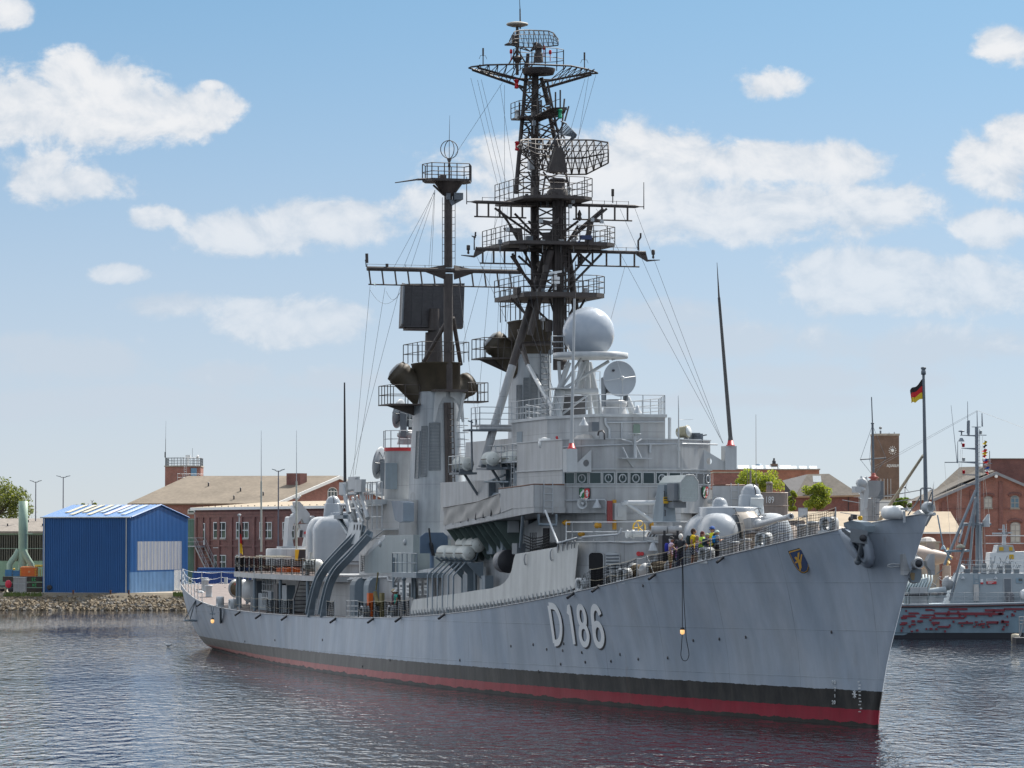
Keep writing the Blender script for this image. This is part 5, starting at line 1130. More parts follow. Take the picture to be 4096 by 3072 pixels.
 yard(817,1903,2540,1897,2528,875,47.6,False,(2105,2292))
 yard(1003,1905,2582,1920,2557,1060,47.4,True,(2120,2300))
 mb=MB();U=47.4;c=su(1897,1000,U)
 mb.tube(c,c+Vector((0,0,0.8)),0.045,0.03,5);
 for t in(0.4,2.4,4.6):mb.tube(c+Vector((0,0,0.75)),c+Vector((0,0.17*math.cos(t),0.75+0.17*math.sin(t))),0.05,0.03)
 mb.tube(c+Vector((0,-0.05,0.7)),c+Vector((0,-0.08,1.05)),0.05);c=su(2553,1000,U);mb.path([c,c+Vector((0,0,0.55)),c+Vector((0,-0.15,0.75)),c+Vector((0,-0.15,1.0))],0.06,6);c=su(2451,812,47.6);mb.tube(c,c+Vector((0,0,0.4)),0.035).tube(c+Vector((0,0,0.4)),c+Vector((0,0,0.82)),0.09,n=8)
 c=su(2318,860,47.4);mb.lathe([(0.03,0.3),(0.14,0.05),(0.1,-0.1),(0.16,-0.2),(0.05,-0.35)],c,(0,0,1),8);c=su(2325,1035,47.4);mb.lathe([(0.03,0.3),(0.14,0.05),(0.1,-0.1),(0.16,-0.2),(0.05,-0.35)],c,(0,0,1),8);part(mb,'wind_instrument',BLACK,T)
 mb=MB()
 for pts in([(2005,915),(2075,915),(2080,960),(2095,1000),(2070,1000),(2062,935),(2012,928)],[(2330,970),(2345,880),(2355,872),(2400,885),(2398,892),(2362,892),(2345,970)],[(2140,878),(2200,890),(2225,872),(2222,895),(2180,902),(2150,895)]):
  mb.ext([Q(*p)+Vector((-0.6,0,0))for p in pts],(0.25,0,0))
 part(mb,'horn_bracket',BLACK,T)
 mb=MB()
 for x,y in((2015,922),(2353,883),(2390,890),(2148,888),(2264,830),(2275,810)):mb.obox(Q(x,y)+Vector((-0.75,0,0)),(0,1,0),(1,0,0),(0,0,1),0.1,0.08,0.11)
 part(mb,'aerial_box',GREYL,T)
 c=Q(2192,1128)+Vector((-1.4,0,0));mb=MB().obox(c,(0,1,0),(1,0,0),(0,0,1),0.2,0.18,0.2);mb.tube(c+Vector((0,0,.2)),c+Vector((0,0,.42)),0.1);mb.tube(c-Vector((0,0,0.55)),c-Vector((0,0,0.2)),0.06);mb.obox(c+Vector((0,0,.47)),(0.25,0.95,-0.12),(1,-.2,0),(0,0,1),0.36,0.05,0.06);part(mb,'navigation_radar',WHITE,T)
 c=Q(2316,960)+Vector((-1.2,0,0));mb=MB().obox(c+Vector((0,0,.05)),(0,1,0),(1,0,0),(0,0,1),0.32,0.2,0.12).ext([c+Vector((-.1,.3,-.05)),c+Vector((-.1,.55,-.25)),c+Vector((-.1,.4,-.25))],(.2,0,0));part(mb,'light_housing',NAVYB,T)
 base=MB().lathe([(0.62,0),(0.62,0.35),(0.46,0.5),(0.42,0.95),(0.55,1.0),(0.42,1.1)],Q(2230,790),(0,0,1),18);part(base,'radar_base',BLACK,T)
 R=MB();L_=Q(2082,630);Rt=Q(2433,630);N=12;top=[];bot=[]
 xs=np.linspace(2083,2433,N+1)
 def rim(x):
  t=(x-2083)/350.0;yt=tab([(0,562),(0.1,557),(0.62,560),(0.82,560),(1,570)],t);yb=tab([(0,600),(0.15,665),(0.33,690),(0.52,698),(0.75,697),(1,652)],t);return yt,yb
 deep=lambda x:45.2+2.0*(1-((x-2258)/175.0)**2)*0.9
 rows=6;grid=[[None]*(rows+1)for _ in range(N+1)]
 for i,x in enumerate(xs):
  yt,yb=rim(x)
  for j in range(rows+1):
   s_=j/rows;grid[i][j]=su(x,lerp(yt,yb,s_),deep(x)-0.7*(1-(2*s_-1)**2)+0.5)
 for i in range(N+1):R.path(grid[i],0.045 if i in(0,N)else 0.03,4)
 for j in range(rows+1):R.path([grid[i][j]for i in range(N+1)],0.045 if j in(0,rows)else 0.022,4)
 for i in range(N):
  a,b2,c2,d2=grid[i][0],grid[i+1][0],grid[i][rows],grid[i+1][rows];m1=grid[i][3]+Vector((0.75,0,0));m2=grid[i+1][3]+Vector((0.75,0,0))
  R.tube(a,m2,0.035,n=4).tube(c2,m1,0.04,n=4).tube(m1,m2,0.04,n=4).tube(m1,b2,0.03,n=4).tube(m2,c2,0.035,n=4)
 rd=part(R,'air_search_radar',BLACK,T)
 me=MB()
 for i in range(N):
  for k in range(1,6):
   t=k/6;me.path([grid[i][j].lerp(grid[i+1][j],t)for j in range(rows+1)],0.007,3)
 part(me,'radar_mesh',STEELD,rd)
 fd=MB();o=Q(2225,690);fd.ext([Q(2185,690)+Vector((-.4,0,0)),Q(2262,690)+Vector((-.4,0,0)),Q(2242,600)+Vector((-.5,0,0)),Q(2215,590)+Vector((-.5,0,0))],(0.5,0,0));
 for x in(2190,2215,2245):fd.tube(Q(x,680),Q(2225,560),0.05,n=5)
 part(fd,'radar_yoke',BLACK,rd)
 ho=MB();A_=[Q(2205,545)+Vector((-1.2,0,0)),Q(2240,505)+Vector((-1.2,0,0)),Q(2282,548)+Vector((-1.2,0,0)),Q(2265,555)+Vector((-1.2,0,0))]
 for k in range(9):
  t=k/8;ho.tube(A_[0].lerp(A_[1],t),A_[3].lerp(A_[2],t),0.025,n=4)
 for k in range(6):t=k/5;ho.tube(A_[0].lerp(A_[3],t),A_[1].lerp(A_[2],t),0.025,n=4)
 ho.tube(A_[0],Q(2195,600),0.05);ho.tube(A_[1],Q(2222,492)+Vector((-1,0,0)),0.05);ho.tube(A_[3],Q(2245,600),0.05);ho.ext([A_[2],A_[3],A_[3]+Vector((.2,0,-.2)),A_[2]+Vector((.2,0,-.15))],(0,0.1,0));part(ho,'radar_feed',GREYD,rd)
 UC=50.0;C_=lambda x,y,du=0.0:su(x,y,UC+du);fr=MB();z=C_(2130,272).z
 tipL,tipR=C_(1876,292),C_(2391,280);tipL.z=tipR.z=z-0.15
 out=[Vector((UC-1.6,1.4,z)),Vector((UC-0.5,tipL.y-0.9,z)),Vector((UC,tipL.y-0.15,z-.08)),tipL,Vector((UC+0.45,tipL.y-0.4,z-0.15)),Vector((UC+1.6,1.2,z-0.45)),Vector((UC+1.6,-1.2,z-0.45)),Vector((UC+0.45,tipR.y+0.4,z-0.15)),tipR,Vector((UC,tipR.y+.15,z-.08)),Vector((UC-0.5,tipR.y+0.9,z)),Vector((UC-1.6,-1.4,z))]
 fr.path(out+[out[0]],0.055,6)
 for s_ in(1,-1):
  tp=tipL if s_>0 else tipR;dn=P(2100 if s_>0 else 2180,352)
  fr.tube(tp+Vector((0.3,-s_*0.3,-0.05)),dn,0.09,0.09,6);fr.tube(tp+Vector((-0.2,-s_*0.5,0)),P(2128 if s_>0 else 2165,330),0.07,n=6)
  for k in range(1,7):
   t=k/7;v=lerp(tp.y,s_*0.8,t);a_=Vector((UC-0.4-1.1*t,v,z));b_=Vector((UC+0.4+1.1*t,v,z-0.15-0.3*t));fr.tube(a_,b_,0.03,n=4)
   q_=tp.lerp(dn,t);fr.tube(a_,q_,0.03,n=4);fr.tube(b_,q_,0.03,n=4)
   t2=(k+1)/7;
   if k<6:fr.tube(a_,Vector((UC+0.4+1.1*t2,lerp(tp.y,s_*0.8,t2),z-0.15-0.3*t2)),0.025,n=4)
  c=tp+Vector((-0.05,-s_*0.85,0.15));fr.tube(c,c+Vector((0,0,1.0)),0.035,0.03,5);fr.tube(c+Vector((0,0,.6)),c+Vector((0,0,1.05)),0.055)
  for t in(0.6,2.5):fr.path([c+Vector((0,0,.6)),c+Vector((0,0.18*math.cos(t),.62)),c+Vector((0,0.3*math.cos(t),.4))],0.015,3)
 fr.lathe([(0.9,-0.35),(1.0,-0.1),(1.0,0.0)],(UC+0.2,0,z),(0,0,1),14);part(fr,'crosstree',BLACK,T)
 rp=MB();cc=Vector((UC+0.2,0,z));ring=[cc+Vector((1.3*math.cos(t),1.55*math.sin(t),0))for t in np.linspace(0,2*PI,13)];railing(ring,1.1,2,0.9,0.028,rp);part(rp,'platform_railing',BLACK,T)
 tr=MB().lathe([(0.3,0),(0.27,0.5),(0.2,0.55),(0.2,0.8),(0.32,0.85),(0.15,1.1)],P(2133,258)+Vector((-1,0,0)),(0,0,1),14);part(tr,'radar_base',BLACK,T)
 R2=MB();U3=49.6;xs=np.linspace(2037,2233,11);gr=[]
 def rim2(x):
  t=(x-2037)/196;return tab([(0,165),(0.04,140),(0.13,122),(0.35,120),(0.8,124),(0.94,135),(1,158)],t),tab([(0,180),(0.3,189),(0.55,190),(0.75,187),(1,181)],t)
 for x in xs:
  yt,yb=rim2(x);gr.append([su(x,lerp(yt,yb,j/4),U3+0.6*(1-((x-2135)/98)**2)-0.25*(1-(j/2-1)**2))for j in range(5)])
 for g_ in gr:R2.path(g_,0.022,4)
 for j in range(5):R2.path([g_[j]for g_ in gr],0.035 if j in(0,4)else 0.018,4)
 for i in range(10):R2.tube(gr[i][0],gr[i+1][4],0.02,n=4)
 for k in range(50):
  x=2037+k*4;yt,yb=rim2(x);R2.tube(su(x,yt,U3+0.6*(1-((x-2135)/98)**2)),su(x,yb,U3+0.6*(1-((x-2135)/98)**2)),0.006,n=3)
 R2.path([su(2125,200,U3-.8),su(2140,196,U3-1.2),su(2146,168,U3-1.2),su(2138,172,U3-1.2),su(2132,195,U3-1.0)],0.06,5)
 for x in(2060,2090,2170):R2.tube(su(2120,205,U3),su(x,186,U3+0.3),0.035,n=4)
 part(R2,'surface_radar',BLACK,T)
 dm=MB();c=P(2069,98);dm.lathe([(0.02,-0.16),(0.35,-0.13),(0.62,-0.05),(0.66,0.0),(0.62,0.07),(0.4,0.13),(0.02,0.16)],c,(0,0,1),24);part(dm,'disc_aerial',mat('weathered_cream',(0.40,0.37,0.31),0.6,var=0.15),T)
 st=MB().tube(P(2069,300),P(2069,108),0.1,0.09,8).tube(P(2081,115),P(2080,35),0.05,0.04,6).tube(P(2080,35),P(2077,-25),0.025,0.012,5);st.lathe([(0.06,-0.55),(0.3,-0.2),(0.3,-0.12),(0.1,0)],P(2069,222),(0,0,1),10)
 for x in(2035,2105):st.tube(P(2069,195),P(x,258),0.05,n=5)
 st.obox(P(2056,160),(0,1,0),(1,0,0),(0,0,1),0.12,0.1,0.3);st.lathe([(0.02,0.12),(0.25,0.0),(0.25,-0.05),(0.02,-0.06)],P(2034,178),(0,0,1),12);part(st,'topmast',BLACK,T)
 for x,y in((2028,215),(2159,200),(2184,218)):
  c=P(x,y)+Vector((-0.8,0,0));part(MB().tube(c-Vector((0,0,0.5)),c-Vector((0,0,0.1)),0.025).lathe([(0.02,-0.1),(0.09,-0.08),(0.09,0.12),(0.03,0.18)],c,(0,0,1),8),'mast_lamp',REDGL,T)
 for x,y,m_ in((2066,335,REDGL),(2068,583,REDGL),(2240,455,GREENGL),(2069,457,CLEARGL),(2161,232,CLEARGL),(2276,765,CLEARGL),(2305,940,CLEARGL),(2300,1260,CLEARGL)):
  c=su(x,y,48.0 if x>2200 else 50.4);part(MB().lathe([(0.03,-0.3),(0.13,-0.27),(0.13,-0.16),(0.11,-0.15),(0.11,0.15),(0.15,0.17),(0.15,0.23),(0.03,0.28)],c,(0,0,1),10),'mast_lamp',m_,T)
main_mast()
# radome on its round platform, carried on struts, and the tracking dish in front
def radome():
 U=41.0;c=su(2354,1332,U);R=1.47;T=bpy.data.objects.new('radome',None);scene.collection.objects.link(T);T.parent=SHIP
 z=su(2360,1418,U).z
 part(MB().ball((U,c.y,c.z),R,40,lo=-0.78),'radome_sphere',mat('radome_gloss',(0.36,0.40,0.45),0.18,var=0.04,dirt=(0.7,0.72,0.72),dirtamt=0.12),T)
 part(MB().lathe([(2.1,-0.22),(2.13,-0.2),(2.13,0.08),(2.05,0.08),(2.05,0.0),(0.02,0.0)],(U+0.1,c.y-0.15,z),(0,0,1),36),'radome_platform',GREYL,T)
 st=MB();q=lambda x,y,u=U:su(x,y,u)
 for x0,y0,x1,y1,r in((2235,1445,2242,1560,0.1),(2275,1450,2235,1560,0.16),(2325,1435,2240,1560,0.08),(2435,1445,2255,1555,0.09),(2455,1440,2448,1420,0.12),(2345,1445,2300,1560,0.1)):st.tube(q(x0,y0),q(x1,y1),r,n=8)
 st.box(U-1.0,U+1.0,q(2250,1555).y-0.6,q(2200,1555).y,q(2230,1553).z-0.06,q(2230,1553).z);st.tube(q(2240,1560),q(2225,1665),0.3,0.35,10);st.tube(q(2240,1567),q(2390,1565),0.18,n=10);st.tube(q(2363,1570),q(2238,1665),0.07,n=6);st.tube(q(2347,1430,43),q(2362,1670,43),0.14,n=6);st.tube(q(2336,1450,43.5),q(2310,1560,43.5),0.24,n=10);st.tube(q(2350,1450,43.5),q(2400,1670,43.5),0.26,n=10);st.tube(q(2505,1590,40),q(2535,1660,40),0.2,n=10);part(st,'platform_strut',GREYL,T)
 part(MB().ext([q(2243,1580,42),q(2283,1580,42),q(2283,1682,42),q(2235,1682,42)],(0.1,0,0)).ext([q(2295,1580,42),q(2344,1582,42),q(2344,1675,42),q(2295,1678,42)],(0.1,0,0)),'dark_screen',mat('screen_grey',(0.10,0.10,0.105),0.7,var=0.1),T)
 rl=MB();railing([q(2206,1415),q(2255,1415)],1.0,3,0.5,0.03,rl);railing([q(2300,1555,44),q(2400,1555,44)],1.0,2,0.3,0.025,rl);part(rl,'railing',BOLLC,T)
radome()
def dish(c,r,ax,name,parent,back=True):
 T=bpy.data.objects.new(name,None);scene.collection.objects.link(T);T.parent=parent;ax=Vector(ax).normalized();c=Vector(c)
 prof=[(0.02,-0.10),(r*0.5,-0.05),(r*0.85,0.02),(r,0.07),(r,0.1),(r*0.97,0.1),(r*0.85,0.05),(r*0.5,-0.02),(0.02,-0.07)]
 part(MB().lathe(prof,c,ax,40),'reflector',mat('dish_grey',(0.34,0.37,0.40),0.45,var=0.04),T)
 a,b=frame(ax);f=MB().lathe([(0.02,0.28),(0.1,0.3),(0.13,0.42),(0.1,0.52),(0.02,0.55)],c,ax,12)
 for t in(0.15,0.15+PI/2,0.15+PI,0.15+1.5*PI):f.tube(c+ax*0.45,c+(a*math.cos(t)+b*math.sin(t))*r*0.97+ax*0.1,0.018,n=4)
 part(f,'feed_horn',GREYL,T)
 bk=MB();bk.tube(c-ax*0.08,c-ax*0.75,r*0.35,r*0.25,12);bk.obox(c-ax*0.6-Vector((0,0,r*0.5)),ax,a,(0,0,1),0.3,r*0.55,r*0.25)
 for s_ in(-1,1):bk.ext([c-ax*0.3+a*(s_*r*0.62)+Vector((0,0,0.15)),c-ax*0.8+a*(s_*r*0.62)+Vector((0,0,0.1)),c-ax*0.75+a*(s_*r*0.62)-Vector((0,0,r*1.5)),c-ax*0.35+a*(s_*r*0.62)-Vector((0,0,r*1.5))],a*(0.1*s_))
 for t in np.linspace(0,2*PI,7)[:-1]:bk.tube(c-ax*0.4,c+(a*math.cos(t)+b*math.sin(t))*r*0.8+ax*0.0,0.035,n=4)
 part(bk,'dish_mount',GREYD,T)
 bs=c-ax*0.55;part(MB().lathe([(r*0.72,-r*1.95),(r*0.62,-r*1.6),(r*0.6,-r*1.5),(r*0.7,-r*1.42),(r*0.7,-r*1.22),(r*0.4,-r*1.1)],bs,(0,0,1),24),'dish_pedestal',GREY,T)
 h=MB().tube(c+a*(r*0.35)+b*(-r*0.45)+ax*0.02,c+a*(r*0.35)+b*(-r*0.45)+ax*0.09,0.07,n=10);part(h,'reflector_port',STEELD,T)
 return T
dish(su(2476,1515,36.0),1.0,(-0.98,-0.12,0.05),'tracking_dish',SHIP)
# after deckhouses, radar drum and the two missile tracking dishes
AFTH=part(block(sym([(60,4.9),(74,4.9),(86,4.4)]),lambda u:md(u)-0.2,lambda u:6.15 if u>62 else 6.5),'after_deckhouse',GREY)
o=part(block(sym([(69.5,3.1),(79.6,3.0)]),6.1,11.0),'radar_house',GREY,AFTH)
part(block(sym([(72.5,3.9),(79.8,3.8)]),10.75,11.06),'radar_house_deck',GREYL,AFTH)
dz=su(1600,1803,75.6).z
dr=part(MB().lathe([(1.05,0),(1.02,dz-11.05)],(75.6,1.3,11.05),(0,0,1),28),'radar_drum',GREY);part(MB().lathe([(1.07,dz-11.08),(1.07,dz-10.85)],(75.6,1.3,11.05),(0,0,1),28),'red_band',RED,dr)
mb=MB();railing([Vector((75.6+1.1*math.cos(t),1.3+1.1*math.sin(t),dz+.2))for t in np.linspace(1.2,4.4,7)],1.1,2,0.8,0.03,mb);railing([Vector((72.8,3.7,11.06)),Vector((79.6,3.7,11.06)),Vector((79.7,-2,11.06))],1.1,2,1.3,0.03,mb);part(mb,'railing',BOLLC,AFTH)
dish(su(1600,1655,76.2),0.98,(0.62,0.75,0.18),'missile_tracking_dish',SHIP)
dish(su(1522,1852,78.6),1.08,(0.62,0.75,0.15),'missile_tracking_dish',SHIP)
mb=MB();wall=sv(1690,1935,1.9);mb.obox(Vector((74.6,2.2,12.6)),(1,0.4,0),(0,1,0),(0,0,1),0.05,0.38,0.85);part(mb,'drum_door',BLUEG,dr)
mg=MB();P4=lambda x,y,v:sv(x,y,v);pts=[P4(1458,2292,4.95),P4(1458,2220,4.95),P4(1542,2141,4.95),P4(1653,2139,4.95),P4(1653,2292,4.95)]
mg.ext(pts,(0,-2.4,0));o=part(mg,'magazine_house',mat('green_grey_paint',(0.27,0.315,0.325),0.45,var=0.07,streak=0.06));bl=MB()
for x,y in((1520,2176),(1620,2169)):bl.ball(P4(x,y,4.97),0.2,12,sc=(1,0.6,1))
part(bl,'round_cover',GREYL,o)
part(MB().ext([P4(1470,2222,4.96),P4(1542,2152,4.96),P4(1530,2141,4.96),P4(1455,2222,4.96)],(0,-2.4,0)),'sloping_lid',GREYL,o)
c=sv(1592,2045,3.15);part(MB().ext([sv(1607,2004,3.15),sv(1640,2004,3.15),sv(1656,2010,3.15),sv(1656,2085,3.15),sv(1640,2090,3.15),sv(1622,2080,3.15)],(0,0.7,0)),'vent_hood',mat('vent_blue',(0.15,0.19,0.24),0.45))
def launcher():
 T=bpy.data.objects.new('missile_launcher',None);scene.collection.objects.link(T);T.parent=SHIP
 U=106.0;q=lambda x,y,u=U:su(950+x/2.765,1900+y/2.765,u)
 part(MB().lathe([(2.5,-1.1),(2.5,0.1),(2.42,0.14),(1.7,0.16),(1.7,0.3),(0.02,0.32)],(U,q(690,820).y,q(690,835).z),(0,0,1),32,sc=(1,1)),'launcher_ring',GREY,T)
 for s_ in([(547,830),(628,830),(600,640),(632,480),(610,462),(590,458),(572,470),(560,560)],[(752,830),(812,830),(840,640),(860,480),(848,452),(825,450),(812,465),(805,560)]):
  part(MB().ext([q(x,y,U-0.6)for x,y in s_],(1.3,0,0)),'launcher_post',GREYL,T)
 ar=MB();A_=[(633,300),(650,290),(690,295),(800,430),(805,540),(735,530),(690,430),(640,340)];ar.ext([q(x,y,U-0.35)for x,y in A_],(0.75,0,0));o=part(ar,'launcher_arm',GREYL,T)
 hd=MB().ext([q(x,y,U-0.75)for x,y in((692,545),(838,538),(842,590),(830,660),(790,690),(700,690),(684,680),(705,600))],(0.9,0,0));hd.ext([q(x,y,U-0.4)for x,y in((612,440),(690,380),(720,470),(650,560),(610,520))],(0.8,0,0));part(hd,'arm_head',GREYL,o)
 part(MB().tube(q(752,640,U-0.72),q(752,640,U-0.9),0.11,n=12),'red_cap',RED,o)
 part(MB().ext([q(x,y,U-0.8)for x,y in((692,610),(725,612),(715,690),(684,688))],(0.06,0,0)).ext([q(x,y,U-0.8)for x,y in((795,612),(832,605),(825,685),(790,688))],(0.06,0,0)),'dark_recess',STEELD,o)
 m=MB().lathe([(0.02,0.5),(0.12,0.4),(0.17,0.2),(0.17,-0.5)],q(625,400),q(605,360)-q(640,430),12);part(m,'training_round',WHITE,o)
 p=q(625,400);
 sg=MB().obox(q(730,885,U-2.4)+Vector((-0.2,0,0)),(0,1,0),(1,0,0),(0,0,1),0.68,0.03,0.4);o=part(sg,'warning_panel',YELLOW,T);st=MB()
 for k in range(7):c=q(680+k*16,885,U-2.4)+Vector((-0.25,0,0));st.ext([c+Vector((0,0.16,-0.38)),c+Vector((0,0.02,-0.38)),c+Vector((0,-0.1,0.38)),c+Vector((0,0.04,0.38))],(0.01,0,0))
 part(st,'warning_stripe',STEELD,o)
launcher()
AD=[(74,5.0),(78,6.1),(97,6.0),(107.5,5.0),(110.5,3.6)]
o=part(block(sym([(110.5,0)][:0]+AD),5.72,6.06),'quarter_deck_canopy',GREY)
part(block(sym([(u,v-0.06)for u,v in AD]),6.064,6.08),'canopy_coating',DECKR,o)
mb=MB()
for u,v in((110,3.4),(106.8,4.9),(98,5.7),(90,5.8),(82,5.9),(110,-3.4),(104,5.35)):mb.tube(Vector((u,v,md(u)-0.05)),Vector((u,v,5.75)),0.12,n=8)
part(mb,'canopy_pillar',BLUEG,o)
part(block(sym([(86,3.6),(104,2.9)]),lambda u:md(u)-0.2,5.74),'quarter_deck_house',GREY)
# DESTROYER: DECK FITTINGS AND RIGGING
_dx=np.array([q[0]for q in sorted(DECK_PX)]);_dy=np.array([q[1]for q in sorted(DECK_PX)])
def edge_px(x,inset=0.1):
 """point on the starboard deck edge at photograph column x"""
 y=float(np.interp(x,_dx,_dy));v=5.0
 for _ in range(50):p=sv(x,y,v);v=lerp(v,bd(p.x)-inset,0.4)
 p=sv(x,y,v);p.z=md(p.x);return p
UP=Vector((0,0,1));NETC=mat('tarred_net',(0.012,0.012,0.012),1.0,var=0,spec=0.0)
# guard rails: every stanchion a sub-part, the wires and the net their own meshes
def stanchion_proto(h):
 mb=MB().tube((0,0,0),(0,0,h),0.032,0.026,6).tube((0,0,0),(0,0,0.06),0.06,n=8)
 for z in(h*0.5,h-0.03):mb.tube((-0.02,0,z),(0.06,0,z),0.025,n=4)
 return mb
def guard_rail(pts,h,net,name,lines=(1.0,0.5),sag=0.05,brace=(),chain=False):
 T=bpy.data.objects.new(name,None);scene.collection.objects.link(T);T.parent=SHIP
 s=part(stanchion_proto(h),'stanchion',GREYL,T);place_copy(s,pts)
 w=MB()
 for a,b in zip(pts[:-1],pts[1:]):
  for f in lines:
   n=9;sg=sag*(b-a).length;w.path([a.lerp(b,i/n)+UP*(h*f-0.03-sg*4*(i/n)*(1-i/n)*(0.4 if f>.9 else 1))for i in range(n+1)],0.015 if chain else 0.012,4)
 part(w,'guard_wire',ROPE if not chain else GREYL,T)
 if brace:
  k=MB()
  for i,dv in brace:p=pts[i];k.tube(p+UP*(h*0.96),p+Vector((dv,-0.15,0.0)),0.026,n=5)
  part(k,'rail_brace',GREYL,T)
 if net:
  nm=MB()
  for a,b in zip(pts[:-1],pts[1:]):
   L_=(b-a).length;n=max(2,int(L_/0.13));dr=random.uniform(-.04,.05)
   hh=lambda t:h-0.06-0.05*L_*4*t*(1-t)*0.5
   for i in range(n+1):t=i/n;p=a.lerp(b,t);nm.tube(p+Vector((0.03*math.sin(i*1.7),0.03*math.cos(i*2.3),0.02)),p+Vector((0.03*math.sin(i*1.1),0.02*math.cos(i),hh(t))),0.0115,n=3,caps=False)
   for j in range(8):
    f=(j+0.5)/8;nm.path([a.lerp(b,t)+UP*(hh(t)*f+0.02*math.sin(9*t+j))+Vector((0,0.02*math.sin(7*t+j*2),0))for t in np.linspace(0,1,9)],0.0115,3)
  part(nm,'safety_net',NETC,T)
 return T
FP=[edge_px(x)for x in(3343,3228,3112,2978,2843,2737,2588,2548,2440,2360)]
guard_rail(FP[:7],1.06,True,'guard_rail',brace=((0,0.8),(3,0.9),(6,-0.7)))
guard_rail(FP[7:],1.06,True,'guard_rail',brace=((0,0.5),))
guard_rail([FP[6],FP[7]],1.06,False,'guard_chain',(0.97,0.5,0.1),0.12,chain=True)
e0=FP[-1];nb=MB();A_,B_=e0,edge_px(2312)
for i in range(9):t=i/8;p=A_.lerp(B_,t);nm_h=lerp(1.0,0.75,t);nb.path([p+UP*(nm_h*j/6)+Vector((0.05*math.sin(j+i),0.06*math.sin(j*1.3+i*2),0))for j in range(7)],0.008,3)
for j in range(8):nb.path([A_.lerp(B_,t)+UP*(lerp(1.0,0.75,t)*j/8+0.04*math.sin(6*t+j))+Vector((0,0.06*math.sin(5*t+j),0))for t in np.linspace(0,1,8)],0.008,3)
part(nb,'safety_net',CORD)
def edgeU(U,inset=0.1):p=hull_pt(U,1);return Vector((p.x,p.y-inset,p.z))
AP=[edge_px(x)for x in(1640,1594,1540,1497,1432,1386,1337,1306,1173,1155,1127,1097,1066,1036,1005,958,935)]
guard_rail(AP[:5],1.05,True,'guard_rail',brace=((1,0.3),(3,-0.35)))
guard_rail(AP[6:8],1.05,True,'guard_rail');guard_rail(AP[8:13],1.05,True,'guard_rail',brace=((0,0.5),));guard_rail(AP[12:],1.05,False,'guard_rail',(0.97,0.5))
g=MB();a,b=AP[4],AP[5]
for z in(0.08,0.4,0.72,1.05):g.tube(a+UP*z,b+UP*z,0.03,n=5)
for t in(0,0.33,0.66,1):g.tube(a.lerp(b,t),a.lerp(b,t)+UP*1.08,0.03,n=5)
part(g,'gangway_gate',GREYL)
SP=[edgeU(U)for U in(113.5,115.5,117.5,119.5,121.3,123,124.7,126.3,127.6)]+[Vector((hull_pt(129.0,1).x,2.6,md(124))),Vector((hull_pt(129.6,1).x-0.1,0.9,md(124))),Vector((hull_pt(129.6,1).x-.1,-0.9,md(124)))]
guard_rail(SP,1.25,False,'guard_chain',(0.97,0.66,0.33),0.1,chain=True)
PP=[Vector((q.x,-q.y,q.z))for q in SP[:9]]
guard_rail(PP,1.3,False,'guard_chain',(0.97,0.66,0.33),0.08,chain=True)
def canopy(u):
 v=tab([(74,5.0),(78,6.1),(97,6.0),(107.5,5.0),(110.4,3.6)],u);return Vector((u,v-0.08,6.08))
guard_rail([canopy(u)for u in(79.5,83,86,89,92,95)],1.15,True,'guard_rail',brace=((0,0.6),(3,0.7)))
guard_rail([canopy(u)for u in(95,97.5,100,102.5,105,107.4,110.3)]+[Vector((110.3,0,6.08)),Vector((110.3,-3.4,6.08)),Vector((105,-5,6.08)),Vector((98,-5.8,6.08))],1.15,True,'guard_rail',brace=((1,0.6),(3,0.7),(5,-0.6)))
M1=[Vector((u,v,6.42))for u,v in((57.2,5.2),(60.5,4.85),(63.6,4.85),(66.6,4.85),(69.6,4.85),(72.3,4.85))]
guard_rail(M1[1:],1.12,True,'guard_rail',brace=((0,0.5),))
bl=MB();block([(54.2,4.4),(54.2,6.35),(59.6,6.35),(59.6,4.4)],6.22,6.52,bl);railing([Vector((54.2,6.3,6.52)),Vector((59.6,6.3,6.52)),Vector((59.6,4.8,6.52))],1.15,2,1.05,0.032,bl);part(bl,'boat_platform',BLUEG)
mt=MB();c=sv(1728,2180,4.6);mt.ext([c+Vector((0,0.75,-0.5)),c+Vector((0,0.75,0.5)),c+Vector((0,0.4,0.75)),c+Vector((0,-0.7,0.75)),c+Vector((0,-1.0,0.5)),c+Vector((0,-1.0,-0.5))],(0.08,0,0));mt.tube(c+Vector((0,0,-1.4)),c+Vector((0,0,0)),0.14);o=part(mt,'gun_shield_mount',mat('shield_blue',(0.13,0.19,0.27),0.5,var=0.1))
part(MB().tube(c+Vector((-0.1,0.05,-0.3)),sv(1716,2115,5.4),0.055).obox(c+Vector((-0.15,0.05,-0.25)),(0,0.2,1),(1,0,0),(0,1,0),0.4,0.12,0.09),'machine_gun',STEELD,o)
# mooring chocks, bollards, scuppers
def chock():
 mb=MB();rings=[]
 n=16
 for x,k,h in((-0.40,0.62,0.0),(-0.40,1.0,0.0),(0.40,1.0,0.0),(0.40,0.62,0.0),(0.15,0.45,0.0),(-0.15,0.45,0.0),(-0.40,0.62,0.0)):
  r=[]
  for i in range(n):
   a=2*PI*i/n;c,s_=math.cos(a),math.sin(a);q_=(abs(c)**3.2+abs(s_)**3.2)**(-1/3.2);r.append(Vector((0.46*k*q_*c,x*0.55,0.36+0.40*k*q_*s_*0.95)))
  rings.append(r)
 mb.loft(rings,0,True,False);mb.box(-0.5,0.5,-0.24,0.24,-0.05,0.1);return part(mb,'mooring_chock',GREYL)
def angle_at(p):q0,q1=edge_px(0)if False else None,None
ck=chock();CL,CR=[],[]
for x in(2329,2499,2826,3056,3316,1459,1571,930,880):
 p=edge_px(x,0.32);du=bd(p.x+0.5)-bd(p.x-0.5);CL.append(p);CR.append((0,0,math.atan2(du,1.0)))
place_copy(ck,CL,CR)
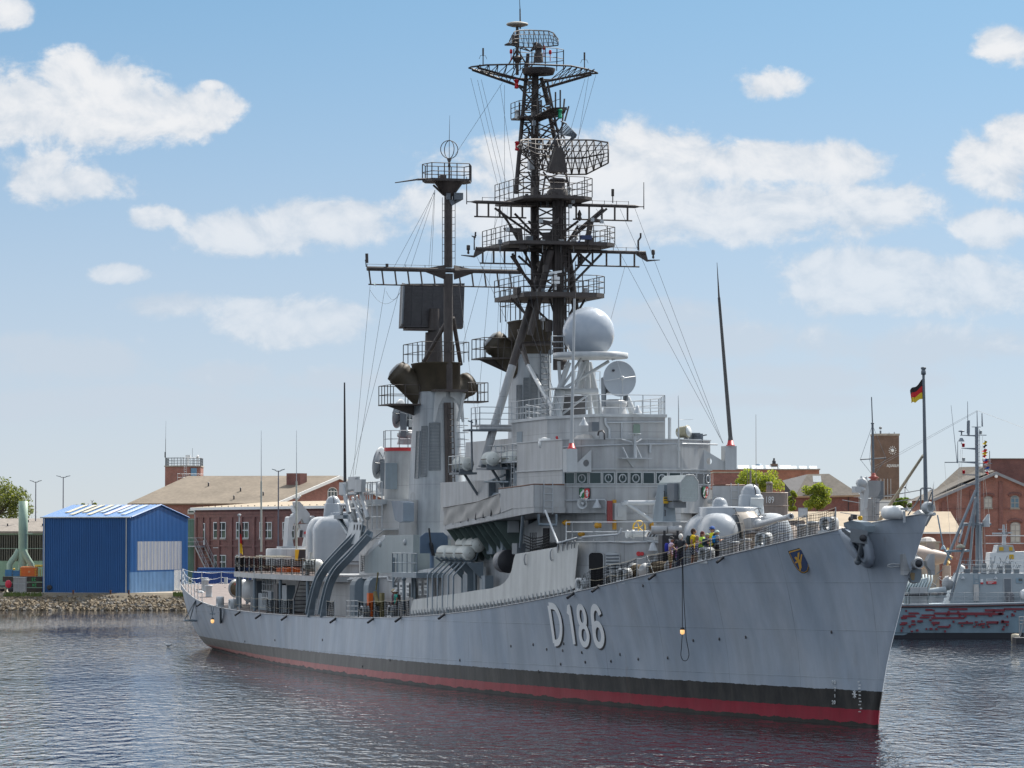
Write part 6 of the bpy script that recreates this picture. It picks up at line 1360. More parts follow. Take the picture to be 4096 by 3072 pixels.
bo=MB().lathe([(0.27,0),(0.25,0.1),(0.24,0.72),(0.31,0.78),(0.31,0.86),(0.02,0.88)],(0,0,0),(0,0,1),16);b0=part(bo,'bollard',GREYL)
BL=[]
for x,y in((2935,2215),(2981,2207),(3209,2150),(3252,2140),(2478,2345),(2462,2350)):
 v=2.5
 for _ in range(40):p=sv(x,y,v);v=lerp(v,max(0.8,bd(p.x)-1.15),0.4)
 BL.append(Vector((p.x,v,md(p.x))))
for u,v in((123.5,3.6),(122.3,3.8),(118,4.5)):BL.append(Vector((u,v,md(u))))
place_copy(b0,BL)
sc_=MB().tube((0.05,0,0.06),(-0.10,0.42,-0.20),0.075,0.075,8).tube((0.05,-0.05,0.06),(0.05,0.05,0.06),0.09);s0=part(sc_,'scupper_pipe',STEELD);SL=[]
for x,y in((2297,2374),(2396,2348),(2624,2298),(2897,2230),(1344,2475),(1495,2475),(1606,2470),(1780,2458),(808,2411),(962,2447),(1044,2459),(1148,2465)):
 p=hull_px(x,y+3,0.0);SL.append(p)
place_copy(s0,SL)
# hawser reels and odds on the foredeck by the door
def reel(c,ax,w,r,name='hawser_reel'):
 ax=Vector(ax).normalized();mb=MB()
 for s_ in(-1,1):mb.lathe([(r*0.3,-0.02),(r*1.15,-0.02),(r*1.15,0.02),(r*0.3,0.02)],c+ax*(s_*w/2),ax,18)
 o=part(mb,name,GREYL);prof=[]
 for i in range(15):z=-w/2+0.04+(w-0.08)*i/14;prof.append((r*(0.9+0.06*(i%2)),z))
 part(MB().lathe(prof,c,ax,16),'wound_rope',ROPED,o);return o
p=edge_px(2560,1.1);reel(Vector((p.x,p.y,p.z+0.5)),(0.95,0.3,0),1.0,0.42);p=edge_px(2650,1.2);reel(Vector((p.x,p.y,p.z+0.45)),(0.95,0.25,0),1.5,0.38)
p=edge_px(2455,1.1);part(MB().box(p.x-0.6,p.x+0.6,p.y-0.35,p.y+0.35,p.z+0.62,p.z+0.7).box(p.x-0.5,p.x-0.4,p.y-0.3,p.y+0.3,p.z,p.z+0.62).box(p.x+0.4,p.x+0.5,p.y-0.3,p.y+0.3,p.z,p.z+0.62),'deck_bench',GREYL)
p=sv(2675,2190,3.2);mb=MB().box(p.x-0.3,p.x+0.3,p.y-0.45,p.y+0.45,p.z-1.5,p.z+0.62)
for k in(-0.35,0.35):mb.box(p.x-0.35,p.x-0.3,p.y+k-0.06,p.y+k+0.06,p.z+0.5,p.z+0.85)
part(mb,'dark_locker',STEELD)
# lamps hung over the side (they hang from the ship: things of their own)
def W(p):return SHIP_O+AFT*p.x+STB*p.y+UP*p.z
def hung_lamp(x,ytop,ylamp,yloop,label,side=True):
 a=hull_px(x,ytop,0.12);a=edge_px(x,-0.25);a.z=md(a.x)+0.1;lz=sv(x+2,ylamp,a.y+0.0).z
 base=W(Vector((a.x,a.y,lz)));T=thing('hanging_lamp',label,'lamp',base);h=a.z-lz
 r=MB().tube((0,0,h),(0,0,0.25),0.018,n=5);r.path([(0,0,0.0),(-0.03,0,-0.35),(-0.05,0,-0.75)]+[(0.12+0.2*math.cos(t),0,-1.0+0.28*math.sin(t)*1.2)for t in np.linspace(PI*0.9,2*PI+0.4,9)]+[(0.18,0,-0.2),(0.06,0,h*0.6),(0.03,0,h)],0.017,4)if yloop else None
 part(r,'lamp_cable',CORD,T);part(MB().lathe([(0.03,0.3),(0.1,0.28),(0.12,0.2),(0.1,0.18)],(0,0,0),(0,0,1),10),'lamp_cap',STEELD,T)
 part(MB().lathe([(0.04,-0.05),(0.11,0.0),(0.11,0.16),(0.06,0.2)],(0,0,0),(0,0,1),10),'lamp_glass',LAMP_ON,T);return T
hung_lamp(2729,2272,2534,True,'lit lamp hanging on a long looped cable over the bow plating')
def stern_lamp():
 a=hull_px(850,2430,0.5);T=thing('hanging_lamp','lit orange lamp on a bracket hanging beside the stern','lamp',W(a));z1=hull_px(846,2422,0.1).z-a.z;d=sv(853,2488,a.y).z-a.z
 part(MB().path([(0.3,-0.5,z1),(0.2,-0.1,z1),(0.1,0,0.1),(0,0,-0.5)],0.03,5).path([(-0.3,-0.5,z1),(-0.2,-0.1,z1),(-0.1,0,0.1),(0,0,-0.5)],0.03,5).tube((-0.2,0,-0.45),(0.2,0,-0.45),0.05).tube((0,0,-0.5),(0,0,d+0.25),0.02),'lamp_bracket',BLUEG,T)
 part(MB().lathe([(0.05,d-0.1),(0.13,d-0.02),(0.13,d+0.14),(0.06,d+0.2)],(0,0,0),(0,0,1),10),'lamp_glass',LAMP_ON,T);part(MB().lathe([(0.02,d+0.3),(0.12,d+0.26),(0.13,d+0.19)],(0,0,0),(0,0,1),10),'lamp_cap',STEELD,T)
stern_lamp()
# stern hoop (boarding ring) on two struts
c=hull_px(775,2482,0.35);mb=MB().path([c+Vector((0.62*math.cos(t)+0.1,0.62*math.sin(t)+0.1,0))for t in np.linspace(0,2*PI,25)],0.075,6);ap=hull_px(782,2402,0.05)
for t in(1.2,2.6,3.6):mb.tube(ap,c+Vector((0.62*math.cos(t)+0.1,0.62*math.sin(t)+0.1,0)),0.04,n=5)
part(mb,'propeller_guard_ring',BLUEG)
part(MB().path([hull_px(885,2432,0.15),hull_px(882,2436,0.35),hull_px(883,2490,0.15)],0.09,6),'stern_pipe',GREYD)
# accommodation rails (curved double chute) and the davit frames above
def chute():
 T=bpy.data.objects.new('boat_chute',None);scene.collection.objects.link(T);T.parent=SHIP
 def tv(y):return tab([(2100,4.6),(2180,5.4),(2260,6.35),(2330,6.75),(2465,6.98)],y)
 for px_ in([(1237,2462),(1245,2420),(1262,2350),(1278,2305),(1308,2262),(1360,2205),(1420,2145),(1450,2112)],[(1288,2464),(1296,2420),(1312,2350),(1328,2308),(1352,2272),(1400,2225),(1450,2170),(1480,2135)]):
  mb=MB();ctr=[sv(x,y,tv(y))for x,y in px_]
  pts=[]
  for i in range(len(ctr)-1):
   for k in range(4):pts.append(ctr[i].lerp(ctr[i+1],k/4))
  pts.append(ctr[-1])
  for _ in range(2):pts=[pts[0]]+[(pts[i-1]+pts[i]*2+pts[i+1])/4 for i in range(1,len(pts)-1)]+[pts[-1]]
  prof=[(-0.55,-0.22),(0.55,-0.22),(0.55,0.22),(0.42,0.22),(0.42,-0.08),(-0.42,-0.08),(-0.42,0.22),(-0.55,0.22)];rings=[]
  for i,p in enumerate(pts):
   d=(pts[min(i+1,len(pts)-1)]-pts[max(0,i-1)]).normalized();s_=Vector((1,0,0));s_=(s_-d*s_.dot(d)).normalized();n_=d.cross(s_);n_=n_ if n_.y>0 or n_.z>0 else-n_
   w=1.0 if i>2 else 1.15;rings.append([p+s_*(a*0.62*w)+n_*(b_*1.0)for a,b_ in prof])
  mb.loft(rings,0,False,True);part(mb,'chute_rail',BLUEG,T)
 lad=MB();ladder(sv(1262,2460,6.9),sv(1270,2395,6.8),0.5,lad,0.3,0.025,(1,0,0));ladder(sv(1277,2462,6.9),sv(1284,2395,6.8),0.4,lad,0.3,0.025,(1,0,0));part(lad,'chute_ladder',GREYL,T)
 q=lambda x,y,v=4.6:sv(950+x/2.765,1900+y/2.765,v)
 pl=MB();cs=[q(1255,525,5.0),q(1390,525,5.0),q(1345,765,5.2),q(1200,760,5.2)];pl.ext(cs,(0,0.08,0));o=part(pl,'pierced_plate',GREYL,T);ho=MB()
 for j in range(2):
  for i in range(3 if j==0 else 4):
   x=(1292+i*33)if j==0 else(1232+i*34);y=592+j*100 if j==0 else 692;c=q(x,y,5.13);ho.lathe([(0.01,0),(0.17,0),(0.17,0.02),(0.01,0.025)],c,(0,1,0),12,x=(1,0,0),sc=(0.62,1.6))
 part(ho,'plate_hole_shade',OPENING_SHADE,o)  # dark discs paint the shade of holes onto a solid plate
 fr=MB()
 for x0,y0,x1,y1,r,v in((1170,110,1240,420,0.13,4.8),(1185,230,1250,560,0.12,4.2),(1345,100,1440,480,0.16,4.4),(1270,250,1390,520,0.09,4.6),(1310,220,1380,430,0.09,4.4),(1255,160,1340,150,0.12,4.6),(1150,215,1330,205,0.10,4.6),(1250,330,1290,520,0.25,4.0),(1140,330,1225,330,0.1,4.4),(1140,320,1150,440,0.12,4.4),(1180,310,1150,440,0.05,4.4),(1265,375,1390,370,0.07,4.4),(1240,420,1300,600,0.12,4.2)):
  fr.tube(q(x0,y0,v),q(x1,y1,v),r,n=8)
 for x,y in((1185,150),(1352,120),(1285,90)):fr.obox(q(x,y,4.6),(1,0,0),(0,1,0),(-.2,0,1),0.9,0.15,0.42)
 fr.ext([q(1240,65,4.5),q(1335,60,4.5),q(1325,130,4.5),q(1270,150,4.5)],(0,0.2,0));part(fr,'davit_frame',GREYL,T)
 k=MB().tube(q(1105,470,4.4),q(1220,660,4.6),0.12,n=6).tube(q(1140,475,4.2),q(1235,630,4.3),0.1,n=6).obox(q(1165,465,4.3),(1,0,0),(0,1,0),(0,0,1),1.2,0.3,0.12);part(k,'davit_arm',BLUEG,T)
 pl=MB();z=q(1530,595,4.0).z;a,b=q(1425,595,4.0),q(1640,595,4.0);block([(b.x,3.2),(b.x,4.3),(a.x,4.3),(a.x,3.2)],z-0.06,z,pl);railing([Vector((b.x,4.25,z)),Vector((a.x,4.25,z)),Vector((a.x,3.3,z))],3.0,4,1.2,0.04,pl);pl.tube(q(1480,720,4.2),q(1630,600,4.2),0.05);pl.tube(q(1425,690,4.2),q(1600,700,4.2),0.04);part(pl,'work_platform',GREYL,T)
 a,b=su(1380,1935,78.0),su(1378,1530,78.0);part(MB().tube(a,b,0.105,0.05,8),'whip_aerial',STEELD)
chute()
# whip aerials, raft and box on the after deck
for x,y0,y1,yk in((1045,2207,1722,1925),(1186,2195,1722,1925)):
 U=100.0;a,k,b=su(x,y0,U),su(x,yk,U),su(x,y1,U);o=part(MB().tube(a,k,0.075,0.065,8),'whip_aerial',mat('pale_green_grey',(0.40,0.41,0.36),0.5));part(MB().tube(k,b,0.03,0.012,5),'aerial_tip',GREYL,o)
c=Vector((91.2,5.3,0));c=sv(1254,2262,5.5);copy_part(raft,c,0.3);part(MB().ext([c+Vector((-0.3,0.3,0.9)),c+Vector((0.1,0.3,0.9)),c+Vector((0.9,0.3,-0.5)),c+Vector((0.6,0.3,-0.7))],(0,-0.15,0)).tube(c+Vector((0.2,0.3,-0.5)),c+Vector((2.6,0.3,-0.9)),0.06),'raft_cradle',GREYL)
part(MB().box(99.5,102.5,2.0,3.0,6.1,6.42),'orange_stretcher',ORANGE)
mb=MB()
for k in range(7):mb.tube(Vector((103+k*0.2,4.4-k*0.35,7.25)),Vector((97+k*0.3,4.6-k*0.3,7.2)),0.045,n=5)
part(mb,'spar_bundle',ROPE)
# walkway and quarterdeck equipment along the house side
def box_on(x,y,v,w,h,d,name,m,rot=0):c=sv(x,y,v);return part(MB().box(c.x-w/2,c.x+w/2,c.y-d/2,c.y+d/2,c.z-h/2,c.z+h/2),name,m)
for x,y in((1437,2400),(1493,2405)):
 c=sv(x,y,5.2);zb=md(c.x);mb=MB();prof=[(-0.55,0),(0.55,0),(0.55,1.9)]+[(0.55*math.cos(t),1.9+0.62*math.sin(t))for t in np.linspace(0.2,PI-0.2,7)]+[(-0.55,1.9)];mb.ext([Vector((c.x-0.3,5.3+a*0.9-0.2,zb+b))for a,b in prof],(1.2,0,0));part(mb,'rounded_locker',BLUEG)
wallv=4.98
mb=MB()
for x,y in((1584,2358),(1604,2358),(1631,2360),(1652,2360),(1680,2352),(1702,2350),(1728,2348)):
 c=sv(x,y,wallv);mb.obox(c,(1,0,0),(0,1,0),(0,0,1),0.31,0.012,0.44)
o=part(mb,'notice_sheets',WHITE);mb=MB()
for x,y in((1584,2358),(1604,2358),(1631,2360),(1652,2360),(1680,2352),(1702,2350),(1728,2348)):
 c=sv(x,y,wallv+0.015);mb.obox(c,(1,0,0),(0,1,0),(0,0,1),0.27,0.008,0.02);
 for k in range(4):mb.obox(c+Vector((-0.2+k*0.13,0,-0.28)),(1,0,0),(0,1,0),(0,0,1),0.03,0.008,0.09+0.03*(k%2));mb.obox(c+Vector((-0.2+k*0.13,0,0.22)),(1,0,0),(0,1,0),(0,0,1),0.045,0.008,0.07)
part(mb,'notice_print',GREYD)
for x,y0,y1 in((1574,2230,2350),(1413,2320,2450),(1470,2330,2460),(1650,2290,2390),(1660,2290,2400),(1900,2250,2390),(1850,2260,2400)):a,b=sv(x,y0,5.1),sv(x,y1,5.1);b.z=max(b.z,md(b.x));part(MB().tube(a,b,0.085,n=8),'stand_pipe',BLUEG)
part(MB().tube(sv(1616,2320,5.4),sv(1616,2455,5.4),0.09).ball(sv(1616,2316,5.4),0.14,10),'vent_post',BLUEG)
part(MB().path([sv(1400,2312,5.05),sv(1470,2314,5.05),sv(1480,2310,5.05),sv(1550,2308,5.05),sv(1553,2322,5.05),sv(1580,2325,5.05),sv(1592,2306,5.05),sv(1655,2300,5.05)],0.06).path([sv(1330,2330,5.1),sv(1405,2318,5.1),sv(1440,2316,5.1)],0.08),'wall_pipe',GREYL)
for x,y,w,h in((1725,2345,1.0,1.95),(1930,2330,0.95,1.8)):box_on(x,y,5.0,w,h,0.06,'side_door',GREYL)
for x,y in((1965,2178),(2005,2172)):
 c=sv(x,y,4.95);mb=MB();prof=[(0.5,-0.55),(0.5,0.25),(0.35,0.5),(0,0.62),(-0.5,0.62),(-0.5,-0.55)];mb.ext([Vector((c.x-0.45,c.y-0.35+a*0.85,c.z+b))for a,b in prof],(1.1,0,0));part(mb,'vent_cowl',BLUEG)
c=sv(2020,2245,5.5);mb=MB().lathe([(0.6,-0.5),(0.65,-0.45),(0.62,0.3),(0.55,0.45)],c,(1,0.1,0),20);o=part(mb,'cable_drum',mat('wound_cable',(0.2,0.2,0.21),0.5,var=0.3,scale=8));part(MB().lathe([(0.02,-0.56),(0.62,-0.55),(0.66,-0.5),(0.66,-0.46)],c,(1,0.1,0),20),'drum_flange',STEELD,o)
box_on(1880,2350,5.2,0.9,1.5,0.6,'walkway_box',BLUEG);box_on(1950,2345,5.2,0.7,1.2,0.5,'walkway_box',BLUEG);box_on(2075,2195,5.5,0.9,0.6,0.5,'lamp_crate',GREYD)
for x,y0,y1 in((2125,2130,2220),(2140,2130,2225)):ld=MB();ladder(sv(x,y1,5.0),sv(x,y0,5.0),0.35,ld,0.3,0.03,(1,0,0));part(ld,'side_ladder',STEELD)
box_on(2185,2175,4.9,0.9,1.7,0.1,'side_doorway_shade',OPENING_SHADE)  # near-black slab paints the shade inside a doorway
mb=MB()
for k in range(5):mb.path([sv(2095,2140+k*12,5.2),sv(2130,2155+k*11,5.3),sv(2165,2150+k*10,5.3),sv(2198,2132+k*12,5.3)],0.03,4)
part(mb,'slack_hoses',CORD)
mb=MB();c=sv(2005,2110,5.0);mb.lathe([(0.3,-0.6),(0.33,0.5),(0.1,0.6)],c,(1,0,0),12);mb.obox(sv(2038,2107,5.0),(1,0,0),(0,1,0),(0,0,1),0.8,0.3,0.32);part(mb,'torpedo_handling_drum',GREYL)
box_on(1480,2420,5.6,0.4,1.5,0.3,'fire_point',ORANGE)
mb=MB().tube(sv(1512,2290,5.6),sv(1504,2360,5.6),0.05).tube(sv(1500,2370,5.6),sv(1512,2420,5.6),0.14).box(*[q for q in(lambda c:(c.x-.25,c.x+.25,c.y-.1,c.y+.1,c.z-1.0,c.z+0.6))(sv(1528,2410,5.5))]);part(mb,'rigging_gear',mat('mossy_rope',(0.2,0.17,0.08),0.9,var=0.3))
pd=lambda x,y,v:sv(700+x/3.318,2300+y/3.318,v)
st=MB();a,b=sv(1172,2455,5.4),sv(1215,2318,5.4);
for k in range(9):t=(k+.5)/9;c=a.lerp(b,t);st.box(c.x-0.15,c.x+0.15,4.6,5.55,c.z-0.025,c.z+0.025)
for v in(4.55,5.6):st.ext([Vector((a.x,v,a.z)),Vector((a.x+.3,v,a.z)),Vector((b.x+.3,v,b.z)),Vector((b.x,v,b.z))],(0,0.06,0))
part(st,'stairway',STEELD)
mb=MB();c=pd(455,200,1.2);mb.lathe([(0.35,-0.6),(0.35,0.05),(0.85,0.15),(0.9,0.25),(0.6,0.38),(0.02,0.42)],c,(0,0,1),20);part(mb,'mushroom_vent',WHITE)
reel(pd(860,180,3.6),(0.9,0.4,0),1.0,0.6);
mb=MB();c=pd(1000,215,3.4);mb.lathe([(0.05,-0.1),(0.85,-0.05),(0.85,0.05),(0.1,0.1)],c,(-0.6,0.8,0),20);o=part(mb,'winch_drum',GREYL);part(MB().box(c.x-1.0,c.x+0.5,c.y-1.6,c.y-0.2,md(110),5.6),'winch_house',WHITE)
for x,w,h,v,m in((1095,0.95,2.0,4.4,GREYD),(1400,0.35,2.0,5.0,STEELD),(1375,0.3,2.0,5.0,STEELD),(1505,0.7,1.9,4.9,BLUEG),(1230,1.6,1.2,4.4,BLUEG),(1310,0.5,1.4,4.8,BLUEG)):c=pd(x,300,v);part(MB().box(c.x-w,c.x+w,v-0.3,v+0.3,md(c.x),md(c.x)+h),'deck_locker',m)
mb=MB()
for x in(1165,1190,1225,1265,1300,1330):c=pd(x,200,4.9);mb.tube(Vector((c.x,4.9,md(c.x)+0.4)),Vector((c.x,4.9,5.7)),0.05,n=6)
for z in(4.3,4.8,5.3):mb.tube(Vector((pd(1165,200,4.9).x,4.95,z)),Vector((pd(1330,200,4.9).x,4.95,z)),0.04,n=5)
part(mb,'pipe_rack',GREYL)
c=pd(230,250,2.5);
for i,(x,y,v)in enumerate(((245,260,4.2),(340,290,4.4))):c=pd(x,y,v);part(MB().lathe([(0.3,-0.5),(0.3,0.35),(0.2,0.45),(0.02,0.5)],c,(0,0,1),12),'capstan',GREYL)
mb=MB();c=pd(560,260,2.2)
for k in range(5):mb.tube(c+Vector((k*0.5-1,-0.4,-0.6)),c+Vector((k*0.5-1,-0.4,0.6)),0.06);mb.tube(c+Vector((k*.5-1,-.4,0)),c+Vector((k*.5-1,.5,0)),0.05)
mb.tube(c+Vector((-1.1,-.4,.5)),c+Vector((1.2,-.4,.5)),0.06).tube(c+Vector((-1.1,-.4,-.1)),c+Vector((1.2,-.4,-.1)),0.06);part(mb,'rack_frame',GREYD)
part(MB().tube(pd(677,430,1.0),pd(675,30,1.0),0.14),'stern_post',GREYL);part(MB().obox(pd(780,160,4.0),(1,0,0),(0,1,0),(0,0,1),0.5,0.03,0.27),'notice_board',RED)
# bow: hawse bolsters, anchors, bullring, jackstaff, aerial pedestal
def bolster():
 q=lambda x,y,o=0.0:hull_px(3350+x/3.687,1950+y/3.687,o)
 T=bpy.data.objects.new('anchor_bolster',None);scene.collection.objects.link(T);T.parent=SHIP
 c0=q(330,860);n=(q(330,860,1)-c0).normalized()
 axis=[(60,620,0.35,110),(170,760,0.55,150),(280,900,0.8,180),(390,1020,0.95,165),(455,1080,0.9,130),(490,1130,0.6,85)]
 mb=MB();rings=[]
 outer=[(-10,620),(60,600),(280,610),(420,640),(470,720),(520,820),(550,930),(565,1040),(545,1130),(480,1190),(400,1185),(320,1130),(240,1060),(160,960),(90,840),(40,730)]
 mid=[(130,690),(180,690),(290,700),(380,730),(420,790),(455,860),(480,940),(500,1020),(490,1090),(450,1140),(400,1140),(345,1095),(290,1035),(235,960),(185,870),(150,780)]
 inn=[(215,790),(240,790),(290,800),(340,830),(370,870),(395,920),(410,970),(420,1030),(415,1070),(400,1095),(375,1090),(350,1060),(320,1010),(285,950),(250,890),(225,840)]
 rings=[[q(x,y,-0.05)for x,y in outer],[q(x,y,0.45)for x,y in mid],[q(x,y,0.75)for x,y in inn],[q(x,y,0.45)for x,y in[(lerp(x,330,.5),lerp(y,930,.5))for x,y in inn]]]
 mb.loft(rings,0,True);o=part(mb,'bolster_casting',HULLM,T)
 bx=MB();A_=[q(90,520,0.3),q(200,485,0.3),q(330,510,0.3),q(410,570,0.3),q(390,660,0.35),q(300,700,0.4),q(190,640,0.35),q(95,580,0.3)];bx.ext(A_,n*0.35+Vector((0,-0.5,0)));part(bx,'bolster_hood',BLUEG,T)
 sh=MB().tube(q(375,800,0.7),q(300,1090,0.65),0.13,0.11,8).ball(q(300,1090,0.65),0.17,10);sh.obox(q(315,720,0.7),q(420,710,.7)-q(280,690,.7),n,UP,0.55,0.22,0.30);sh.ext([q(60,590,0.5),q(280,720,0.7),q(335,790,0.7),q(325,860,0.7),q(240,800,0.65),q(60,640,0.5)],n*0.1);part(sh,'anchor_shank',GREYD,T)
 part(MB().lathe([(0.02,0),(0.16,0.02),(0.16,0.2),(0.02,0.22)],q(375,745,0.8),n,12),'shackle',STEELD,T)
bolster()
def bow_anchor():
 q=lambda x,y,u:su(3350+x/3.687,1950+y/3.687,u)
 T=bpy.data.objects.new('bow_anchor',None);scene.collection.objects.link(T);T.parent=SHIP
 U=-3.5;c=q(1100,1110,U);s=88.0*3.687
 P=lambda x,y,d=0.0:q(x,y,U-d)
 hd=MB().ball(P(1160,1110,0.2),0.33,16,sc=(1.3,1.0,0.85)).tube(P(1130,1110,0.0),P(1200,1120,0.9),0.30,0.24,14);o=part(hd,'anchor_crown',GREY,T);part(MB().lathe([(0.01,0.91),(0.17,0.905),(0.17,0.93),(0.01,0.935)],P(1130,1110,0.0),P(1200,1120,0.9)-P(1130,1110,0),12),'crown_socket',STEELD,o)
 for side,poly in(('l',[(920,985),(990,960),(1080,1000),(1095,1100),(1060,1180),(985,1290),(930,1290)]),('r',[(1275,1085),(1330,980),(1385,980),(1390,1290),(1340,1290),(1320,1210),(1275,1160)])):
  part(MB().ext([P(x,y,-0.1)for x,y in poly],(-0.35,0,0)),'anchor_fluke',GREY,T)
 bl=MB();bl.loft([[P(965,960,0.1),P(1040,945,0.1),P(1130,965,0.1),P(1255,1050,0.1),P(1255,1075,0.1),P(1150,1050,0.1),P(1040,1060,0.1)],[P(965,980,-0.8),P(1040,960,-0.8),P(1130,985,-0.8),P(1240,1050,-0.8),P(1240,1075,-0.8),P(1150,1070,-0.8),P(1040,1080,-0.8)]],0,False);part(bl,'hawse_lip',GREY,T)
 ch=MB();ch.loft([[P(1010,1210,0.0),P(1240,1200,0.0),P(1240,1330,0.0),P(1215,1400,0.0),P(1100,1395,0.0),P(1060,1330,0.0)],[P(1000,1210,-1.3),P(1150,1200,-1.3),P(1150,1330,-1.3),P(1120,1420,-1.3),P(1060,1400,-1.3),P(1020,1330,-1.3)]],0,False);part(ch,'hawse_chin',BLUEG,T)
 part(MB().ext([P(1060,1250,0.02),P(1140,1260,0.02),P(1130,1370,0.02),P(1090,1360,0.02)],(-0.02,0,0)),'rust_stain_plate',mat('rust_streak',(0.30,0.22,0.12),0.9,var=0.3),T)
 part(MB().path([P(920,1135,-.2),P(820,1125,-.3),P(745,1140,-.4),P(735,1165,-.4),P(790,1180,-.4),P(920,1160,-.2)],0.035,5),'anchor_strop',GREYL,T)
bow_anchor()
q=lambda x,y,v=0.0:sv(3350+x/3.687,1950+y/3.687,v)
c=q(1335,298);rr=0.23*1.0;mb=MB();mb.lathe([(0.17,-0.16),(0.24,-0.18),(0.27,-0.1),(0.27,0.1),(0.24,0.18),(0.17,0.16),(0.15,0.0),(0.17,-0.16)],c,(1,0.28,0),22,sc=(1,1));mb.ext([q(1160,395),q(1230,340),q(1260,330),q(1300,370),q(1340,400)],(0,0.2,0));part(mb,'bullring',GREYL)
part(MB().tube(q(1385,395,0.0),q(1300,560,0.05),0.07,0.05).tube(q(1345,400,0),q(1430,390,0),0.08),'stem_fitting',GREYL)
def jackstaff():
 T=bpy.data.objects.new('jackstaff',None);scene.collection.objects.link(T);T.parent=SHIP
 P=lambda x,y:sv(x,y,0.0);a,b=P(3704,2035),P(3694,1500);part(MB().tube(a,b,0.1,0.06,10).lathe([(0.05,0),(0.11,0.02),(0.11,0.2),(0.06,0.22),(0.12,0.26),(0.12,0.34),(0.03,0.36)],b,(0,0,1),10),'staff',GREYD,T)
 part(MB().tube(P(3516,2085),P(3692,1822),0.085,0.06,8),'staff_stay',ROPE,T)
 r=MB();r.path([P(3683,2040),P(3683,1956),P(3690,1952),P(3725,1953),P(3730,1958),P(3730,2020)],0.035,6);r.tube(P(3683,1985),P(3632,2060),0.03).tube(P(3728,1965),P(3712,2010),0.025);part(r,'bow_rail',GREYD,T)
 part(MB().path([P(3683,1960),P(3600,1975),P(3505,1988)],0.02,4).path([P(3660,1995),P(3560,2010),P(3440,2012),P(3370,2000)],0.018,4).path([P(3650,2030),P(3550,2052),P(3460,2065),P(3362,2050)],0.018,4),'bow_chain',GREYD,T)
jackstaff()
mb=MB();c=q(820,370,1.0);mb.lathe([(0.02,-0.5),(0.3,-0.48),(0.3,0.48),(0.02,0.5)],c,(0.95,0.3,0),16);part(mb,'white_canister',WHITE);c=q(985,350,1.0);part(MB().tube(c-Vector((0,0,0.5)),c,0.06).obox(c+Vector((0,0,.1)),(0,1,0),(1,0,0),(0,0.3,1),0.12,0.14,0.05),'bow_lamp',BOLLC)
c=q(345,440,1.2);part(MB().tube(c-Vector((0,0,0.3)),c,0.03).lathe([(0.03,-0.1),(0.12,0.1)],c,(-.5,0.5,-0.3),10),'small_floodlight',YELLOW);part(MB().ball(q(195,465,1.2),0.13,8).box(*[k for k in(lambda c:(c.x-.15,c.x+.15,c.y-.1,c.y+.1,c.z-.1,c.z+.12))(q(240,440,1.2))]),'windlass_control',STEELD)
def aerial_pedestal():
 T=bpy.data.objects.new('aerial_pedestal',None);scene.collection.objects.link(T);T.parent=SHIP
 U=0.5;P=lambda x,y,d=0.0:su(x,y,U-d);z=lambda x,y:P(x,y).z
 a,b,c_=P(3462,2085),P(3462,1995),P(3470,1920)
 mb=MB();mb.loft([[Vector((U-0.4,P(3457,2085).y,a.z)),Vector((U-0.4,P(3503,2085).y,a.z)),Vector((U+0.5,P(3503,2085).y,a.z)),Vector((U+0.5,P(3457,2085).y,a.z))],[Vector((U-0.45,P(3458,1995).y,b.z)),Vector((U-0.45,P(3503,1995).y,b.z)),Vector((U+0.5,P(3503,1995).y,b.z)),Vector((U+0.5,P(3458,1995).y,b.z))]],0)
 o=part(mb,'pedestal',GREY,T)
 w=MB().ext([P(3470,1922,.5),P(3522,1922,.5),P(3523,1960,.5),P(3510,1990,.5),P(3470,1992,.5)],(0.9,0,0));part(w,'pedestal_head',GREY,T)
 part(MB().ext([P(3518,1925,-.3),P(3535,1925,-.3),P(3534,1990,-.3),P(3508,2018,-.3)],(0.6,0,0)),'dark_side_panel',GREYD,T)
 k=MB().ext([P(3454,1912,.6),P(3468,1905,.6),P(3476,1960,.6),P(3470,2030,.6),P(3456,2040,.6)],(0.3,0,0));k.lathe([(0.02,-0.2),(0.22,-0.18),(0.22,0.18),(0.02,0.2)],P(3447,1932,.6),(1,0,0),14);k.obox(P(3426,1958,.6),(0,1,0),(1,0,0),(0,0,1),0.15,0.2,0.14);k.lathe([(0.02,-0.2),(0.15,-0.18),(0.15,0.18),(0.02,0.2)],P(3443,1959,.6),(1,0,0),12);k.tube(P(3445,1915,.6),P(3445,1905,.6),0.04);part(k,'hoist_winch',GREYL,T)
 i=MB().lathe([(0.12,-0.28),(0.12,-0.2),(0.22,-0.16),(0.12,-0.1),(0.26,-0.02),(0.12,0.04),(0.1,0.12),(0.05,0.2)],P(3494,1908),(0,0,1),16);part(i,'insulator',mat('dull_red_insulator',(0.35,0.08,0.06),0.5),T)
 m_=MB().tube(P(3494,1900),P(3490,1695),0.06,0.055,8).tube(P(3490,1695),P(3486,1588),0.03,0.025,6).tube(P(3441,1838),P(3544,1832),0.03,n=6).lathe([(0.04,-0.05),(0.09,0),(0.04,0.05)],P(3490,1694),(0,0,1),8)
 for x,y in((3441,1838),(3544,1833),(3478,1838)):m_.tube(P(3490,1700),P(x,y),0.01,n=3).tube(P(3494,1905),P(x,y),0.01,n=3)
 part(m_,'aerial_mast',GREYD,T)
 l=MB();ladder(P(3498,2080,.45),P(3498,1990,.45),0.12,l,0.2,0.02,(0,1,0));part(l,'pedestal_ladder',GREYL,T)
aerial_pedestal()
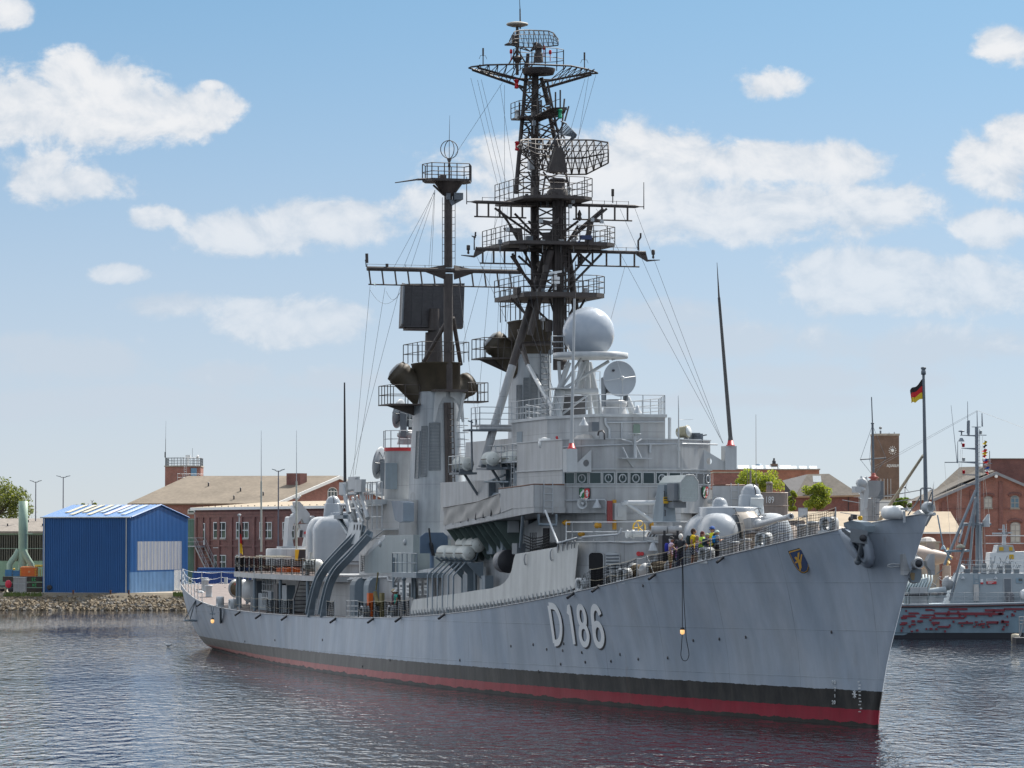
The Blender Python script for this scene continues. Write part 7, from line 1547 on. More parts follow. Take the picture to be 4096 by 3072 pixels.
# rigging: every stay and wire aerial its own part
WIREM=mat('rigging_wire',(0.06,0.06,0.065),0.6,var=0)
def wire(a,b,r=0.011,sag=0.0,m=None):
 n=8 if sag else 1;part(MB().path([a.lerp(b,i/n)-UP*(sag*4*(i/n)*(1-i/n))for i in range(n+1)],r,3),'rigging_wire',m or WIREM)
M=lambda x,y:su(x,y,50.0);A2=lambda x,y:su(x,y,68.7);B2=lambda x,y:su(x,y,32.2)
for(x0,y0),(x1,y1)in(((1883,312),(2003,790)),((1910,320),(2020,795)),((1925,318),(2040,800)),((2018,340),(2018,800)),((2000,340),(2060,740)),((2010,330),(1820,620)),((2383,300),(2310,560)),((2355,300),(2312,560)),((2340,315),(2280,530))):wire(M(x0,y0),M(x1,y1))
for(x0,y0),(x1,y1),u1 in(((2000,830),(1850,1385),52),((2010,830),(1985,1440),52),((2030,830),(2000,1440),52),((2055,1010),(1970,1850),52),((1985,830),(1905,1690),50)):wire(su(x0,y0,47.5),su(x1,y1,u1))
for(x0,y0),(x1,y1)in(((2385,835),(2890,1770)),((2480,835),(2890,1772)),((2540,835),(2893,1775)),((2500,1065),(2440,1290))):wire(su(x0,y0,47.5),su(x1,y1,33.0 if x1>2600 else 42))
for x0,y0,x1,y1 in((1990,985,2250,1650),(2060,880,2236,1740),(2095,870,2238,1742),(1900,1010,2234,1738)):wire(su(x0,y0,47.5),su(x1,y1,37.5))
part(MB().tube(su(2226,1745,36.5),su(2232,1768,36.5),0.07),'rigging_screw',RED)
for x0,y0,x1,y1,u in((1737,770,1570,1080,68.7),(1735,770,1610,1080,68.7),(1740,770,1640,1080,68.7),(1738,760,1715,1080,68.7),(1740,760,1725,1080,68.7),(1480,1145,1408,1950,76),(1540,1150,1420,1900,76),(1600,1150,1395,1930,80)):wire(A2(x0,y0),su(x1,y1,u),0.012)
wire(su(1480,1160,68.7),su(1600,1170,68.7),0.01,0.8);wire(su(1545,1165,68.7),su(1600,1170,68.7),0.01,0.5)
wire(su(2120,1790-600,47),su(2040,1160,47),0.01,0.6);wire(A2(1835,1130),su(1905,1690,48),0.01)
wire(su(2300,1045,32),su(2298,1190,32),0.01)
# THE SHORE BEHIND
GZ=GROUND_Z
BRICK=brick_mat('red_brick',(0.27,0.085,0.058),(0.2,0.06,0.048),(0.26,0.2,0.17))
BRICKD=brick_mat('dark_red_brick',(0.21,0.062,0.05),(0.15,0.046,0.042),(0.19,0.15,0.13))
BRICKO=brick_mat('orange_brick',(0.34,0.12,0.06),(0.28,0.09,0.05),(0.25,0.18,0.14))
BRICKT=brick_mat('brown_tower_brick',(0.155,0.09,0.06),(0.11,0.065,0.048),(0.14,0.11,0.09))
FELT=mat('sandy_roof_felt',(0.20,0.165,0.125),0.95,var=0.16,scale=0.35,streak=0.12)
FELTB=mat('beige_roof_felt',(0.33,0.27,0.195),0.95,var=0.1,scale=0.4)
SLATE=mat('mossy_grey_roof',(0.095,0.083,0.068),0.9,var=0.25,scale=0.5,streak=0.2)
BLUESH=mat('blue_sheet_metal',(0.022,0.105,0.29),0.45,var=0.06,scale=0.4,streak=0.06)
BLUEL=mat('faded_blue_sheet',(0.13,0.25,0.43),0.5,var=0.12,scale=0.6,streak=0.12)
PANEL=mat('translucent_sheet_white',(0.46,0.455,0.44),0.5,var=0.06,streak=0.08)
CREAMP=mat('cream_rooflight',(0.38,0.36,0.28),0.5,var=0.06)
GREENW=mat('pale_green_sheet',(0.19,0.30,0.21),0.55,var=0.1,streak=0.1)
GREENP=mat('green_duct_paint',(0.25,0.35,0.27),0.5,var=0.06)
BROWNG=mat('brown_ribbed_glass',(0.085,0.08,0.06),0.3,var=0.25,scale=0.3,streak=0.3)
WINW=mat('white_window_frame',(0.70,0.70,0.68),0.5,var=0.03)
PANE=mat('window_glass_dark',(0.05,0.06,0.06),0.08,var=0.2,scale=0.8)
TIMBER=mat('dark_timber',(0.055,0.045,0.035),0.85,var=0.3,scale=2)
CONC=mat('weathered_concrete',(0.30,0.27,0.23),0.9,var=0.2,scale=0.8,streak=0.15)
def dirs(p0,p1):d=Vector((p1[0]-p0[0],p1[1]-p0[1],0));return d.normalized(),d.length
def wp(mb,o,e,n,a0,a1,z0,z1,off,t,mi=0):
 """slab on a wall: a along e from o, z up, off..off+t outwards along n"""
 c=Vector((o[0],o[1],0));P=lambda a,z,k:c+e*a+n*k+UP*z
 vs=[P(a0,z0,off),P(a1,z0,off),P(a1,z1,off),P(a0,z1,off),P(a0,z0,off+t),P(a1,z0,off+t),P(a1,z1,off+t),P(a0,z1,off+t)]
 return mb.add(vs,[(0,3,2,1),(4,5,6,7),(0,1,5,4),(1,2,6,5),(2,3,7,6),(3,0,4,7)],mi)
def out_n(e):
 n=Vector((e.y,-e.x,0));return n if n.y<0 else-n
def corrugated(mb,o,e,n,L,z0,z1,pitch,depth,top=None,mi=0):
 c=Vector((o[0],o[1],0));k=int(L/pitch);pts=[]
 for i in range(k):
  a=i*pitch
  for f,d in((0,0),(0.3,0),(0.42,depth),(0.88,depth)):pts.append((a+f*pitch,d))
 pts.append((L,0));vs=[]
 for a,d in pts:zz=top(a)if top else z1;vs+=[c+e*a+n*d+UP*z0,c+e*a+n*d+UP*zz]
 mb.add(vs,[(2*i,2*i+2,2*i+3,2*i+1)for i in range(len(pts)-1)],mi)
def window(parent,o,e,n,a0,a1,z0,z1,cols=3,rows=2,arched=False,name='window',glass=None,frame=None):
 fr=MB();w=0.09;A_=lambda a,z,k:Vector((o[0],o[1],0))+e*a+n*k+UP*z
 for i in range(cols+1):a=lerp(a0,a1,i/cols);wp(fr,o,e,n,a-w/2,a+w/2,z0,z1+(0.12*(a1-a0)if arched and 0<i<cols else 0),0.03,0.05)
 for j in range(rows+1):z=lerp(z0,z1,j/rows);wp(fr,o,e,n,a0-w/2,a1+w/2,z-w/2,z+w/2,0.032,0.05)
 if arched:
  pts=[A_((a0+a1)/2+(a1-a0)/2*math.cos(t),z1+0.28*(a1-a0)*math.sin(t),0.06)for t in np.linspace(0,PI,9)];fr.path(pts,w*0.6,4)
 f=fr.build(name,frame or WINW,parent);g=MB()
 poly=[A_(a0,z0,0.02),A_(a1,z0,0.02),A_(a1,z1,0.02)]+([A_((a0+a1)/2+(a1-a0)/2*math.cos(t),z1+0.28*(a1-a0)*math.sin(t),0.02)for t in np.linspace(0.2,PI-0.2,7)]if arched else[])+[A_(a0,z1,0.02)]
 g.add(poly,[tuple(range(len(poly)))]);g.build('pane',glass or PANE,f);s=MB();wp(s,o,e,n,a0-0.12,a1+0.12,z0-0.2,z0-0.06,0.0,0.14);s.build('sill',CONC,f)
 return f
 # stony embankment on the left
def embankment():
 mb=MB().ext([(-140,422.4,-1.0),(-140,422.8,-0.1),(-140,428.2,GZ-0.4),(-140,428.8,GZ-0.2),(-140,430.2,GZ+0.01),(-140,430.2,-1)],(126,0,0));tag(mb.build('embankment',mat('earth_bank',(0.12,0.10,0.07),0.95,var=0.3)),kind='structure')
 rng=random.Random(3);st=MB();base=[Vector(q).normalized()for q in((1,0,.2),(-1,.2,0),(.2,1,0),(-.1,-1,.2),(.3,.2,1),(0,-.2,-1),(.7,.7,.3),(-.7,.6,.5),(.6,-.7,.4),(-.6,-.6,.5))]
 faces=[(4,6,0),(4,2,6),(4,7,2),(4,1,7),(4,9,1),(4,3,9),(4,8,3),(4,0,8),(5,0,6),(5,6,2),(5,2,7),(5,7,1),(5,1,9),(5,9,3),(5,3,8),(5,8,0)]
 for i in range(1500):
  x=rng.uniform(-66,-34);t=rng.random();y=lerp(422.3,428.5,t);z=lerp(-0.05,GZ-0.42,t);s=rng.uniform(0.16,0.36);c=Vector((x,y,z));q=Quaternion((rng.random(),rng.random(),rng.random(),rng.random())).normalized()
  st.add([c+(q@b)*s*rng.uniform(0.75,1.2)for b in base],faces,rng.choice((0,0,1,2)))
 tag(st.build('riprap_stones',[mat('tan_stone',(0.19,0.15,0.10),0.9,var=0.3),mat('brown_stone',(0.125,0.095,0.062),0.9,var=0.25),mat('grey_stone',(0.17,0.155,0.135),0.9,var=0.25)]),kind='stuff')
 g=MB();
 for i in range(260):x=rng.uniform(-60,-55.5)if i%2 else rng.uniform(-40,-38.4);y=rng.uniform(427.5,429.6);g.add([(x,y,GZ-.35),(x+0.25,y,GZ-.35),(x+rng.uniform(-.1,.3),y,GZ+rng.uniform(.05,.28))],[(0,1,2)])
 tag(g.build('grass',mat('weedy_grass',(0.09,0.12,0.03),0.9,var=0.3)),kind='stuff')
embankment()
# blue corrugated boat shed
def blue_shed():
 C=Vector((xat(517.6,431.3),431.3,0));Lc=Vector((xat(171.5,434.6),434.6,0));e1,L1=dirs(C,Lc);g=Vector((-e1.y*-1,0,0));e2=Vector((-e1.y,e1.x,0));e2=e2 if e2.y>0 else-e2
 L2=18.0
 for _ in range(30):p=C+e2*L2;L2+=(xat(749,p.y)-p.x)*1.5
 T=thing('boat_shed','tall blue corrugated metal shed with white window panel, on the stony bank','shed',C);O=lambda p:Vector(p)-C
 ze,zr=10.85,12.35;n1=out_n(e1);n1=-e2;n2=-e1
 w=MB();corrugated(w,(0,0),e1,n1,L1,GZ-.1,ze,0.235,0.08)
 back=e2*L2;B3=[Vector((0,0,0))+back,e1*L1+back,e1*L1];w.ext([B3[0]+UP*GZ,B3[1]+UP*GZ,B3[2]+UP*GZ],UP*(ze-GZ),0,False)
 top=lambda a:ze+(zr-ze)*(1-abs(a/L2*2-1))
 corrugated(w,(0,0),e2,n2,L2,4.35,0,0.42,0.12,top);w.build('wall',BLUESH,T)
 w2=MB();corrugated(w2,(0,0),e2,n2,L2,GZ-.1,4.35,0.42,0.12);w2.build('lower_wall',BLUEL,T)
 rf=MB();R=lambda a,s,z:e1*a+e2*s+UP*z;ov=0.25
 k=44;vs=[]
 for side in(0,1):
  s0,s1=(-ov,L2/2)if side==0 else(L2+ov,L2/2);z0,z1=ze-ov*(zr-ze)/(L2/2),zr;vs=[]
  for i in range(k+1):a=lerp(-ov,L1+ov,i/k);dz=0.05*(i%2);vs+=[R(a,s0,z0+0.08+dz),R(a,s1,z1+0.08+dz)]
  rf.add(vs,[(2*i,2*i+2,2*i+3,2*i+1)for i in range(k)])
 rfo=rf.build('roof',mat('blue_roof_sheet',(0.025,0.13,0.33),0.4,var=0.08,scale=0.5),T)
 for i in range(8):
  a0=9.6-i*1.12-(0.15 if i%2 else 0);hi=0.93;lo=0.30 if i%2==0 else 0.12;m=MB();P=lambda a,t:R(a,L2/2*t,lerp(ze,zr,t)+0.17)
  m.ext([P(a0,lo),P(a0-0.62,lo),P(a0-0.62,hi),P(a0,hi)],UP*0.03);m.build('roof_light',CREAMP if i<4 else(mat('pinkish_rooflight',(0.45,0.40,0.42),0.5)if i==5 else mat('bluish_rooflight',(.30,.36,.45),.5)),rfo)
 f=MB().path([R(-ov,-ov,ze+.02),R(L1+ov,-ov,ze+.02)],0.09,6);f.tube(R(0.35,-0.15,GZ),R(0.35,-0.15,ze),0.06).tube(R(L1-0.25,-0.15,GZ),R(L1-0.25,-0.15,ze),0.06);f.build('gutter_pipe',mat('pale_gutter',(0.5,0.52,0.52),0.5),T)
 tr=MB().path([R(-ov,0,ze+.05),R(-ov,L2/2,zr+.08),R(-ov,L2,ze+.05)],0.1,4);tr.build('verge_trim',BLUESH,T)
 p=MB();corrugated(p,(n2*0.09),e2,n2,L2*0.755,4.6,8.0,0.42,0.06);p2=MB();c=e2*(L2*0.12)
 corrugated(p2,(c+n2*0.075),e2,n2,L2*0.765,4.55,8.0,0.3,0.05);p2.build('window_panel',PANEL,T)
 d=MB();wp(d,(0,0),e2,n2,L2*0.755,L2*0.88,GZ+.12,GZ+2.6,0.06,0.06);do=d.build('door',WHITE,T);h=MB();wp(h,(0,0),e2,n2,L2*0.86,L2*0.87,GZ+1.2,GZ+1.4,0.12,0.05);h.build('handle',STEELD,do)
 s=MB();wp(s,(0,0),e2,n2,L2*0.73,L2*0.9,GZ-.1,GZ+.1,0.1,1.0);s.build('door_step',CONC,T)
 v=MB().lathe([(0.3,0),(0.3,0.3),(0.2,0.32)],R(L1-1.0,-0.05,GZ+0.6),-e2,14);v.build('vent_outlet',STEELD,T)
blue_shed()
for x in(293,442,515):
 p=on_z(x,2378,GZ);T=thing('mooring_post',f"{ {293:'rusty short post below the left half of the blue shed wall',442:'rusty short post below the right half of the blue shed wall',515:'rusty short post below the front corner of the blue shed'}[x]}",'post',p,0,'short posts before the blue shed');MB().tube((0,0,0),(0,0,0.42),0.11,0.1,8).tube((0,0,0.42),(0,0,0.5),0.15,0.13,8).build('post_stub',mat('rust',(0.12,0.06,0.04),0.9,var=0.3),T)
 # green warehouse, duct, stacks and small things on the left quay
def green_warehouse():
 Y=463.0;x0,x1=xat(-260,Y),xat(182,Y);T=thing('green_warehouse','low pale green warehouse with brown ribbed glazing and grey felt roof','warehouse',(x0,Y,0));w=x1-x0;e=Vector((1,0,0));n=Vector((0,-1,0));z=lambda y:zat(y,Y)
 m=MB().box(0,w,0,18,GZ-.2,z(2125));m.build('wall',GREENW,T)
 g=MB();corrugated(g,(0,0),e,Vector((0,-1,0)),w-0.3,z(2243),z(2140),0.3,0.06);g.build('ribbed_glazing',BROWNG,T)
 r=MB().add([(-1,-0.8,z(2125)),(w+0.3,-0.8,z(2125)),(w+0.3,9,z(2082)+.3),(-1,9,z(2082)+.3),(-1,19,z(2125)),(w+.3,19,z(2125))],[(0,1,2,3),(3,2,5,4)]);r.add([(-1,-0.8,z(2125)-.25),(w+0.3,-0.8,z(2125)-.25),(w+0.3,-0.8,z(2125)),(-1,-0.8,z(2125))],[(0,1,2,3)]);r.build('roof',mat('grey_brown_felt',(0.20,0.175,0.15),0.9,var=0.2),T)
 k=MB();
 for i in range(5):k.box(w*(.3+.16*i),w*(.3+.16*i)+.15,3+i%2*3,3.2+i%2*3,z(2105)+(0 if i%2==0 else.5),z(2105)+.35+(0 if i%2==0 else.5))
 k.build('roof_vent',STEELD,T)
 f=MB();wp(f,(0,0),e,n,0,w,z(2138),z(2126),0.02,0.1);wp(f,(0,0),e,n,0,w,z(2195),z(2193),0.07,0.05);f.build('fascia',GREENP,T)
green_warehouse()
def green_tower():
 Y=466.0;x0,x1=xat(748,Y),xat(790,Y);T=thing('green_tower','narrow pale green sheet-clad annex between blue shed and brick building','building',(x0,Y,0));w=x1-x0;m=MB();corrugated(m,(0,0),Vector((1,0,0)),Vector((0,-1,0)),w,GZ-.2,zat(2078,Y),0.22,0.05);m.box(0,w,0.02,4,GZ-.2,zat(2079,Y));m.build('wall',GREENW,T);MB().box(-.1,w+.1,-.15,4.2,zat(2079,Y),zat(2075,Y)).build('roof_edge',GREENP,T)
green_tower()
def duct():
 Y=440.0;k=Y/14500;c=Vector((xat(92.5,Y),Y,GZ));T=thing('exhaust_duct','pale green exhaust duct with two curved side branches','duct',c);z=lambda y:zat(y,Y)-GZ;X=lambda x:xat(x,Y)-c.x;r=18.5*k
 MB().lathe([(r,0),(r,z(2135)),(r*1.01,z(2134)),(r*1.01,z(2004)),(r*0.93,z(2004)),(r*.9,z(2010))],(0,0,0),(0,0,1),28).build('stack',GREENP,T)
 MB().path([(X(76),0,z(2200)),(X(64),-.1,z(2225)),(X(48),-.15,z(2245)),(X(41),-.15,z(2258)),(X(40),-.15,z(2300))],r*0.68,16).build('left_branch',GREENP,T)
 MB().path([(X(97),-.5,z(2203)),(X(106),-.55,z(2222)),(X(118),-.55,z(2243)),(X(128),-.55,z(2258)),(X(130),-.55,z(2300))],r*0.68,16).build('right_branch',GREENP,T)
 b=MB().lathe([(r*1.04,z(2136)),(r*1.04,z(2132))],(0,0,0),(0,0,1),24);b.tube((r,0,z(2134)),(r+.6,0,z(2134)),.05);b.build('clamp_ring',GREENP,T)
duct()
def quay_things():
 Y=436.0;X=lambda x,y=Y:xat(x,y);Z=lambda yy,y=Y:zat(yy,y)
 T=thing('timber_stack','stack of long dark timbers with green painted numbers 23 and 24','timber',(X(90),Y,GZ));o=Vector((X(90),Y,GZ))
 for k,(x0,x1,ya,yb)in enumerate(((14,172,2328,2306),(40,172,2350,2330),(60,172,2374,2352))):
  b=MB().box(X(x0)-o.x,X(x1)-o.x,-0.5,0.6,Z(ya)-GZ+.03,Z(yb)-GZ);bb=b.build('timber_baulk',TIMBER,T)
  if k<2:
   t=text_mesh('23' if k==0 else '24',0.52,'painted_number',mat('green_number_paint',(0.03,0.42,0.12),0.6,var=0),bb,0.005);t.location=(X(138 if k==0 else 141)-o.x,-0.53,Z((ya+yb)/2)-GZ+.17);t.rotation_euler=(PI/2,PI,0)
 Ym=438.0;T=thing('orange_machine','orange machine housing standing on the dark timbers by the blue shed','machine',(X(117,Ym),Ym,Z(2305,Ym)));w=X(148,Ym)-X(82,Ym)
 MB().box(-w/2,w/2,-.7,.8,0,Z(2271,Ym)-Z(2305,Ym)).build('housing',ORANGE,T);MB().obox((0.1,-.72,.55),(1,0,0),(0,1,0),(0,0,1),.12,.02,.12).tube((-w/2+.1,-.2,1.12),(w/2-.4,-.2,1.2),.05).box(-w/2,w/2,-.72,.8,1.04,1.1).build('cover_plate',mat('pale_orange',(.7,.3,.12),.5),T);st=MB()
 for k in range(4):st.box(w/2-.22,w/2-.02,-.73,-.7,.12+k*.22,.22+k*.22);st.box(-w/2+.0,-w/2+.14,-.73,-.7,.12+k*.22,.22+k*.22)
 st.build('hazard_stripe',YELLOW,T);v=MB()
 for k in range(3):v.tube((w/2+.1+k*.3,-.3,0),(w/2+.1+k*.3,-.3,1.0-.1*k),.05);v.tube((w/2-.3,-.3+.15*k,1.2+.06*k),(w/2+1.0,-.3+.15*k,1.2+.06*k),.07)
 v.build('yellow_pipe',YELLOW,T)
 T=thing('blue_crate','small blue skip beside the foot of the green duct','skip',(X(60,Ym),Ym,Z(2305,Ym)));MB().box(-1.1,-.3,-.5,.5,0,.8).box(-.2,.6,-.4,.5,0,.7).box(.62,.9,-.45,-.3,-.0,.85).box(-1.25,.9,-.52,-.5,.3,.36).build('skip_body',mat('faded_blue',(.05,.17,.32),.5,var=.2),T);MB().ball((-.05,-.4,.85),.14,8).build('beacon',YELLOW,T)
 Yc=431.5;T=thing('grey_cabinet','grey metal switch cabinet standing at the edge of the stony bank','cabinet',(X(81,Yc),Yc,GZ));w=X(106,Yc)-X(57,Yc);h=Z(2311,Yc)-GZ
 MB().box(-w/2,w/2,-.5,.5,0,h).build('cabinet_body',mat('dull_grey_sheet',(.30,.29,.28),.6,var=.15,streak=.1),T);MB().box(-w/2-.04,w/2+.04,-.55,.55,h,h+.08).tube((-w*.1,-.51,.1),(-w*.1,-.51,h-.05),.02).tube((-w/2,-.51,h*.6),(w/2,-.51,h*.6),.02).build('cabinet_lid',GREYL,T)
 T=thing('lifebuoy_box','red lifebuoy box on a thin steel stand by the grey cabinet','lifebuoy',(X(35,Yc),Yc,GZ));z0,z1=Z(2352,Yc)-GZ,Z(2321,Yc)-GZ;MB().lathe([(.02,-.14),(.42,-.14),(.46,-.08),(.46,.08),(.42,.14),(.02,.14)],(0,0,(z0+z1)/2),(0,1,0),18,sc=(.85,1.05)).build('red_box',mat('bright_red_plastic',(.55,.02,.05),.4,var=.05),T);MB().tube((-.25,.1,0),(-.25,.1,z1),.03).tube((.3,.1,0),(.3,.1,z1),.03).build('stand',STEELD,T)
 T=thing('quay_rail','thin steel rail along the quay in front of the timbers','railing',(X(0,432),432,GZ));r=MB();L_=X(60,432)-X(-80,432)
 for k in range(6):r.tube((-2+k*1.0,0,0),(-2+k*1.0,0,2.2 if k==2 else 1.1),.03)
 r.tube((-3,0,1.1),(3.4,0,1.1),.025).tube((-3,0,.6),(3.4,0,.6),.02);r.build('rail',GREYD,T)
 T=thing('pallet','worn wooden pallet lying by the cabinet','pallet',(X(4,433),433,GZ));MB().box(-.6,.6,-.4,.4,.12,.16).box(-.6,-.5,-.4,.4,0,.12).box(.5,.6,-.4,.4,0,.12).box(-.05,.05,-.4,.4,0,.12).box(-.6,.6,-.4,.4,.5,.54).box(-.6,-.5,-.4,.4,.16,.5).box(.5,.6,-.4,.4,.16,.5).build('pallet_boards',mat('old_wood',(.28,.22,.15),.9,var=.2),T)
 Yb=432;T=thing('conveyor_trailer','low dark trailer frame under the timbers','trailer',(X(30,434),434,GZ));MB().box(-1.6,1.2,-.3,.3,.7,.86).box(-1.6,-1.4,-.3,.3,.0,.7).build('trailer_frame',STEELD,T);MB().lathe([(.05,-.1),(.34,-.1),(.34,.1),(.05,.1)],(0.5,-.3,.34),(0,1,0),14).lathe([(.05,-.1),(.34,-.1),(.34,.1),(.05,.1)],(-.6,-.3,.34),(0,1,0),14).build('wheel',STEELD,T)
quay_things()
def lamp_post(px,ytop,Y,arm,label,zbase=GZ):
 x=xat(px,Y);zt=zat(ytop,Y)-zbase;T=thing('street_lamp',label,'street lamp',(x,Y,zbase),0,'twin-headed lamp posts on the quay');k=Y/14500
 MB().tube((0,0,0),(0,0,zt*0.4),.11,.09,8).tube((0,0,zt*.4),(0,0,zt),.085,.06,8).build('pole',mat('lamp_pole_grey',(.11,.11,.14),.5,var=.05),T)
 for s in(-1,1):MB().path([(0,0,zt),(s*arm*k*.25,0,zt-.02),(s*arm*k*.4,0,zt+.05)],.05,5).loft([[(s*arm*k*.35,-.14,zt+.02),(s*arm*k*.35,.14,zt+.02),(s*arm*k*.35,.14,zt+.12),(s*arm*k*.35,-.14,zt+.12)],[(s*arm*k,-.1,zt+.17),(s*arm*k,.1,zt+.17),(s*arm*k,.1,zt+.24),(s*arm*k,-.1,zt+.24)]]).build('lamp_head',GREYD,T)
lamp_post(142,1928,470,24,'twin lamp post with pale heads between the big tree and the blue shed')
lamp_post(252,1909,476,28,'twin lamp post with dark heads rising behind the blue shed roof')
lamp_post(1113,1884,400,26,'tall grey twin lamp post before the brick building, behind the launcher')
lamp_post(368,2006,560,6,'tiny lamp post head in front of treetops behind the blue shed roof')
# two-storey dark brick building with white eaves, steel stair
def brick_low():
 A_=Vector((xat(780,466),466,0));B_=Vector((xat(1500,425),425,0));e,L_=dirs(A_,B_);n=out_n(e);T=thing('brick_workshop','two-storey dark brick workshop with white eaves and tall white windows','building',A_);zt=12.0;dep=-n*11
 m=MB();P=lambda a,z,k=0.0:e*a+n*k+UP*z
 m.ext([P(0,GZ-.2),P(L_,GZ-.2),P(L_,GZ-.2,-11),P(0,GZ-.2,-11)],UP*(zt-GZ+.2));m.build('wall',BRICKD,T)
 def a_of(px):
  lo,hi=0,L_
  for _ in range(30):
   md_=(lo+hi)/2;q=A_+e*md_
   if 2048+F_PX*q.x/q.y<px:lo=md_
   else:hi=md_
  return lo
 zz=lambda y,a:zat(y,(A_+e*a).y)
 pil=MB();
 for px in(786,812,838,878,928,968,1018,1060,1112,1150,1210):a=a_of(px);wp(pil,(0,0),e,n,a-.35,a+.35,GZ,zt-1.0,0.0,0.16)
 for z0,z1,k in((zt-1.0,zt-.62,.1),(zt-.62,zt-.3,.17),(zz(2163,5),zz(2158,5),.1),(zz(2186,5),zz(2180,5),.13)):wp(pil,(0,0),e,n,0,L_,z0,z1,0.0,k)
 pil.build('brick_pilaster',BRICKD,T)
 r=MB();r.ext([P(-.4,zt-.05,.5),P(L_+.4,zt-.05,.5),P(L_+.4,zt+.28,.5),P(-.4,zt+.28,.5)],-n*0.15);r.build('white_fascia',WINW,T)
 rf=MB();rf.add([P(-.5,zt+.28,.5),P(L_+.5,zt+.28,.5),P(L_+.5,zt+1.1,-11.5),P(-.5,zt+1.1,-11.5)],[(0,1,2,3)]);rf.build('roof',FELTB,T);st=MB()
 for i in range(26):a=L_*(i+.5)/26;st.obox(P(a,zt+.42,-.6),e,n,UP,.05,.05,.06)
 st.build('roof_hook',STEELD,T)
 for x0,x1 in((857,905),(948,996),(1041,1089),(1133,1180)):
  a0,a1=a_of(x0),a_of(x1);window(T,(0,0),e,n,a0,a1,zz(2152,a0),zz(2090,a0),3,2,glass=PANE)
 a0,a1=a_of(859),a_of(906);window(T,(0,0),e,n,a0,a1,zz(2274,a0),zz(2221,a0),3,2)
 for x0 in(948,1041):a0=a_of(x0);window(T,(0,0),e,n,a0,a0+1.5,zz(2274,a0),zz(2221,a0),3,2)
 a0,a1=a_of(807),a_of(822);d=MB();wp(d,(0,0),e,n,a0,a1,zz(2183,a0),zz(2093,a0),.02,.08);do=d.build('door',WINW,T);g=MB();wp(g,(0,0),e,n,a0+.1,a1-.1,zz(2160,a0),zz(2122,a0),.1,.02);wp(g,(0,0),e,n,a0+.1,a1-.1,zz(2115,a0),zz(2096,a0),.1,.02);g.build('door_pane',PANE,do)
 lp=MB();a=a_of(868);wp(lp,(0,0),e,n,a-.5,a+.9,zz(2192,a),zz(2190,a),.1,.15);lp.build('wall_lamp',WHITE,T)
 s=MB();a0,zl=a_of(790),zz(2183,3);wp(s,(0,0),e,n,a0-.6,a_of(822)+.2,zl-.15,zl,.1,1.4);b0,b1=a_of(822)+.2,a_of(905);zb=GZ
 k=13
 for i in range(k):t=i/k;wp(s,(0,0),e,n,lerp(b0,b1,t),lerp(b0,b1,t)+.3,lerp(zl,zb,t)-.25,lerp(zl,zb,t)-.2,.2,1.2)
 for o in(.15,1.45):
  s.ext([P(b0,zl-.35,o),P(b1,zb-.1,o),P(b1,zb+.1,o),P(b0,zl-.05,o)],n*.06);s.tube(P(b0,zl+1,o),P(b1,zb+1,o),.035).tube(P(b0,zl+.5,o),P(b1,zb+.5,o),.025).tube(P(a0-.6,zl+1,o),P(b0,zl+1,o),.035).tube(P(a0-.6,zl+.5,o),P(b0,zl+.5,o),.025)
  for i in range(7):t=i/6;s.tube(P(lerp(b0,b1,t),lerp(zl,zb,t),o),P(lerp(b0,b1,t),lerp(zl,zb,t)+1,o),.025)
  s.tube(P(a0-.6,zl,o),P(a0-.6,zl+1,o),.03)
 s.tube(P(a0-.4,GZ,1.2),P(a0-.4,zl,1.2),.07);s.build('steel_stair',mat('galvanised',(.30,.30,.31),.5,var=.1),T)
 dp=MB().tube(P(.25,GZ,.12),P(.25,zt,.12),.06);dp.build('downpipe',GREYL,T)
brick_low()
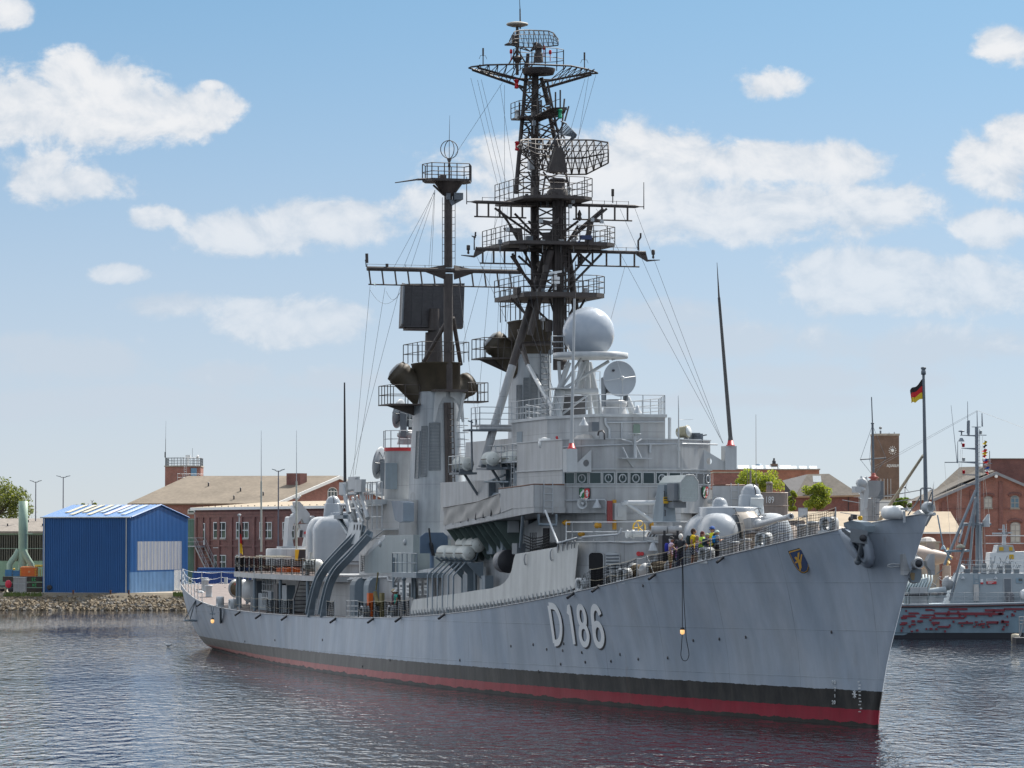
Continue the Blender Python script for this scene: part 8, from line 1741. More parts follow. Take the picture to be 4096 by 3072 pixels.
# big brick warehouse behind with its tower
def warehouse():
 Y=492.0;G0=Vector((xat(1091,Y),Y,0));e=Vector((-0.995,0.10,0)).normalized();ge=Vector((0.62,0.78,0)).normalized()
 G0=Vector((xat(1091,Y),Y,0));L_=0
 while 2048+F_PX*(G0+e*L_).x/(G0+e*L_).y>545:L_+=.05
 W=8.0
 while 2048+F_PX*(G0+ge*W/2).x/(G0+ge*W/2).y<1337 and W<60:W+=.05
 T=thing('brick_warehouse','long red brick warehouse with broad sandy felt roof and white-edged gable','warehouse',G0);ze=zat(2012,Y);Ya=(G0+ge*W/2).y;zr=zat(1907,Ya);P=lambda a,w,z:e*a+ge*w+UP*z
 m=MB();m.ext([P(0,0,GZ-.2),P(L_,0,GZ-.2),P(L_,W,GZ-.2),P(0,W,GZ-.2)],UP*(ze-GZ+.2));m.add([P(0,0,ze),P(0,W,ze),P(0,W/2,zr)],[(0,1,2)]);m.build('wall',BRICK,T)
 q=0
 while 2048+F_PX*(G0+e*q+ge*W/2).x/(G0+e*q+ge*W/2).y>752:q+=.05
 r=MB();o=.7;sl=(zr-ze)/(W/2)
 r.add([P(-o,-o,ze-o*sl+.15),P(L_+o,-o,ze-o*sl+.15),P(q,W/2,zr+.15),P(-o,W/2,zr+.15),P(-o,W+o,ze-o*sl+.15),P(L_+o,W+o,ze-o*sl+.15)],[(0,3,2,1),(3,4,5,2),(1,2,5)]);ro=r.build('roof',FELT,T)
 v=MB();v.ext([P(-o,-o,ze-o*sl+.15),P(-o,W/2,zr+.15),P(-o,W+o,ze-o*sl+.15),P(-o,W+o,ze-o*sl-.25),P(-o,W/2,zr-.3),P(-o,-o,ze-o*sl-.25)],-e*.12);v.build('white_verge',WINW,T)
 ei=MB();ei.ext([P(-o,-o,ze-o*sl+.14),P(L_+o,-o,ze-o*sl+.14),P(L_+o,-o,ze-o*sl-.05),P(-o,-o,ze-o*sl-.05)],ge*.1);ei.build('eaves_board',mat('brown_board',(.16,.11,.07),.8),T)
 for a,w in((L_*.18,W*.12),(L_*.42,W*.2),(L_*.33,W*.05),(L_*.75,W*.3)):MB().tube(P(a,w,ze+w*sl),P(a,w,ze+w*sl+.6),.1).lathe([(.18,0),(.02,.12)],P(a,w,ze+w*sl+.6),(0,0,1),8).build('vent_pipe',STEELD,ro)
 Yc=(G0+ge*W*.35).y;a=0
 while 2048+F_PX*(G0+e*a+ge*W*.35).x/(G0+e*a+ge*W*.35).y>1188:a+=.05
 c=P(a,W*.35,0);MB().obox(c+UP*(ze+W*.35*sl+.4),e,ge,UP,.95,.7,1.15).build('chimney',BRICKD,ro)
 n=Vector((ge.y,-ge.x,0));wpt=W*.5;aa=W*.46;window(T,(0,0),ge,n,W*.445,W*.445+1.2/ge.x*1.0,zat(2014,Ya)+.05,zat(1966,Ya),3,2,arched=True)
 n2=out_n(e)
 for px in(768,):
  a=0
  while 2048+F_PX*(G0+e*a).x/(G0+e*a).y>px+8:a+=.05
  window(T,(0,0),e,n2,a-.1,a+.75,zat(2052,Y),zat(2042,Y),1,1,arched=True)
 return
warehouse()
def water_tower():
 Y=512.0;X=lambda x:xat(x,Y);Z=lambda y:zat(y,Y);cx=X(730);T=thing('brick_stair_tower','square red brick roof tower with blue door and railing on top','tower',(cx,Y,Z(1990)))
 z0=Z(1990);pl=[(X(659)-cx,0),(X(738)-cx,-2.2),(X(801)-cx,0.2),(X(801)-cx,5),(X(659)-cx,5)];m=MB();m.loft([[Vector((a,b,-2))for a,b in pl],[Vector((a,b,Z(1868)-z0))for a,b in pl]]);m.build('wall',BRICK,T)
 h=Z(1866)-z0;r=MB();r.loft([[Vector((a*1.04,b-.15,h-.05))for a,b in pl],[Vector((a*1.04,b-.15,h+.12))for a,b in pl]]);r.build('roof_slab',CONC,T)
 rl=MB();railing([Vector((a*.97,b+.1,h+.1))for a,b in pl[:3]]+[Vector((pl[3][0]*.97,4.8,h+.1)),Vector((pl[4][0]*.97,4.8,h+.1)),Vector((pl[0][0]*.97,.1,h+.1))],Z(1834)-Z(1866),3,.6,.035,rl);rl.build('railing',GREYD,T)
 e,L_=dirs(pl[1],pl[2]);n=out_n(e);d=MB();wp(d,pl[1],e,n,L_*.42,L_*.75,Z(1925)-z0,Z(1873)-z0,.03,.06);d.build('blue_door',mat('weathered_blue',(.10,.22,.33),.5,var=.1),T)
 k=MB();ladder(Vector((pl[1][0]+.3,pl[1][1]-.3,Z(1932)-z0)),Vector((pl[1][0]+.3,pl[1][1]-.3,Z(1860)-z0)),.4,k,.3,.03,e);railing([Vector((pl[1][0]-.7,pl[1][1]-1.2,Z(1925)-z0)),Vector((pl[2][0]+.5,pl[2][1]-1.2,Z(1925)-z0))],1.0,2,.8,.03,k);wp(k,pl[1],e,n,-.6,L_+.5,Z(1928)-z0,Z(1925)-z0,.0,1.2);k.build('balcony',GREYL,T)
 w=MB();w.tube((X(661)-cx,0,h),(X(661)-cx,0,Z(1755)-z0),.05,.03).tube((X(661)-cx,0,Z(1755)-z0),(X(662)-cx,0,Z(1683)-z0),.02,.01).tube((X(659)-cx,0,Z(1830)-z0),(X(659)-cx,0,Z(1808)-z0),.08).tube((X(766)-cx,1,h),(X(766)-cx,1,Z(1792)-z0),.02);w.build('aerial',STEELD,T)
 b=MB().obox((X(751)-cx,0,Z(1828)-z0),(1,0,0),(0,1,0),(0,0,1),.33,.3,.28).tube((X(751)-cx,0,h),(X(751)-cx,0,Z(1833)-z0),.08).tube((X(789)-cx,0,h),(X(789)-cx,0,Z(1828)-z0),.05).ball((X(789)-cx,0,Z(1826)-z0),.2,10);b.build('roof_camera',WHITE,T)
water_tower()
def container(px0,px1,ytop,Y,label):
 x0,x1=xat(px0,Y),xat(px1,Y);T=thing('shipping_container',label,'container',(x0,Y,GZ),0,'blue containers behind the stern');h=zat(ytop,Y)-GZ;w=x1-x0;m=MB();corrugated(m,(0,0),Vector((1,0,0)),Vector((0,-1,0)),w,.1,h-.1,.28,.05);m.box(0,w,.02,2.4,.05,h-.02);m.build('container_body',mat('container_blue',(.012,.05,.22),.45,var=.12,streak=.1),T);MB().box(-.05,w+.05,-.08,2.45,h-.12,h).box(-.05,w+.05,-.08,2.45,0,.12).box(-.05,.1,-.08,.05,0,h).box(w-.1,w+.05,-.08,.05,0,h).build('container_frame',BLUESH,T)
container(772,990,2286,436,'blue shipping container in front, beside the blue shed');container(791,1010,2271,446,'blue shipping container standing behind another by the brick building')
# trees
LEAFS={}
def leaf_mat(name,c):
 m=mat(name,c,.55,var=.2,scale=2);nt=m.node_tree;b=nt.nodes['Principled BSDF'];t=nt.nodes.new('ShaderNodeBsdfTranslucent');t.inputs[0].default_value=(c[0]*1.5,c[1]*1.5,c[2]*.8,1);x=nt.nodes.new('ShaderNodeMixShader');x.inputs[0].default_value=.45
 nt.links.new(b.outputs[0],x.inputs[1]);nt.links.new(t.outputs[0],x.inputs[2]);nt.links.new(x.outputs[0],nt.nodes['Material Output'].inputs[0]);return m
def leaf_mats(kind):
 if kind in LEAFS:return LEAFS[kind]
 cols={'olive':((.17,.19,.05),(.10,.125,.035),(.055,.075,.022)),'bright':((.30,.34,.05),(.21,.26,.04),(.11,.15,.028)),'deep':((.18,.25,.045),(.10,.16,.03),(.05,.085,.02))}[kind]
 LEAFS[kind]=[leaf_mat(f'{kind}_leaf_{n}',c)for n,c in zip(('light','mid','dark'),cols)]
 return LEAFS[kind]
BARK=mat('bark',(.10,.085,.065),.9,var=.3)
def tree(px,ybase,Y,cx,cy,rx,ry,label,kind='bright',n=5200,seed=1,clumps=26,leaf=.24,zb=None,group='trees on the far shore',droop=0.0,cat='tree',name='leafy_tree'):
 k=Y/14500;zb=GZ if zb is None else zb;base=Vector((xat(px,Y),Y,zb));T=thing(name,label,cat,base,0,group);rng=np.random.default_rng(seed)
 C=Vector((xat(cx,Y)-base.x,0,zat(cy,Y)-zb));RX,RZ=rx*k,ry*k;RY=RX*.9
 cl=[]
 for i in range(clumps):
  d=rng.normal(size=3);d/=np.linalg.norm(d);r=rng.uniform(.35,.95)**.6;cl.append((C.x+d[0]*RX*r*.82,C.y+d[1]*RY*r*.82,C.z+d[2]*RZ*r*.82,rng.uniform(.20,.38)*min(RX,RZ*1.2)))
 t=MB();h0=max(.5,C.z-RZ*.55);t.tube((0,0,-.2),(C.x*.4,0,h0),.035*RZ+.16,.02*RZ+.10,8);t.tube((C.x*.4,0,h0),(C.x,0,C.z+RZ*.55),.02*RZ+.10,.03,7);t.build('trunk',BARK,T)
 lb=MB()
 for c in cl:lb.tube((C.x*.7,0,lerp(h0,C.z,.4+.3*rng.random())),(c[0],c[1],c[2]),.05+.012*RZ,.015,5)
 lb.build('limb',BARK,T)
 idx=rng.integers(0,clumps,n);cc=np.array(cl);c0=cc[idx];d=rng.normal(size=(n,3));d/=np.linalg.norm(d,axis=1)[:,None];rr=c0[:,3]*rng.uniform(.25,1.0,n)**.5
 P=c0[:,:3]+d*rr[:,None]*np.array([1.15,1.15,.9]);P[:,2]-=droop*rng.random(n)*rr
 a=rng.normal(size=(n,3));a/=np.linalg.norm(a,axis=1)[:,None];b=np.cross(a,rng.normal(size=(n,3)));b/=np.linalg.norm(b,axis=1)[:,None];s=leaf*rng.uniform(.6,1.3,n)[:,None]
 V=np.stack([P-a*s*.5,P+b*s*.32,P+a*s*.6,P-b*s*.32],1).reshape(-1,3);F=[(4*i,4*i+1,4*i+2,4*i+3)for i in range(n)]
 mb=MB();mb.v=[tuple(q)for q in V];mb.f=F;u=rng.random(n)+0.25*rng.random(clumps)[idx];mb.m=[0 if q<.42 else 1 if q<.85 else 2 for q in u];mb.s=[False]*n
 mb.build('crown',leaf_mats(kind),T);return T
tree(-10,2360,505,0,2020,135,135,'big olive-green tree behind the green warehouse at the left edge','olive',9000,4,40,.30,droop=.5)
tree(352,2200,640,352,2025,70,22,'treetop showing above the blue shed roof','olive',2600,5,14,.28);tree(300,2200,700,300,2028,25,10,'small dark treetop at the left end of the blue shed roof','olive',700,15,7,.28)
tree(547,2100,560,547,2012,22,16,'bit of a treetop at the left end of the sandy roof','olive',700,6,7,.25)
tree(3040,2100,500,3037,1932,108,68,'broad bright-green tree behind the grey-brown submarine tower','bright',8000,7,36,.26)
tree(3268,2100,470,3266,1990,62,72,'bright-green tree in front of the mossy hipped roof','bright',6000,8,26,.26);tree(3172,2100,462,3172,2000,26,50,'narrow bright-green tree beside the submarine tower, left of the notice board','bright',2600,9,14,.26)
tree(3625,2040,500,3622,2012,58,30,'low dark-green bush below the clock tower by the bow','deep',3200,10,18,.24,zb=7.0,cat='bush',name='bush')
# buildings behind the bow
def box_house(name,label,cat,px0,px1,ytop,Y,depth,wallm,ybot=None,roofm=None,extra=None,zbase=GZ):
 x0,x1=xat(px0,Y),xat(px1,Y);T=thing(name,label,cat,(x0,Y,zbase));w=x1-x0;h=zat(ytop,Y)-zbase;MB().box(0,w,0,depth,-.2,h).build('wall',wallm,T);MB().box(-.15,w+.15,-.15,depth+.15,h,h+.2).build('roof_edge',roofm or CONC,T)
 if extra:extra(T,w,h,lambda p:xat(p,Y)-x0,lambda y:zat(y,Y)-zbase)
 return T
def orange_extra(T,w,h,X,Z):
 MB().box(X(3089),X(3116),2,4,h,Z(1854)).build('chimney',BRICKT,T);MB().lathe([(.3,0),(.3,.5),(.15,.55),(.15,.9)],((X(3089)+X(3116))/2,3,Z(1854)),(0,0,1),8).build('chimney_pot',STEELD,T);MB().lathe([(.55,0),(.55,.9),(.4,1.0)],(X(3040),3,h),(0,0,1),12).build('roof_vent',mat('blue_vent',(.25,.36,.45),.5),T)
 s=MB()
 for k in range(4):s.ext([(X(2955)+k*2.2,1,h+.2),(X(2955)+k*2.2+1.8,1,h+.2),(X(2955)+k*2.2+1.8,2.5,h+.8),(X(2955)+k*2.2,2.5,h+.8)],(0,.3,0));s.ext([(X(3120)+k*1.6,1,h+.2),(X(3120)+k*1.6+1.2,1,h+.2),(X(3120)+k*1.6+1.2,2.5,h+.7),(X(3120)+k*1.6,2.5,h+.7)],(0,.3,0))
 s.build('skylight',CLEARGL,T)
box_house('orange_brick_hall','long flat-roofed orange brick hall behind the trees by the bridge','building',2840,3278,1880,570,14,BRICKO,extra=orange_extra)
box_house('dark_brick_wing','dark brick block behind the bridge wing, left of the broad tree','building',2855,2990,1892,555,6,BRICKD)
def hip_house():
 Y=486.0;X=lambda x,y=Y:xat(x,y);Z=lambda yy,y=Y:zat(yy,y);o=Vector((X(3150),Y,GZ));T=thing('hipped_brick_house','brick house with steep mossy grey hipped roof among the trees','building',o);q=lambda x,yy,d:Vector((X(x,Y+d)-o.x,d,Z(yy,Y+d)-GZ))
 a,b=q(3180,1988,0),q(3452,1984,0);m=MB().box(q(3150,1988,4).x,b.x-.5,0.4,14,-.2,a.z);m.build('wall',BRICKD,T)
 r1,r2=q(3230,1897,7),q(3317,1895,7);bl,br=Vector((a.x,14,a.z)),Vector((b.x,14,b.z));r=MB();r.add([a,b,r2,r1,bl,br],[(0,1,2,3),(1,5,2),(4,3,2,5),(0,3,4)]);r.build('roof',SLATE,T)
 r=MB();r.add([q(3130,1922,2),q(3182,1985,0),q(3230,1897,7),q(3150,1918,10)],[(0,1,2,3)]);r.ext([q(3140,1925,2.2),q(3178,1985,.2),q(3178,2050,.2),q(3140,2050,2.2)],(0,.3,0));r.build('side_roof',mat('shaded_slate',(.05,.05,.055),.8,var=.2),T)  # shade of the left end is put into a darker roof colour
 s=MB();s.obox(q(3268,1935,2)+Vector((0,-.3,.6)),(1,0,0),(0,.6,.6),(0,-.6,.6),.55,.6,.08);s.build('skylight',CLEARGL,T);MB().ext([a+Vector((0,-.3,-.1)),b+Vector((0.2,-.3,-.1)),b+Vector((.2,-.3,.12)),a+Vector((0,-.3,.12))],(0,.2,0)).build('gutter',mat('tan_gutter',(.33,.22,.13),.7),T)
 w=MB()
 for p in(3395,3440):w.box(q(p,2000,0).x-.05,q(p,2000,0).x+.05,.3,.42,1,a.z)
 w.build('downpipe',STEELD,T)
hip_house()
def clock_tower():
 Y=700.0;X=lambda x:xat(x,Y);Z=lambda y:zat(y,Y);o=Vector((X(3549),Y,0));T=thing('clock_tower','tall brown brick tower with white clock and the word AQUARIUM','tower',o);h=Z(1742);pl=[(X(3497)-o.x,1.6),(X(3543)-o.x,0),(X(3600)-o.x,.9),(X(3600)-o.x,6),(X(3497)-o.x,6)]
 m=MB().loft([[Vector((a,b,0))for a,b in pl],[Vector((a,b,h))for a,b in pl]]);m.build('wall',BRICKT,T);MB().loft([[Vector((a*1.05,b-.15,h))for a,b in pl],[Vector((a*1.05,b-.15,Z(1734)))for a,b in pl]]).build('parapet',CONC,T)
 e,L_=dirs(pl[1],pl[2]);n=out_n(e);P=lambda a,z,k:Vector((pl[1][0],pl[1][1],0))+e*a+n*k+UP*z;ca=(3572-3543)/(3600-3543)*L_;cz=Z(1801);ck=MB()
 for k in range(12):t=k*PI/6;d=e*math.sin(t)+UP*math.cos(t);s=d.cross(n);ck.obox(P(ca,cz,.08)+d*.68,d,s,n,.15,.045,.03)
 c=ck.build('hour_mark',WHITE,T);MB().lathe([(.01,.04),(.34,.04),(.34,.1),(.01,.1)],P(ca,cz,0),n,20).build('clock_boss',WHITE,T);hd=MB()
 for t,l in((math.radians(-68),.62),(math.radians(-120),.25)):d=e*math.sin(t)+UP*math.cos(t);hd.obox(P(ca,cz,.13)+d*l*.5,d,d.cross(n),n,l*.5,.04,.015)
 hd.build('clock_hand',WHITE,T)
 t=text_mesh('AQUARIUM',.8,'tower_lettering',WHITE,T,.03);t.location=P((3573-3543)/(3600-3543)*L_,Z(1868),.06);t.rotation_euler=(PI/2,0,math.atan2(e.y,e.x));t.scale=(.62,1,1)
 r=MB().box(-1.2,-.9,1.5,1.9,h,h+1.0).ball((-1.05,1.7,h+1.5),.3,10).tube((1.6,1.5,h),(1.6,1.5,h+.7),.08).tube((.6,1.5,h),(.6,1.5,h+.6),.06);r.build('roof_aerial',GREYD,T)
 s=MB();
 for x in(-1.2,-.6,.1,.7):s.tube((x,-.3,0),(x,-.3,Z(1915)),.05)
 for z in(12.8,14.5,16.2):s.obox((-.2,-.4,z),(1,0,0),(0,1,0),(0,0,1),1.1,.3,.06)
 s.build('scaffold',GREYL,T)
clock_tower()
box_house('white_glass_hall','low white glazed hall at the foot of the clock tower','building',3440,3640,2000,560,8,mat('pale_wall',(.55,.57,.57),.4,var=.05),extra=lambda T,w,h,X,Z:[MB().box(X(p)-.05,X(p)+.05,-.1,0,0,h).build('mullion',WINW,T)for p in(3480,3520,3560,3600)])
def beige_shed():
 Y=432.0;X=lambda x:xat(x,Y);o=Vector((X(3140),Y,GZ));T=thing('beige_roofed_hall','low brick hall with wide beige felt roof behind the foredeck','building',o);w=X(3840)-X(3140);z0,z1=zat(2128,Y)-GZ,zat(2046,Y+12)-GZ;MB().box(0,w,.5,24,-.2,z0).build('wall',BRICK,T);MB().add([(-.3,0,z0),(w+.3,0,z0),(w+.3,12,z1),(-.3,12,z1),(w+.3,24,z0),(-.3,24,z0)],[(0,1,2,3),(3,2,4,5)]).build('roof',FELTB,T);MB().box(-.3,w+.3,-.06,.0,z0-.2,z0).build('gutter',WINW,T)
beige_shed()
box_house('concrete_store','small pale concrete store by the red brick gable','building',3680,3757,2172,426,5,CONC,extra=lambda T,w,h,X,Z:MB().lathe([(1.5,0),(1.1,.35),(.3,.5),(.02,.52)],(w*.5,2,h+.2),(0,0,1),9,sm=False,sc=(1,.7)).build('tarpaulin',CANVAS,T))
def red_gable():
 Y=450.0;X=lambda x,y=Y:xat(x,y);Z=lambda yy,y=Y:zat(yy,y);o=Vector((X(3755),Y,GZ));T=thing('red_brick_gabled_hall','large red brick hall with arched windows and stepped grey roof at right edge','building',o);q=lambda x,yy:Vector((X(x)-o.x,0,Z(yy)-GZ));ap=q(3984,1892);sl=(ap.z-q(3755,1990).z)/(ap.x-0);xr=ap.x*2;zl=q(3755,1990).z
 m=MB();m.ext([Vector((0,0,-.2)),Vector((xr,0,-.2)),Vector((xr,0,zl)),ap,Vector((0,0,zl))],(0,30,0));m.build('wall',BRICK,T)
 r=MB();ov=.8;r.add([Vector((-ov,-.5,zl-ov*sl+.12)),ap+Vector((0,-.5,.15)),ap+Vector((0,30,.15)),Vector((-ov,30,zl-ov*sl+.12)),Vector((xr+ov,-.5,zl-ov*sl+.12)),Vector((xr+ov,30,zl-ov*sl+.12))],[(0,1,2,3),(1,4,5,2)]);r.build('roof',SLATE,T)
 v=MB();v.ext([Vector((-ov,-.5,zl-ov*sl+.14)),ap+Vector((0,-.5,.17)),Vector((xr+ov,-.5,zl-ov*sl+.14)),Vector((xr+ov,-.5,zl-ov*sl-.2)),ap+Vector((0,-.5,-.2)),Vector((-ov,-.5,zl-ov*sl-.2))],(0,-.12,0));v.build('verge',mat('grey_verge',(.22,.23,.25),.6),T)
 u=MB();u.add([q(3750,1975)+Vector((0,6,.2)),q(3896,1876)+Vector((0,14,.5)),q(4000,1872)+Vector((0,16,.5)),q(3984,1890)+Vector((0,1,.2))],[(0,1,2,3)]);u.build('rear_roof',SLATE,T)
 MB().box(q(3991,0).x,q(4180,0).x,6,14,ap.z-3,Z(1832)-GZ).build('roof_block',BRICKD,T);MB().box(q(3988,0).x,q(4182,0).x,5.8,14.2,Z(1832)-GZ,Z(1829)-GZ).build('block_coping',CONC,T)
 e=Vector((1,0,0));n=Vector((0,-1,0));BL_=mat('blind_window',(.45,.44,.40),.6,var=.06);BK=mat('bricked_window',(.10,.033,.028),.9,var=.2)
 SKYG=mat('sky_tinted_glass',(.10,.16,.22),.03,var=0)  # blue of the reflected sky is put into the glass colour
 for x0,x1,y0,y1,gl,c in((4044,4076,2031,1992,SKYG,2),(3939,3968,2030,1994,BL_,2),(4043,4080,2168,2100,BL_,2),(3911,3930,2170,2105,PANE,2)):window(T,(0,0),e,n,X(x0)-o.x,X(x1)-o.x,Z(y0)-GZ,Z(y1)-GZ,c,3 if y0>2100 else 2,True,glass=gl,frame=mat('grey_frame',(.30,.29,.27),.6))
 for x0,x1,y0,y1 in((3803,3845,2182,2102),(3890,3925,2182,2105)):
  b=MB();wp(b,(0,0),e,n,X(x0)-o.x,X(x1)-o.x,Z(y0)-GZ,Z(y1)-GZ,.01,.02);b.build('bricked_up_opening',BK,T)
 a=MB()
 for cx,yy,w in((4060,1978,22),(3953,1980,20),(4061,2085,25),(3824,2086,27),(3920,2092,18)):
  c=q(cx,yy);k=Y/14500;a.path([c+Vector((w*1.15*k*math.cos(t),-.06,w*.45*k*math.sin(t)-.2))for t in np.linspace(.15,PI-.15,9)],.22,4)
 for x in(3775,3888,4004):a.box(q(x,0).x-.25,q(x,0).x+.25,-.14,.0,0,zl+(q(x,0).x if x<3984 else xr-q(x,0).x)*sl-.8)
 a.box(0,xr,-.1,0,Z(2036)-GZ,Z(2033)-GZ);a.build('brick_arch',BRICKD,T)
 MB().path([Vector((-.6,-.4,zl-.5)),Vector((-.4,-.4,zl-2.0)),q(3768,2045)+Vector((0,-.2,0)),q(3768,2120)+Vector((0,-.2,0)),Vector((q(3768,0).x,-.2,0))],.08,6).build('downpipe',GREYL,T);MB().lathe([(.12,0),(.25,.15),(.2,.3)],q(3984,1905)+Vector((0,-.3,0)),(0,-1,0),10).build('gable_lamp',WHITE,T)
red_gable()
# museum submarine ashore
def submarine():
 Y=402.0;X=lambda x:xat(x,Y);Z=lambda y:zat(y,Y);o=Vector((X(3060),Y,GZ));T=thing('submarine','grey-brown museum submarine ashore with the number 189 on its tower','submarine',o);Q=lambda x,y,d=0:Vector((X(x)-o.x,d,Z(y)-GZ));SUBM=mat('submarine_taupe',(.25,.205,.18),.6,var=.1,streak=.12);SUBL=mat('submarine_beige',(.34,.27,.225),.55,var=.08)
 zc=Z(2230)-GZ;R=(Z(2085)-GZ-zc)*.92;tail=X(3785)-o.x;prof=[];L0=X(2700)-o.x
 for t in np.linspace(0,1,25):x=lerp(L0,tail,t);r=R*min(1,math.sqrt(max(0.001,t*9)))if t<.11 else(R if t<.55 else R*(1-((t-.55)/.45)**1.3*.86));prof.append((r,x))
 MB().lathe(prof,(0,0,zc),(1,0,0),28).build('pressure_hull',SUBL,T)
 MB().loft([[Vector((X(2760)-o.x,s*.9,zc+R*.75))for s in(-1,1)]+[Vector((X(2760)-o.x,s*.6,zc+R+.45))for s in(1,-1)],[Vector((X(3232)-o.x,s*.9,zc+R*.75))for s in(-1,1)]+[Vector((X(3215)-o.x,s*.6,zc+R+.4))for s in(1,-1)]]).build('casing',SUBM,T)
 n=20;low,top=[],[]
 for i in range(n):a=2*PI*i/n;c,s=math.cos(a),math.sin(a);hx=(X(3152)-X(2932))/2;cx=(X(3152)+X(2932))/2-o.x;qx=abs(c)**.6*(1 if c>0 else-1);qy=abs(s)**.8*(1 if s>0 else-1);low.append(Vector((cx+hx*qx,1.1*qy,zc+R*.8)));top.append(Vector((cx+hx*qx*1.0,.95*qy,Z(1972)-GZ)))
 sl=MB().loft([low,top]);so=sl.build('tower',SUBM,T);MB().path([top[i]+UP*.02 for i in range(n)]+[top[0]+UP*.02],.05,4).path([Vector((X(2990)-o.x,-1.06,Z(2022)-GZ)),Vector((X(3152)-o.x,-.9,Z(2024)-GZ))],.05,4).build('tower_rim',SUBL,so)
 t=text_mesh('189',1.02,'tower_number',WHITE,so,.02);t.location=(X(3076)-o.x,-1.16,Z(2012)-GZ);t.rotation_euler=(PI/2,0,0);t.scale=(.66,1,1)
 k=MB();
 for x,y0,y1,r in((3075,1972,1940,.28),(3087,1972,1930,.12),(3024,1972,1938,.13),(3003,1972,1885,.12),(3028,1960,1935,.2)):k.tube(Q(x,y0),Q(x,y1),r,r*.85,10)
 k.lathe([(.3,0),(.36,.1),(.36,.25),(.25,.3)],Q(3077,1938),(0,0,1),12).tube(Q(3004,1890),Q(3003,1868),.06,.01).tube(Q(2992,1968),Q(2990,1870),.03).tube(Q(3025,1940),Q(3025,1658),.035,.02);k.build('periscope',SUBM,so)
 MB().box(Q(2935,0).x,Q(2982,0).x,-.4,.4,Z(1972)-GZ,Z(1958)-GZ).build('tower_hatch',SUBM,so)
 pr=MB();c=Vector((tail+.15,0,zc))
 for t in np.linspace(0,2*PI,6)[:-1]:d=Vector((0,math.cos(t),math.sin(t)));pr.ext([c+d*.2,c+d*.5+Vector((.1,.15,0)),c+d*1.05+Vector((.15,.25,.05)),c+d*1.15,c+d*.9-Vector((.1,.2,0)),c+d*.4-Vector((.1,.1,0))],(.06,0,0))
 pr.lathe([(.3,-.3),(.3,.2),(.05,.6)],c,(1,0,0),12);pr.build('propeller',mat('propeller_bronze',(.38,.24,.05),.45,var=.1),T)
 MB().tube(Q(3779,2262,-1.5),Q(3779,2345,-1.5),.48,.48,20).build('display_cylinder',SUBL,T);MB().box(tail-2.2,tail-1.2,-.08,.08,zc-1.9,zc+1.6).build('rudder',SUBL,T)
 s=MB();
 for x in(-14,-7,0,7,13):s.box(x-.4,x+.4,-1.4,1.4,-.1,zc-R*.7)
 s.build('cradle',CONC,T)
submarine()
def notice():
 Y=385.0;T=thing('notice_board','white framed notice board on posts behind the foredeck rail','sign',(xat(3212,Y),Y,GZ));w=(3231-3193)*Y/14500/2;z0,z1=zat(2070,Y)-GZ,zat(2031,Y)-GZ;MB().box(-w,-w+.07,-.04,.04,0,z1).box(w-.07,w,-.04,.04,0,z1).box(-w,w,-.05,.05,z1-.08,z1).build('frame',GREYL,T);MB().box(-w+.07,w-.07,-.02,.02,z0,z1-.08).build('panel',mat('faded_poster',(.62,.60,.58),.5,var=.12,scale=4),T)
notice()
